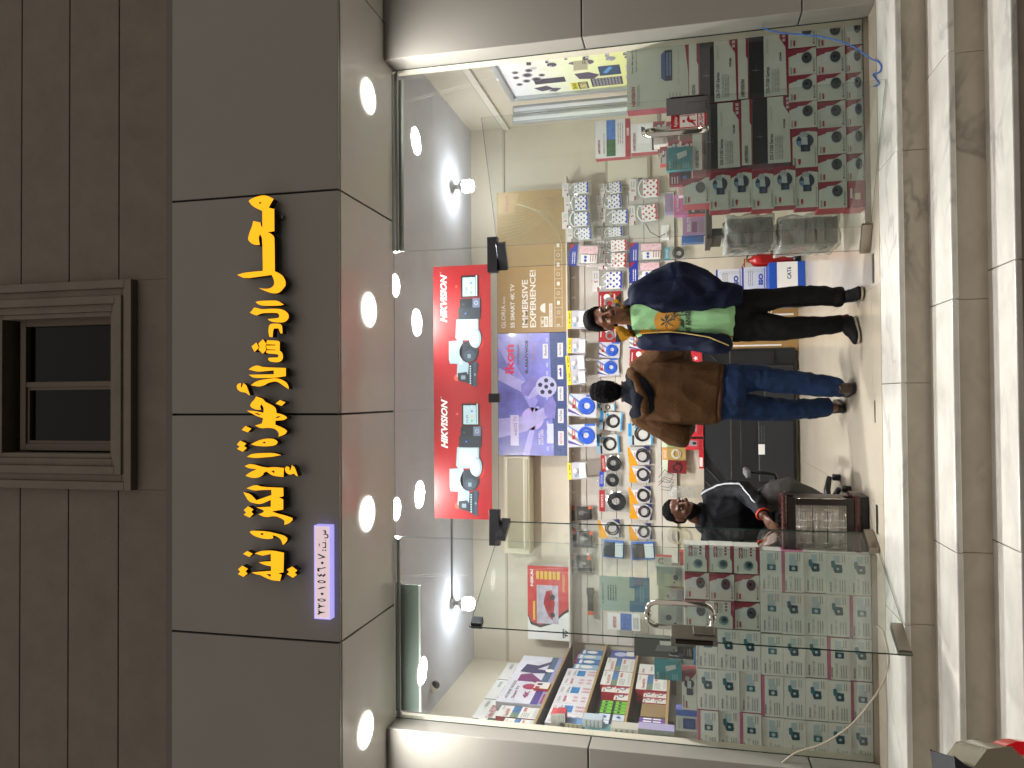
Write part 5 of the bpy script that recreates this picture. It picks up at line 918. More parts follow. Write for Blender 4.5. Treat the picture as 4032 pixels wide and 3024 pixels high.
def bx(name, x0, x1, y0, y1, z0, z1, c, lab, fn=None, side=None, grp_=None): return place(name, card(x1-x0, z1-z0, y1-y0, c, side or c, fn), (x0, y0, z0), lab, 'box', grp_)
bx('cardboard_box', .44, .92, 2.99, 3.07, .004, .78, CBX, 'tall brown cardboard box behind the legs of the standing man, tucked behind the television', lambda b,w,h: (b.rect(w*.1,h*.2,w*.13,h*.8,WHT,1), b.txt('65Q',w*.55,h*.3,w*.9,h*.36,TWH,1,bold=.03), b.rect(w*.72,h*.05,w*.76,h*.55,WHT,1)))
a = P(2702, 1200, Y=2.75)
BLU = mat('#1f4fb4', .35, nz=.04)
def f_iso(b, w, h): b.rect(0, h*.0, w, h, WHT, 1) if False else None; b.rect(0, h*.93, w, h, mat('#3a3f9c', .4), 1); b.rect(w*.02, h*.05, w*.98, h*.08, mat('#3a3f9c', .4), 1); b.txt('ISO', w*.52, h*.12, w*.82, h*.32, mat('#2a4a9c', .4), 2, bold=.06); b.lines(w*.5, h*.55, w*.9, h*.75, TXG, 3, 2, 2); [b.ring(w*(.9+.0*.07*(k%2)), h*(.1+.11*k), w*.035, w*.042, TXG, 2, 6) for k in range(7)]
c0 = P(2805, 1175, Y=2.7); 
x, z, w, h = spot(2800, 1063, 2883, 1150, 2.72); place('network_cable_box', card(.36, .24, .22, mat('#cfd2dc', .4), mat('#b9bcc8', .4), f_iso), (x+w-.36, 2.72, .545), 'white and blue network cable box, upper of the two white ones beside the blue box', 'box', 'white network cable boxes')
place('network_cable_box', card(.36, .22, .22, mat('#cfd2dc', .4), mat('#b9bcc8', .4), f_iso), (x+w-.35, 2.72, .322), 'white and blue network cable box printed ISO, lower of the two white ones', 'box', 'white network cable boxes')
def f_c6(b, w, h): b.rect(0, h*.20, w, h*.78, WHT, 1); b.txt('CAT6', w*.60, h*.38, w*.88, h*.50, mat('#24407c', .4), 2, bold=.03); b.rect(w*.12, h*.28, w*.16, h*.62, TXG, 2)
x, z, w, h = spot(2960, 1037, 3122, 1130, 2.5); place('network_cable_box', card(.40, .312, .24, BLU, BLU, f_c6), (x+w-.40, 2.5, .004), 'bright blue box with a white CAT6 band on the floor at the back', 'box')
# --- fire extinguisher
x, z, w, h = spot(2940, 998, 3085, 1040, 2.72); e = empty('fire_extinguisher', 'red fire extinguisher standing on the floor beside the blue cable box', 'fire extinguisher', None, (x+w/2, 2.78, .004)); EX = mat('#a81a1c', .3, coat=.4)
b = MB(); b.lathe([(.001,.06),(.055,.06),(.068,.075),(.068,.38),(.055,.43),(.022,.455),(.02,.47),(.001,.47)], EX, 28); b.build('cylinder', e)
b = MB(); b.lathe([(.001,0),(.062,0),(.066,.02),(.066,.075),(.001,.075)], BLK, 28); b.build('base', e); b = MB(); b.lathe([(.001,.465),(.016,.465),(.018,.50),(.001,.51)], mat('#a88f4a', .3, .8), 16); b.build('valve', e)
b = MB(); b.bbox(-.09, .02, -.01, .01, .505, .515, EX, .002); b.M = Matrix.Translation((0,0,.50)) @ Matrix.Rotation(.5, 4, 'Y'); b.bbox(-.10, .0, -.008, .008, -.004, .004, EX, .002); b.build('lever', e)
b = MB(); b.rect(-.04, .2, .02, .36, mat('#8c1416', .3), 1, -.0695) ; b.build('label', e); b = MB(); b.tube([(.02,0,.49),(.07,.0,.47),(.085,.0,.38),(.08,.0,.2)], .008, BLK, 8); b.build('hose', e)
# --- right wall advertising board in an aluminium frame
e = empty('advert_board', 'framed white to yellow advertising board with pictures of gadgets on the right wall', 'advertising board', None, (2.60, 0, 0)); Y0, Y1 = .14, 1.60; Zb, Zt = 1.03, 2.56
b = MB(); b.box(.03, .06, Y0, Y1, Zb, Zt, ALU)
for (y0, y1, z0, z1) in ((Y0, Y1, Zt-.045, Zt), (Y0, Y1, Zb, Zb+.045), (Y1-.045, Y1, Zb+.045, Zt-.045), (Y0, Y0+.045, Zb+.045, Zt-.045)): b.bbox(.0, .04, y0, y1, z0, z1, ALU, .004)
b.box(.06, .325, Y0+.1, Y0+.14, Zb, Zt, ALU); b.box(.06, .325, Y1-.14, Y1-.1, Zb, Zt, ALU); b.build('frame', e)
m = mat('#e4e4ea', .35, key='advert'); nt = m.node_tree; tc = nt.nodes.new('ShaderNodeTexCoord'); sx = nt.nodes.new('ShaderNodeSeparateXYZ'); cr = nt.nodes.new('ShaderNodeValToRGB'); mr = nt.nodes.new('ShaderNodeMapRange')
nt.links.new(tc.outputs['Object'], sx.inputs[0]); mr.inputs['From Min'].default_value = 0; mr.inputs['From Max'].default_value = 1.4; nt.links.new(sx.outputs['Z'], mr.inputs['Value']); nt.links.new(mr.outputs[0], cr.inputs[0])
cr.color_ramp.elements[0].color = (*lin('#d2cf45'), 1); cr.color_ramp.elements[1].color = (*lin('#e2e3ec'), 1); el = cr.color_ramp.elements.new(.55); el.color = (*lin('#dadfae'), 1); nt.links.new(cr.outputs[0], nt.nodes['Principled BSDF'].inputs['Base Color'])
b = MB(); w, h = Y1-Y0-.09, Zt-Zb-.09; b.rect(0, 0, w, h, m, 0); GD = [mat(c, .35) for c in ('#4b3f58', '#38344a', '#5a5560', '#b5b2bf', '#2e2c33', '#8d8c96')]
r = random.Random(5)
def X_(u): return w*(1-u)
for u, q, s in ((.10,.93,.03),(.14,.88,.035),(.20,.93,.03),(.22,.86,.045),(.15,.82,.045),(.27,.92,.03),(.28,.84,.035),(.20,.78,.03)): b.disc(w*(1-u)-.1, h*q, s, GD[3], 1); b.disc(w*(1-u)-.1, h*q, s*.75, GD[2], 2); b.disc(w*(1-u)-.1, h*q, s*.4, GD[4], 3)
b.poly([(w-.05,h*.82),(w-.13,h*.86),(w-.16,h*.78),(w-.08,h*.74)], GD[0], 1); b.poly([(w-.04,h*.78),(w-.02,h*.74),(w-.08,h*.70),(w-.1,h*.74)], GD[0], 2)
b.rect(w-.16, h*.60, w-.02, h*.64, mat('#d8cf2a', .4), 1); b.txt('Full HD', w-.15, h*.607, w-.03, h*.633, DKR, 2, bold=.02); b.rect(w-.16, h*.54, w-.02, h*.598, DKR, 1); b.txt('1080', w-.15, h*.547, w-.03, h*.592, mat('#d8c98a', .4), 2, bold=.03)
b.rect(w-.30, h*.66, w-.2, h*.84, GD[1], 1); b.poly([(w-.33,h*.60),(w-.22,h*.58),(w-.2,h*.50),(w-.27,h*.46),(w-.34,h*.52)], GD[0], 1); b.rect(w-.20, h*.34, w-.04, h*.52, GD[4], 1)
for k in range(9):
    for j in range(4): b.rect(w-.195+.037*j, h*(.35+.0185*k), w-.165+.037*j, h*(.362+.0185*k), GD[5], 2)
b.rect(w-.42, h*.34, w-.24, h*.46, mat('#1d3c5c', .4), 1); b.poly([(w-.38,h*.38),(w-.28,h*.42),(w-.30,h*.44),(w-.40,h*.40)], SKY, 2); b.rect(w-.40, h*.22, w-.26, h*.31, GD[3], 1); b.txt('Newmax', w-.39, h*.285, w-.30, h*.30, RDB, 2, bold=.02); b.rect(w-.36, h*.23, w-.28, h*.27, mat('#3a4fa0', .4), 2)
b.rect(w-.18, h*.12, w-.05, h*.22, GD[3], 1); b.rect(w-.20, h*.26, w-.10, h*.32, GD[3], 1); b.rect(w-.38, h*.10, w-.26, h*.18, GD[4], 1)
for k in range(34):
    x = w-.86+.105*(k % 4)+r.uniform(0,.03); z = h*(.06+.105*(k//4))+r.uniform(0,.03); s = r.uniform(.022, .040); g = r.choice(GD)
    (b.disc(x, z, s, g, 1+k*.1) if k % 2 else b.poly([(x,z),(x+s*2,z+s*.3),(x+s*1.8,z+s*1.3),(x+s*.1,z+s)], g, 1+k*.1)); b.disc(x+s*.5, z+s*.4, s*.35, GD[3], 4)
o = b.build('poster', e); o.rotation_euler = (0, 0, -PI/2); o.location = (.028, Y1-.045, Zb+.045)
for i in o.data.vertices: i.co.x = w - i.co.x
o.rotation_euler = (0, 0, -PI/2)
# --- aluminium shutter posts at the end of the board
e = empty('shutter_frame', 'two tall aluminium posts folded against the right wall beside the advertising board', 'aluminium frame', None, (2.42, 1.63, 1.05))
for k in range(2): b = MB(); b.bbox(.0+.09*k, .075+.09*k, 0+.02*k, .05+.02*k, 0, 1.50, ALU, .004); b.bbox(.02+.09*k, .05+.09*k, -.01+.02*k, -.001+.02*k, 0, 1.49, mat('#dfe4e8', .3), .002); b.build('post', e)
# --- notice with a blue foot inside the left window (its code is left out)
a = P(2362, 2262, Y=.06); c = P(2560, 2408, Y=.06); b = MB(); w, h = a.x-c.x, a.z-c.z; b.box(0, w, 0, .0015, 0, h, mat('#b9d0cd', .4)); b.poly([(0,0),(w,0),(w,h*.40),(w*.68,h*.40),(w*.68,h*.30),(w*.32,h*.30),(w*.32,h*.40),(0,h*.40)], mat('#2a7cb0', .4), 1); b.lines(w*.3, h*.12, w*.75, h*.2, mat('#5fb0cc', .4), 2, 2, 2); b.lines(w*.3, h*.66, w*.75, h*.84, mat('#2a6f88', .4), 4, 2, 5); b.lines(w*.2, h*.92, w*.8, h*.95, TXG, 1, 2, 8); place('paper_notice', b.mesh(), (c.x, .03, c.z), 'pale teal paper notice with a blue lower part, taped inside the left glass', 'notice')
a = P(2390, 2408, Y=2.5); 
putbox('leaflet', (2392, 2412, 2520, 2485), 2.9, .02, '#d5d6d8', '#c9c9cc', 'white leaflet with red lettering and blue photos hanging on the back wall, left part', fn=lambda b,w,h: (b.txt('HIKVISION', w*.1, h*.72, w*.8, h*.84, RDB, 2, .3, .03), b.rect(0,h*.25,w,h*.6,mat('#3f62a8',.4,nz=.5,nscale=30),1), b.lines(w*.1,h*.05,w*.8,h*.2,NVY,3,2,3)))
b = MB(); q = P(2330, 2365, Y=3.0); b.bbox(-.16, .0, -.03, 0, -.02, .04, BLKM, .008); b.bbox(-.20, -.16, -.034, 0, -.02, .04, mat('#c4552a', .4), .004); b.bbox(0, .08, -.03, 0, -.03, .05, BLKM, .012); o = b.build('selfie_stick'); o.location = (q.x+.06, 2.99, q.z); tag(o, 'black stick accessory with an orange end on the left part of the slatted panel', 'accessory')
# ================================================================ HEATER, CHAIR, CABLES, SCOOTER
HX0, HX1 = -.93-.02, -.625; HY = .13
e = empty('electric_heater', 'brown framed electric heater with a chrome wire grill just inside the doorway', 'heater', None, (0, 0, 0)); MAH = mat('#3a1512', .25, nz=.15, nscale=10, coat=.3); DKB = mat('#1c1210', .35)
b = MB(); b.bbox(HX0-.10, HX1+.005, HY+.01, HY+.24, .475, .505, MAH, .012); b.build('top_rail', e); b = MB(); b.bbox(HX0-.10, HX1+.01, HY, HY+.25, .05, .085, MAH, .014); b.build('bottom_rail', e)
b = MB(); b.box(HX0-.08, HX1-.012, HY+.14, HY+.23, .085, .475, DKB); b.bbox(HX0-.08, HX1-.01, HY+.015, HY+.03, .425, .475, DKB, .003); b.bbox(HX0-.08, HX1-.01, HY+.015, HY+.03, .085, .13, DKB, .003); b.bbox(HX1-.06, HX1-.012, HY+.015, HY+.14, .13, .425, DKB, .003); b.bbox(HX0-.08, HX0-.04, HY+.015, HY+.14, .13, .425, DKB, .003); b.bbox(HX0-.10, HX1+.0, HY+.03, HY+.22, .0, .05, BLK, .006); b.build('cabinet', e)
b = MB(); b.add([(HX0-.04,HY+.03,.425),(HX1-.06,HY+.03,.425),(HX1-.10,HY+.12,.40),(HX0,HY+.12,.40),(HX0,HY+.12,.155),(HX1-.10,HY+.12,.155),(HX1-.06,HY+.03,.13),(HX0-.04,HY+.03,.13)], [(0,1,2,3),(3,2,5,4),(4,5,6,7),(0,3,4,7),(1,6,5,2)], mat('#d8d5cc', .24, 1.0)); b.build('reflector', e)
for z in (.215, .30, .37):
    b = MB(); b.lathe([(.001,HX0),(.011,HX0),(.011,HX1-.11),(.001,HX1-.11)], mat('#cfcabc', .25), 12, (0, HY+.08, z), 'x'); b.build('quartz_tube', e)
b = MB()
for k in range(21): z = .135+.0142*k; b.tube([(HX0-.04,HY+.016,z),(HX1-.055,HY+.016,z)], .0024, CHROME, 5)
for k in range(6): x = HX0-.03+.068*k; b.tube([(x,HY+.013,.13),(x,HY+.013,.425)], .0026, CHROME, 5)
b.build('wire_grill', e); b = MB()
for k in range(12): b.box(HX0-.07+.028*k, HX0-.055+.028*k, HY+.04, HY+.2, .5055, .5075, CHROME)
b.build('top_vent', e)
CHX, CHY = -.86, .88; e = empty('office_chair', 'black swivel office chair carrying the seated man', 'office chair', None, (CHX, CHY, 0)); FAB = mat('#16171a', .8, bump=.3, bscale=300)
b = MB(); b.bbox(-.24, .24, -.25, .22, .41, .49, FAB, .03); b.build('seat', e); b = MB(); b.bbox(-.17, .15, .22, .27, .56, .86, FAB, .02); b.build('backrest', e); b = MB(); b.lathe([(.001,.09),(.03,.09),(.03,.26),(.02,.262),(.02,.41),(.001,.41)], BLK, 18); b.build('column', e)
for k in range(5):
    a = -.75+k*2*PI/5; c_, s_ = math.cos(a), math.sin(a); b = MB(); b.tube([(c_*.03,s_*.03,.10),(c_*.2,s_*.2,.10),(c_*.30,s_*.30,.075)], [.032,.024,.018], BLK, 8); o = b.build('base_leg', e)
    b = MB(); b.lathe([(.001,-.022),(.026,-.022),(.028,-.01),(.028,.01),(.026,.022),(.001,.022)], BLK, 18, (c_*.30, s_*.30, .028), 'x'); b.build('castor', o)
for sx in (1, -1):
    b = MB(); b.tube([(sx*.22,.05,.44),(sx*.29,.05,.46),(sx*.30,.05,.64)], .014, BLK, 8); b.bbox(sx*.30-.028, sx*.30+.028, -.14, .16, .64, .675, mat('#6b6e73', .25), .012); b.build('armrest', e)
def cable(name, pts, r, c, lab, ends=0):
    b = MB(); P3 = [Vector(p) for p in pts]; o_ = []
    for i in range(len(P3)-1):
        p0 = P3[max(i-1,0)]; p1 = P3[i]; p2 = P3[i+1]; p3 = P3[min(i+2,len(P3)-1)]
        for k in range(6):
            t = k/6; o_.append(.5*((2*p1)+(p2-p0)*t+(2*p0-5*p1+4*p2-p3)*t*t+(3*p1-p0-3*p2+p3)*t**3))
    o_.append(P3[-1]); b.tube(o_, r, mat(c, .45), 8)
    if ends:
        for k in range(4): d = Vector((random.uniform(-.03,.03), random.uniform(-.02,.02), random.uniform(-.01,.04))); b.tube([P3[-1], P3[-1]+d*.5+Vector((0,0,.01)), P3[-1]+d], .0012, mat('#c9c9c6' if k % 2 else c, .4), 5)
    return tag(b.build(name), lab, 'cable')
def fl(fx, fy): p = P(fx, fy, Z=.006); return p
cable('power_cable', [P(3052,3030,Y=-.10), P(3130,2965,Y=-.10), P(3235,2930,Y=-.14), P(3342,2862,Y=-.18), P(3425,2768,Y=-.22), fl(3480,2680), fl(3498,2600), fl(3480,2500), fl(3455,2468), fl(3435,2490), fl(3438,2525), fl(3415,2535), fl(3412,2565)], .0055, '#b5aa98', 'thick white cable hanging from the left pillar and curling over the threshold', 1)
cable('network_cable', [P(2998,108,Y=-.06), P(3040,122,Y=-.06), P(3103,132,Y=-.07), P(3220,142,Y=-.09), P(3344,176,Y=-.12), P(3430,232,Y=-.16), fl(3455,240), fl(3470,262), fl(3462,285), fl(3438,292), fl(3450,312), fl(3462,330), fl(3447,338)], .0042, '#3a6fc4', 'bright blue network cable hanging from the right pillar onto the threshold', 1)
# scooter, only its tail reaches into the view
sc = empty('motor_scooter', 'beige motor scooter tail with a grey seat and lit red tail lamp at the foot of the steps', 'scooter', None, (0, 0, 0))


SY = -2.0
PAINT = mat('#a29a84', .22, coat=.6, nz=.03); SEATM = mat('#2b2d36', .5, nz=.15, bump=.15, bscale=120)
def extY(pts, y0, y1, mt, bev=.012):
    b = MB(); b.ext(pts, y0, y1, mt); return b
def smoothed(mb, name, parent, lv=2):
    o = mb.build(name, parent); m = o.modifiers.new('s', 'BEVEL'); m.width = .015; m.segments = 4; m.limit_method = 'ANGLE'
    for p in o.data.polygons: p.use_smooth = True
    return o
smoothed(extY([(-1.178,.262),(-1.20,.235),(-1.215,.205),(-1.20,.185),(-1.185,.175),(-1.20,.155),(-1.25,.165),(-1.45,.19),(-1.50,.16),(-1.86,.15),(-1.9,.19),(-1.86,.225),(-1.55,.225),(-1.48,.26),(-1.30,.262)], SY-.13, SY+.13, SEATM), 'seat', sc)
smoothed(extY([(-1.205,.215),(-1.15,.17),(-1.135,.10),(-1.17,.07),(-1.30,.05),(-1.75,.0),(-1.85,.05),(-1.9,.17),(-1.5,.165),(-1.3,.165)], SY-.15, SY+.15, PAINT), 'tail_fairing', sc)
o = smoothed(extY([(-1.150,.085),(-1.126,.03),(-1.122,-.06),(-1.15,-.07),(-1.175,.065)], SY+.0, SY+.12, mat('#c8121a', .15, emit=.35, coat=.5)), 'tail_lamp', sc)
smoothed(extY([(-1.165,.05),(-1.16,-.06),(-1.13,-.14),(-1.12,-.24),(-1.2,-.27),(-1.6,-.22),(-1.75,-.05),(-1.6,.02)], SY-.14, SY+.14, PAINT), 'rear_body', sc)
b = MB(); b.tube([(-1.5,SY-.14,.15),(-1.3,SY-.165,.15),(-1.18,SY-.12,.13),(-1.16,SY,.13),(-1.18,SY+.12,.13),(-1.3,SY+.165,.15),(-1.5,SY+.14,.15)], .012, mat('#b9b4a4', .25, coat=.4), 10); b.build('grab_rail', sc)
TYR = mat('#131315', .85)
for x in (-1.36, -2.55):
    b = MB(); b.lathe([(.17,-.045),(.225,-.04),(.24,0),(.225,.04),(.17,.045),(.17,-.045)], TYR, 36, (x, SY, -.24), 'y'); o = b.build('wheel', sc)
    b = MB(); b.lathe([(.001,-.03),(.05,-.04),(.06,-.02),(.165,-.03),(.172,0),(.165,.03),(.06,.02),(.05,.04),(.001,.03)], mat('#8f9092', .3, .8), 30, (x, SY, -.24), 'y'); b.build('rim', o)
smoothed(extY([(-1.7,.0),(-1.75,-.22),(-2.2,-.24),(-2.32,-.02),(-2.40,.36),(-2.34,.40),(-2.24,.1),(-2.12,-.14),(-1.85,-.14)], SY-.15, SY+.15, PAINT), 'leg_shield', sc)
b = MB(); b.tube([(-2.40,SY,.32),(-2.44,SY,.1),(-2.55,SY,-.24)], .03, BLK, 10); b.tube([(-2.34,SY-.32,.56),(-2.36,SY-.1,.52),(-2.36,SY+.1,.52),(-2.34,SY+.32,.56)], .016, BLK, 10); b.build('handlebar', sc)

sc.matrix_world = Matrix.Translation((-1.15, SY, 0)) @ Matrix.Rotation(math.radians(20), 4, 'Z') @ Matrix.Translation((1.13, -SY, 0))
# ================================================================ PEOPLE
IC = bmesh.new(); bmesh.ops.create_icosphere(IC, subdivisions=2, radius=1); UN = [v.co.copy() for v in IC.verts]; IC.free()
def V(*a): return Vector(a)
class Body:
    def __init__(s): s.parts = []
    def hull(s, *els, M=None):
        """els: (centre, radius or (rx,ry,rz)); one convex mass around them"""
        pts = []
        for c, r in els:
            r = (r, r, r) if not isinstance(r, (tuple, list)) else r; c = Vector(c)
            for u in UN:
                p = c + Vector((u.x*r[0], u.y*r[1], u.z*r[2])); pts.append(M @ p if M else p)
        s.parts.append(pts); return s
    def chain(s, *els, M=None):
        for i in range(len(els)-1): s.hull(els[i], els[i+1], M=M)
        return s
    def build(s, name, mt, parent, voxel=.007, it=6, fold=0.0, fs=9.0, stretch=(1,1,.45), seed=0):
        bm = bmesh.new()
        for pts in s.parts:
            b2 = bmesh.new()
            for p in pts: b2.verts.new(p)
            r = bmesh.ops.convex_hull(b2, input=list(b2.verts)); bmesh.ops.delete(b2, geom=[v for v in b2.verts if not v.link_faces], context='VERTS')
            bmesh.ops.recalc_face_normals(b2, faces=list(b2.faces)); me = bpy.data.meshes.new('h'); b2.to_mesh(me); b2.free(); bm.from_mesh(me); bpy.data.meshes.remove(me)
        me = bpy.data.meshes.new('b'); bm.to_mesh(me); bm.free(); o = bpy.data.objects.new('tmp', me); COL.objects.link(o)
        m = o.modifiers.new('r', 'REMESH'); m.mode = 'VOXEL'; m.voxel_size = voxel; m2 = o.modifiers.new('s', 'SMOOTH'); m2.iterations = it; m2.factor = .5
        dg = bpy.context.evaluated_depsgraph_get(); me2 = bpy.data.meshes.new_from_object(o.evaluated_get(dg)); bpy.data.objects.remove(o); bpy.data.meshes.remove(me)
        if fold:
            ns = [v.normal.copy() for v in me2.vertices]; off = Vector((seed*3.1, seed*1.7, seed))
            for v, n in zip(me2.vertices, ns):
                p = Vector((v.co.x*stretch[0], v.co.y*stretch[1], v.co.z*stretch[2]))*fs + off
                q = p + noise.noise_vector(p*.6)*.8; a = 1-abs(noise.noise(q))*2.2
                v.co += n*(a*fold + noise.noise(p*2.7)*fold*.35)
        for p in me2.polygons: p.use_smooth = True
        me2.materials.clear(); me2.materials.append(mt); me2.name = name
        return link(name, me2, parent)
def head(B, M, hairB=None, beardB=None):
    B.hull((V(0,.015,.035),(.073,.090,.082)), M=M)
    B.hull((V(0,.01,.02),(.070,.080,.06)), (V(0,-.018,-.03),(.056,.058,.05)), M=M); B.hull((V(0,-.015,-.03),(.054,.058,.04)), (V(0,-.042,-.084),(.026,.026,.022)), (V(.03,-.01,-.062),(.022,.03,.022)), (V(-.03,-.01,-.062),(.022,.03,.022)), M=M)
    B.hull((V(0,-.078,.018),.009), (V(0,-.099,-.018),(.009,.010,.008)), M=M); B.hull((V(-.012,-.086,-.020),.009), (V(.012,-.086,-.020),.009), (V(0,-.096,-.018),.010), M=M)
    for sx in (-1, 1):
        B.hull((V(sx*.030,-.066,.034),(.022,.016,.009)), M=M); B.hull((V(sx*.040,-.055,-.012),(.022,.024,.018)), M=M)
        B.hull((V(sx*.074,.012,.014),(.007,.016,.016)), (V(sx*.070,.008,-.020),(.007,.010,.012)), M=M)
    B.hull((V(0,-.078,-.048),(.022,.014,.012)), M=M)
def face(e, M, skin, brow=.5, closed=False):
    WE = mat('#8d857c', .4); IR = mat('#120b08', .15); LP = mat('#5d3329', .5); BR = mat('#0c0908', .7)
    for sx in (-1, 1):
        b = MB(); b.M = M @ Matrix.Translation((sx*.030,-.0705,.012)) @ Matrix.Diagonal((1,1,.42,1)); b.lathe([(.001,-.011),(.008,-.008),(.0115,0),(.008,.008),(.001,.011)], WE, 12, (0,0,0), 'y'); o = b.build('eye', e)
        b = MB(); b.M = M @ Matrix.Translation((sx*.029,-.0825,.0118)) @ Matrix.Diagonal((1,1,.7,1)); b.lathe([(.001,-.001),(.0062,0),(.0062,.003),(.001,.004)], IR, 12, (0,0,0), 'y'); b.build('iris', o)
        b = MB(); b.M = M; b.tube([(sx*.012,-.0835,.029),(sx*.030,-.083,.036),(sx*.048,-.070,.030)], [.003,.0042,.002], BR, 6); b.build('eyebrow', e)
    b = MB(); b.M = M; b.tube([(-.024,-.081,-.049),(-.010,-.0925,-.047),(0,-.0935,-.0485),(.010,-.0925,-.047),(.024,-.081,-.049)], [.002,.0045,.004,.0045,.002], LP, 6); b.tube([(-.020,-.082,-.053),(0,-.0935,-.056),(.020,-.082,-.053)], [.002,.0055,.002], LP, 6); b.build('mouth', e)
def hand(B, W0, d, up, side, curl=.5, s=1.0):
    """W0 wrist, d hand direction, up: back of the hand; five separate fingers"""
    d = d.normalized(); up = (up-d*up.dot(d)).normalized(); sd = d.cross(up)*side; pc = W0+d*.075*s
    B.hull((W0,(.026,.026,.022)), (W0+d*.03*s+sd*.010,.017), (W0+d*.03*s-sd*.010,.017)); B.hull((W0+d*.02*s,.018), (pc+sd*.028*s,.012), (pc-sd*.028*s,.012), (pc,.014))
    for k, (o_, ln) in enumerate(((.030,.072),(.010,.082),(-.010,.076),(-.030,.060))):
        p0 = pc+sd*o_*s; a = curl*.4; dd = (d*math.cos(a)-up*math.sin(a)); p1 = p0+dd*ln*.45*s; a += curl*.7; dd = (d*math.cos(a)-up*math.sin(a)); p2 = p1+dd*ln*.32*s; a += curl*.6; dd = (d*math.cos(a)-up*math.sin(a)); p3 = p2+dd*ln*.23*s
        B.chain((p0,.0095), (p1,.0088), (p2,.0080), (p3,.0068))
    t0 = W0+d*.025*s+sd*.022*s; t1 = t0+(d*.6+sd*.75-up*.15).normalized()*.036*s; t2 = t1+(d*.9+sd*.35-up*.25).normalized()*.030*s; t3 = t2+(d*.95+sd*.1-up*.3).normalized()*.022*s
    B.chain((t0,.013), (t1,.0110), (t2,.0095), (t3,.008))
def shoe(e, heel, toe, c, sole, w=.048, name='shoe', accent=None):
    d = (toe-heel); L_ = d.length; d.normalize(); B = Body(); h = heel
    B.hull((h+d*.035+V(0,0,.05),(.036,.036,.035)), (h+d*.03+V(0,0,.095),(.038,.042,.02)), (h+d*.12+V(0,0,.06),(.042,.042,.035)))
    B.hull((h+d*.09+V(0,0,.055),(.042,.042,.035)), (h+d*(L_-.045)+V(0,0,.036),(.044,.044,.022))); B.hull((h+d*.03+V(0,0,.035),(.036,.036,.02)), (h+d*(L_-.05)+V(0,0,.032),(w,w,.018)))
    o = B.build(name, c, e, .006, 3); S_ = Body(); S_.hull((h+d*.04+V(0,0,.014),(.042,.042,.014)), (h+d*(L_*.45)+V(0,0,.012),(.040,.040,.012)), (h+d*(L_-.055)+V(0,0,.014),(w+.002,w+.002,.012)), (h+d*(L_-.035)+V(0,0,.018),(.038,.038,.010))); S_.build('sole', sole, o, .005, 2)
    if accent: A = Body(); A.hull((h+d*.012+V(0,0,.055),(.034,.03,.022)), (h+d*.03+V(0,0,.09),(.040,.044,.014))); A.build('heel_patch', accent, o, .006, 2)
    return o
SK1 = mat('#6d4630', .45, nz=.06, nscale=25, bump=.05, bscale=200); SK3 = mat('#583522', .45, nz=.06, nscale=25)
HAIR = mat('#08070a', .9, spec=.12, bump=.8, bscale=260, nz=.2, nscale=40)
def cloth(c, r=.8, nz=.10, ns=8, bump=.25, bs=160): return mat(c, r, spec=.18, nz=nz, nscale=ns, bump=bump, bscale=bs)
def conform(mb, target, y0=-.3, gap=.004, mtx=None):
    dg = target.data; bvh = BVHTree.FromPolygons([v.co for v in dg.vertices], [tuple(p.vertices) for p in dg.polygons])
    for i, v in enumerate(mb.v):
        h = bvh.ray_cast(Vector((v.x, y0, v.z)), Vector((0, 1, 0)))
        if h[0] is not None: mb.v[i] = Vector((v.x, h[0].y - gap - (v.y)*-1*0, v.z))
def gridpoly(mb, pts, mt, n=10):
    """polygon rasterised to small cells so that it can drape"""
    x0 = min(p[0] for p in pts); x1 = max(p[0] for p in pts); z0 = min(p[1] for p in pts); z1 = max(p[1] for p in pts); s = max(x1-x0, z1-z0)/n
    bm = bmesh.new(); f = bm.faces.new([bm.verts.new((p[0], 0, p[1])) for p in pts]); bmesh.ops.triangulate(bm, faces=[f])
    for ax, lo, hi in ((0, x0, x1), (2, z0, z1)):
        k = lo + s
        while k < hi:
            co = [0,0,0]; co[ax] = k; no = [0,0,0]; no[ax] = 1; bmesh.ops.bisect_plane(bm, geom=list(bm.verts)+list(bm.edges)+list(bm.faces), plane_co=co, plane_no=no); k += s
    bm.verts.index_update(); mb.add([v.co.copy() for v in bm.verts], [tuple(v.index for v in f.verts) for f in bm.faces], mt); bm.free()

# ---- the man facing us in the navy jacket
e1 = empty('person', 'standing man facing the street in an open navy jacket, yellow lining and light green printed shirt', 'person', None, (.53, .33, 0)); e1.location = (0,0,0)
HM = Matrix.Translation((.538, .275, 1.588)) @ Matrix.Rotation(math.radians(-9), 4, 'Y') @ Matrix.Rotation(math.radians(10), 4, 'Z') @ Matrix.Rotation(math.radians(5), 4, 'X')
HM = HM @ Matrix.Diagonal((1.08, 1.06, 1.15, 1))
B = Body(); head(B, HM); B.hull((V(.54,.30,1.53),(.055,.055,.03)), (V(.54,.33,1.43),(.060,.055,.03)))
B.hull((V(.42,.35,1.385),(.07,.08,.05)), (V(.67,.35,1.40),(.07,.08,.05)), (V(.54,.33,1.2),(.15,.095,.08))); B.hull((V(.54,.33,1.2),(.145,.09,.08)), (V(.53,.34,.85),(.15,.10,.08)))
B.chain((V(.69,.34,1.385),.052), (V(.80,.34,1.13),.042), (V(.70,.25,.93),.034)); B.chain((V(.39,.34,1.36),.05), (V(.375,.36,1.12),.042), (V(.36,.25,.92),.034))
hand(B, V(.70,.25,.93), V(-.25,-.1,-1), V(0,-1,0), 1, .5); hand(B, V(.36,.25,.92), V(.25,-.1,-1), V(0,-1,0), -1, .5)
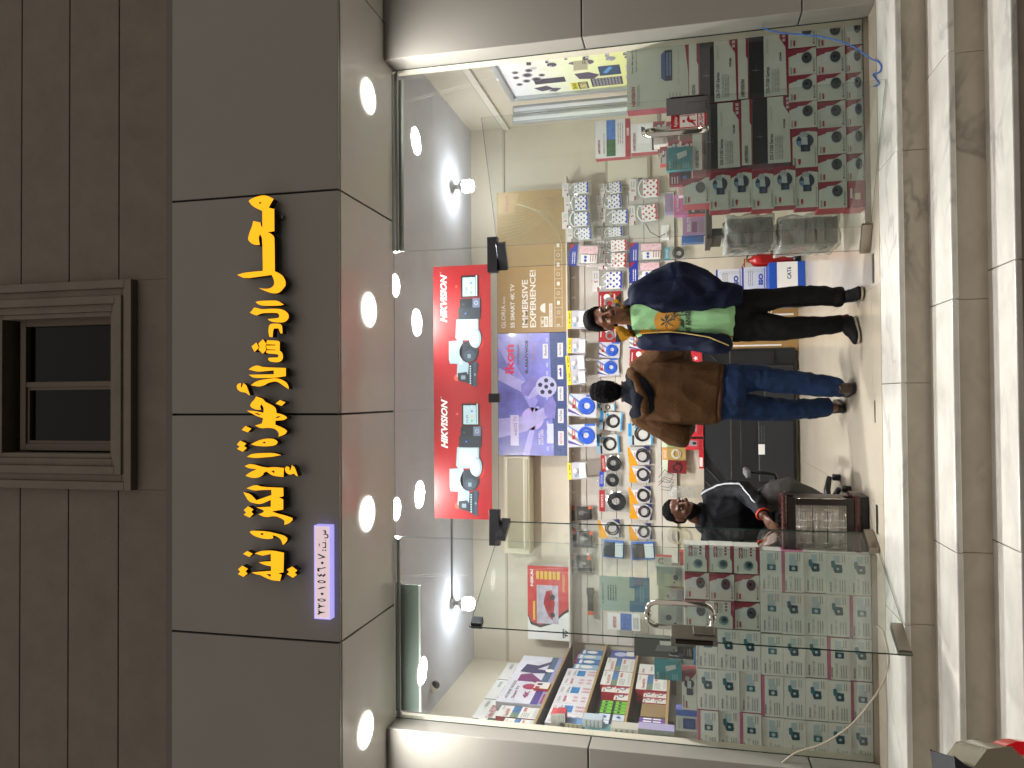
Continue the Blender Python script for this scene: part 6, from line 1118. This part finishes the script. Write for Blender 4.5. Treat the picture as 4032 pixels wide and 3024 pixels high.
B.chain((V(.60,.34,.82),.075), (V(.632,.325,.42),.045), (V(.628,.355,.09),.036)); B.chain((V(.465,.335,.82),.075), (V(.43,.32,.46),.045), (V(.445,.385,.22),.036), (V(.458,.408,.09),.034))
B.build('body', SK1, e1, .007, 4); face(e1, HM, SK1)
H = Body(); H.hull((V(0,.030,.062),(.078,.086,.074)), M=HM); H.hull((V(0,.050,.03),(.076,.070,.07)), (V(0,.070,-.03),(.062,.042,.03)), M=HM); H.hull((V(0,-.045,.105),(.055,.035,.026)), (V(0,.02,.115),(.065,.07,.034)), M=HM); H.hull((V(.062,.0,.065),(.015,.03,.035)), (V(-.062,.0,.065),(.015,.03,.035)), (V(0,.01,.09),(.07,.06,.04)), M=HM)
H.build('hair', HAIR, e1, .006, 3, .003, 60, (1,1,1))
M_ = Body(); M_.hull((V(-.018,-.079,-.034),(.012,.008,.0035)), (V(.018,-.079,-.034),(.012,.008,.0035)), (V(0,-.086,-.034),(.01,.006,.003)), M=HM); M_.build('moustache', mat('#1a1210', .7), e1, .003, 1)
# shirt
SH = cloth('#94c48f', .8, .06); B = Body(); B.hull((V(.44,.33,1.37),(.06,.085,.05)), (V(.63,.33,1.38),(.06,.085,.05)), (V(.53,.31,1.15),(.15,.115,.08)), (V(.54,.32,1.425),(.066,.068,.02))); B.hull((V(.53,.31,1.15),(.15,.115,.08)), (V(.515,.32,.80),(.165,.125,.05)), (V(.53,.31,.95),(.155,.13,.05)))
shirt = B.build('shirt', SH, e1, .009, 5, .006, 9, (1.2,1,.5), 3)
b = MB(); OR = mat('#c68a2b', .7); PG = mat('#3a4438', .8); YG = mat('#9fb04a', .8)
cx, cz, cr = .492, 1.195, .084; gridpoly(b, [(cx+cr*math.cos(a), cz+cr*math.sin(a)) for a in [2*PI*k/28 for k in range(28)] if True], OR, 10); conform(b, shirt, gap=.003); b.build('shirt_print', e1)
b = MB()
def palm(x, z, s):
    for k in range(7):
        a = .1+k*PI/3.2; b.poly([(x,z),(x+s*.5*math.cos(a)-s*.16*math.sin(a), z+s*.5*math.sin(a)+s*.16*math.cos(a)),(x+s*math.cos(a), z+s*math.sin(a)-s*.15),(x+s*.5*math.cos(a)+s*.12*math.sin(a), z+s*.5*math.sin(a)-s*.12*math.cos(a))], PG, 0)
    b.poly([(x-.003,z),(x+.003,z),(x+.012,z-.10),(x+.004,z-.10)], PG, 0)
palm(.487, 1.20, .055); palm(.52, 1.150, .036); b.poly([(.44,1.088),(.555,1.088),(.545,1.104),(.46,1.108)], PG, 0); conform(b, shirt, gap=.005); b.build('palm_print', e1)
b = MB(); b.txt('LOS ANGELES', .385, 1.045, .605, 1.080, PG, 0, bold=.04); conform(b, shirt, gap=.005); b.build('shirt_lettering', e1)
# jacket: back, two fronts, sleeves
NV1 = cloth('#0c152c', .75, .14, 5, .35, 120); B = Body()
B.hull((V(.44,.40,1.40),(.05,.05,.045)), (V(.66,.40,1.40),(.05,.05,.045)), (V(.40,.42,1.1),(.06,.05,.06)), (V(.72,.42,1.1),(.05,.05,.06)), (V(.40,.40,.84),(.06,.06,.05)), (V(.66,.40,.76),(.05,.06,.05)))
B.hull((V(.635,.31,1.405),(.038,.06,.035)), (V(.70,.33,1.39),(.05,.07,.045)), (V(.585,.205,1.18),(.040,.035,.06)), (V(.72,.32,1.12),(.06,.08,.08))); B.hull((V(.585,.200,1.16),(.040,.035,.06)), (V(.73,.31,1.1),(.06,.09,.06)), (V(.675,.30,.78),(.05,.10,.05)), (V(.605,.215,.80),(.035,.05,.05)), (V(.585,.20,.95),(.030,.04,.05)))
B.hull((V(.605,.225,.80),(.03,.04,.06)), (V(.665,.30,.75),(.05,.09,.04)), (V(.62,.25,.745),(.04,.06,.02)))
B.hull((V(.43,.32,1.37),(.025,.06,.04)), (V(.38,.34,1.35),(.05,.07,.045)), (V(.398,.22,1.15),(.018,.03,.08)), (V(.37,.31,1.12),(.04,.08,.06))); B.hull((V(.398,.215,1.14),(.018,.03,.08)), (V(.37,.31,1.1),(.04,.09,.06)), (V(.35,.29,.82),(.04,.09,.03)), (V(.362,.22,.86),(.02,.04,.05)))
B.chain((V(.70,.35,1.385),.072), (V(.79,.36,1.25),.078), (V(.825,.35,1.12),.078), (V(.76,.29,.98),.072), (V(.70,.245,.90),.062)); B.chain((V(.385,.35,1.355),.062), (V(.372,.36,1.22),.068), (V(.368,.36,1.11),.062), (V(.355,.30,.99),.062), (V(.335,.24,.89),.058), (V(.335,.25,.83),(.055,.06,.04)))
B.chain((V(.62,.36,1.44),.035), (V(.54,.40,1.46),.035), (V(.46,.37,1.42),.035)); B.hull((V(.625,.34,1.45),(.025,.03,.035)), (V(.64,.30,1.40),(.03,.03,.03)))
jk = B.build('jacket', NV1, e1, .008, 4, .013, 7, (1,1,.75), 1)
YL = cloth('#c08a22', .7, .1, 20)
def plate(name, pts, mt, tgt, th=.006, gap=.004, parent=None):
    b = MB(); gridpoly(b, pts, mt, 14); conform(b, tgt, gap=gap); n = len(b.v); v0 = list(b.v); f0 = list(b.f); b.v += [v+Vector((0, th, 0)) for v in v0]; b.f += [tuple(n+i for i in f[::-1]) for f in f0]; b.mi += [0]*len(f0); b.sm = [True]*len(b.f); return b.build(name, parent or e1)
def pz1(pts, Y=.2): out = []; [out.append((lambda p: (p.x, p.z))(P(2280+a*.2712, 1120+c*.2712, Y=Y))) for a, c in pts]; return out
plate('lining_collar', pz1([(545,650),(600,655),(700,640),(790,655),(900,640),(1060,620),(1200,640),(1330,690),(1200,700),(1060,690),(870,705),(800,740),(740,830),(680,855),(640,835),(590,730)]), YL, jk, .008, .012)
plate('lining_edge', pz1([(520,285),(560,270),(640,280),(690,300),(690,338),(620,325),(540,315)]), YL, jk, .006, .012)
b = MB(); zp = pz1([(870,705),(1060,690),(1330,692),(1520,708),(1700,740),(1880,770),(2040,835),(2200,900)]); b.tube([(x, 0, z) for x, z in [(zp[i][0]+(zp[i+1][0]-zp[i][0])*k/6, zp[i][1]+(zp[i+1][1]-zp[i][1])*k/6) for i in range(len(zp)-1) for k in range(6)]], .004, mat('#cbb06a', .5), 6)
bv = BVHTree.FromPolygons([v.co for v in jk.data.vertices], [tuple(p.vertices) for p in jk.data.polygons])
ly = .2
for i, v in enumerate(b.v):
    h = bv.ray_cast(Vector((v.x-.012, -.3, v.z)), Vector((0, 1, 0)))
    if h[0] is not None: ly = h[0].y
    b.v[i] = Vector((v.x, min(ly, .3) + v.y - .008, v.z))
b.build('zip', e1)
TR = cloth('#101113', .75, .15); B = Body()
B.hull((V(.44,.34,.86),(.07,.10,.06)), (V(.62,.34,.84),(.07,.10,.06)), (V(.57,.34,.70),(.12,.10,.05)), (V(.46,.33,.72),(.09,.10,.05)))
B.chain((V(.605,.34,.74),(.085,.095,.06)), (V(.615,.33,.60),(.082,.085,.05)), (V(.632,.325,.42),(.066,.07,.05)), (V(.640,.34,.25),(.064,.068,.05)), (V(.628,.355,.13),(.052,.056,.03))); B.hull((V(.628,.355,.135),(.062,.064,.022)), (V(.628,.355,.105),(.060,.064,.02)))
B.chain((V(.465,.335,.76),(.115,.105,.06)), (V(.452,.33,.60),(.094,.092,.05)), (V(.43,.32,.46),(.075,.078,.05)), (V(.440,.36,.28),(.064,.068,.05)), (V(.452,.40,.15),(.054,.058,.03)), (V(.462,.41,.10),(.055,.060,.02)))
B.build('trousers', TR, e1, .008, 5, .008, 10, (1,1,.8), 7)
SOLE = mat('#a7a090', .6); SHB_ = cloth('#18181a', .7); MR_ = mat('#5c1620', .6)
shoe(e1, V(.628,.42,0), V(.628,.155,0), SHB_, SOLE, accent=MR_); shoe(e1, V(.50,.44,0), V(.325,.285,0), SHB_, SOLE, accent=MR_)
# ---- the man with his back to us in brown
e2 = empty('person', 'standing man seen from behind in a brown jacket with a black hood, blue jeans and brown shoes', 'person'); X0_ = .03
HM = Matrix.Translation((.033, .60, 1.605)) @ Matrix.Rotation(math.radians(180), 4, 'Z') @ Matrix.Rotation(math.radians(6), 4, 'X')
B = Body(); head(B, HM); B.hull((V(.033,.61,1.52),(.055,.055,.04)), (V(.03,.62,1.44),(.07,.065,.03)))
B.hull((V(-.11,.62,1.40),(.07,.08,.05)), (V(.17,.62,1.40),(.07,.08,.05)), (V(.03,.62,1.2),(.145,.095,.08))); B.hull((V(.03,.62,1.2),(.14,.09,.08)), (V(.02,.62,.86),(.15,.10,.08)))
B.chain((V(.20,.62,1.39),.05), (V(.285,.64,1.15),.042), (V(.22,.84,1.10),.034)); B.chain((V(-.145,.62,1.39),.05), (V(-.25,.64,1.15),.042), (V(-.17,.84,1.10),.034))
hand(B, V(.22,.84,1.10), V(-.4,1,.1), V(0,0,1), -1, .7); hand(B, V(-.17,.84,1.10), V(.4,1,.1), V(0,0,1), 1, .7)
B.chain((V(.10,.62,.84),.075), (V(.094,.585,.46),.045), (V(.045,.52,.09),.036)); B.chain((V(-.06,.63,.84),.075), (V(-.10,.68,.46),.045), (V(-.085,.75,.09),.036)); B.build('body', SK1, e2, .007, 4); face(e2, HM, SK1)
H = Body(); H.hull((V(0,.028,.05),(.082,.090,.084)), M=HM); H.hull((V(0,.048,.02),(.080,.076,.07)), (V(0,.066,-.055),(.058,.040,.03)), M=HM); H.hull((V(0,-.03,.105),(.055,.04,.028)), (V(0,.02,.11),(.065,.07,.036)), M=HM); H.build('hair', HAIR, e2, .005, 2, .006, 90, (1,1,1), 4)
HD = cloth('#10151f', .9, .15); B = Body(); B.chain((V(.14,.58,1.455),.045), (V(.10,.52,1.43),.05), (V(.0,.49,1.40),.055), (V(-.09,.52,1.40),.05), (V(-.12,.58,1.43),.045)); B.hull((V(.03,.54,1.50),(.075,.05,.03)), (V(.02,.50,1.38),(.12,.04,.05)), (V(-.03,.50,1.33),(.10,.03,.04))); hood = B.build('hood', HD, e2, .007, 4, .004, 12)
B = Body(); B.chain(*[(V(.033+.068*math.cos(a), .60+.062*math.sin(a), 1.523+.006*math.sin(a)), .010) for a in [2*PI*k/12 for k in range(13)]]); B.build('hood_rim', mat('#4a2e1c', .8), e2, .005, 2)
BJ = cloth('#4a321b', .78, .35, 4.5, .5, 90); B = Body()
B.hull((V(-.115,.60,1.385),(.065,.085,.045)), (V(.175,.60,1.40),(.065,.085,.045)), (V(.03,.58,1.42),(.09,.06,.02)), (V(-.125,.60,1.12),(.07,.13,.08)), (V(.18,.60,1.12),(.07,.13,.08))); B.hull((V(-.12,.60,1.14),(.075,.13,.08)), (V(.175,.60,1.14),(.075,.13,.08)), (V(-.13,.60,.89),(.065,.12,.03)), (V(.165,.60,.865),(.065,.12,.03)))
B.chain((V(.20,.61,1.39),.075), (V(.275,.60,1.25),.080), (V(.315,.62,1.14),.078), (V(.27,.76,1.10),.068), (V(.225,.82,1.10),.055)); B.chain((V(-.145,.61,1.385),.075), (V(-.225,.60,1.25),.080), (V(-.285,.62,1.13),.080), (V(-.22,.76,1.09),.068), (V(-.18,.82,1.10),.055))
B.chain((V(.17,.57,1.46),.030), (V(.14,.51,1.43),.032), (V(.02,.475,1.385),.030), (V(-.09,.50,1.36),.032), (V(-.14,.56,1.38),.032)); B.build('jacket', BJ, e2, .008, 4, .013, 5, (1.3,1,1.0), 2)
B = Body(); B.hull((V(-.13,.60,.865),(.065,.12,.022)), (V(.165,.60,.845),(.065,.12,.022))); B.build('jacket_hem', cloth('#4f3522', .8, .2), e2, .008, 4, .006, 9)
JN = cloth('#1c2f50', .8, .38, 6, .4, 140); B = Body(); B.hull((V(-.08,.62,.86),(.095,.11,.05)), (V(.12,.62,.86),(.095,.11,.05)), (V(-.06,.61,.74),(.11,.125,.06)), (V(.11,.60,.74),(.11,.125,.06)))
B.chain((V(.115,.61,.75),(.098,.115,.06)), (V(.115,.60,.60),(.090,.092,.05)), (V(.092,.58,.42),(.076,.078,.05)), (V(.07,.55,.25),(.074,.078,.05)), (V(.045,.52,.10),(.064,.068,.04))); B.chain((V(-.07,.63,.75),(.098,.115,.06)), (V(-.088,.65,.60),(.085,.09,.05)), (V(-.10,.68,.42),(.072,.076,.05)), (V(-.095,.72,.26),(.068,.074,.05)), (V(-.085,.75,.13),(.060,.066,.035))); B.build('jeans', JN, e2, .008, 5, .010, 9, (1,1,1.3), 5)
BS = mat('#2c1d15', .4, nz=.1); SB = mat('#151210', .6); shoe(e2, V(.045,.44,0), V(.02,.72,0), BS, SB); shoe(e2, V(-.10,.775,0), V(-.07,1.04,0), BS, SB)
# ---- the seated man warming his hands at the heater
e3 = empty('person', 'seated man in a dark track jacket with orange cuffs warming his hands over the heater', 'person')
HM = Matrix.Translation((-.80, .60, 1.118)) @ Matrix.Rotation(math.radians(40), 4, 'Z') @ Matrix.Rotation(math.radians(4), 4, 'Y') @ Matrix.Rotation(math.radians(10), 4, 'X') @ Matrix.Diagonal((1.06, 1.06, 1.06, 1))
B = Body(); head(B, HM); B.hull((V(-.83,.64,1.06),(.06,.06,.03)), (V(-.86,.70,.96),(.075,.07,.03)))
B.hull((V(-.72,.72,.90),(.07,.08,.06)), (V(-1.02,.72,.90),(.07,.08,.06)), (V(-.87,.74,.72),(.14,.10,.08))); B.hull((V(-.87,.74,.72),(.14,.10,.08)), (V(-.87,.88,.54),(.16,.13,.08)))
rw_, lw_ = V(-.775,.34,.60), V(-.99,.36,.60)
B.chain((V(-.70,.70,.89),.052), (V(-.665,.62,.70),.044), (rw_,.034)); B.chain((V(-1.04,.70,.89),.052), (V(-1.06,.62,.70),.044), (lw_,.034))
hand(B, rw_, V(-.55,-.6,-.42), V(0,-.2,1), 1, .35); hand(B, lw_, V(.55,-.55,-.40), V(0,-.2,1), -1, .35)
B.chain((V(-.78,.86,.55),.08), (V(-.645,.50,.50),.065), (V(-.80,.56,.10),.045)); B.chain((V(-.96,.86,.55),.08), (V(-1.04,.48,.50),.065), (V(-1.02,.56,.10),.045)); B.build('body', SK3, e3, .006, 3); face(e3, HM, SK3)
H = Body(); H.hull((V(0,.024,.055),(.077,.086,.074)), M=HM); H.hull((V(0,.050,.02),(.073,.064,.05)), (V(0,.060,-.03),(.058,.038,.02)), M=HM); H.build('hair', mat('#070606', .9, spec=.1, bump=.5, bscale=300), e3, .005, 3)
H = Body(); H.hull((V(0,-.040,-.080),(.036,.036,.026)), (V(.048,-.008,-.05),(.016,.026,.022)), (V(-.048,-.008,-.05),(.016,.026,.022)), (V(0,-.05,-.065),(.034,.026,.014)), (V(0,-.03,-.105),(.026,.026,.016)), M=HM); H.build('beard', mat('#080606', .9, spec=.1, bump=.6, bscale=300), e3, .004, 2)
TJ = cloth('#15171c', .7, .2, 6, .2, 200); B = Body(); B.hull((V(-.73,.70,.93),(.06,.08,.045)), (V(-1.01,.70,.93),(.06,.08,.045)), (V(-.87,.66,.97),(.08,.08,.02)), (V(-.76,.69,.74),(.08,.12,.08)), (V(-.98,.69,.74),(.08,.12,.08))); B.hull((V(-.76,.70,.74),(.08,.125,.08)), (V(-.98,.70,.74),(.08,.125,.08)), (V(-.75,.82,.56),(.09,.15,.05)), (V(-.99,.82,.56),(.09,.15,.05)))
B.chain((V(-.71,.69,.92),.068), (V(-.665,.66,.80),.070), (V(-.655,.60,.70),.068), (V(-.70,.48,.65),.058), (rw_+V(.02,.03,.0),.044)); B.chain((V(-1.03,.69,.92),.068), (V(-1.07,.66,.80),.070), (V(-1.07,.60,.70),.066), (V(-1.04,.48,.64),.058), (lw_+V(-.02,.03,0),.044)); B.chain((V(-.78,.62,.985),.028), (V(-.86,.59,.975),.028), (V(-.94,.64,.985),.028), (V(-.90,.74,1.0),.03)); tj = B.build('track_jacket', TJ, e3, .007, 4, .010, 10, (1,1,.8), 6)
for w_, el in ((rw_, V(-.70,.48,.65)), (lw_, V(-1.04,.48,.64))):
    d = (w_-el).normalized(); u_ = d.orthogonal().normalized(); q_ = d.cross(u_); b = MB(); b.tube([w_-d*.004+(u_*math.cos(a)+q_*math.sin(a))*.041 for a in [2*PI*k/20 for k in range(20)]], .0075, mat('#c0391a', .7), 8, True); b.build('cuff', e3)
bvj = BVHTree.FromPolygons([v.co for v in tj.data.vertices], [tuple(p.vertices) for p in tj.data.polygons])
for off in (0, .012):
    b = MB(); pts = []
    for p in (V(-.72,.68,.975+.0), V(-.668+.0,.655,.90), V(-.62,.63,.80), V(-.612,.575,.70), V(-.66,.46,.665), V(-.72,.39,.64)):
        pts.append(p+V(.03,-.03,.04)+V(0,-off*1.2,off*.2))
    pp = []
    for i in range(len(pts)-1):
        for k in range(8):
            q = pts[i].lerp(pts[i+1], k/8); n_ = bvj.find_nearest(q); pp.append(n_[0]+n_[1]*.003)
    b.tube(pp, .0032, mat('#c9cdd2', .5), 6); b.build('sleeve_stripe', e3)
GP = cloth('#4c4b4a', .85, .12, 10); B = Body(); B.hull((V(-.78,.86,.56),(.10,.11,.09)), (V(-.96,.86,.56),(.10,.11,.09)), (V(-.87,.74,.55),(.15,.08,.07)))
B.chain((V(-.77,.80,.56),(.10,.10,.085)), (V(-.66,.50,.51),(.082,.082,.078)), (V(-.625,.49,.42),(.078,.078,.06)), (V(-.72,.54,.22),(.064,.068,.05)), (V(-.80,.56,.12),(.05,.055,.03))); B.chain((V(-.97,.80,.56),(.10,.10,.085)), (V(-1.03,.48,.51),(.082,.082,.078)), (V(-1.03,.53,.3),(.07,.07,.05)), (V(-1.02,.56,.12),(.05,.055,.03))); B.build('sweatpants', GP, e3, .008, 5, .008, 8, (1,1,1), 9)
shoe(e3, V(-.80,.62,0), V(-.81,.36,0), SHB_, SB); shoe(e3, V(-1.02,.62,0), V(-1.03,.36,0), SHB_, SB)
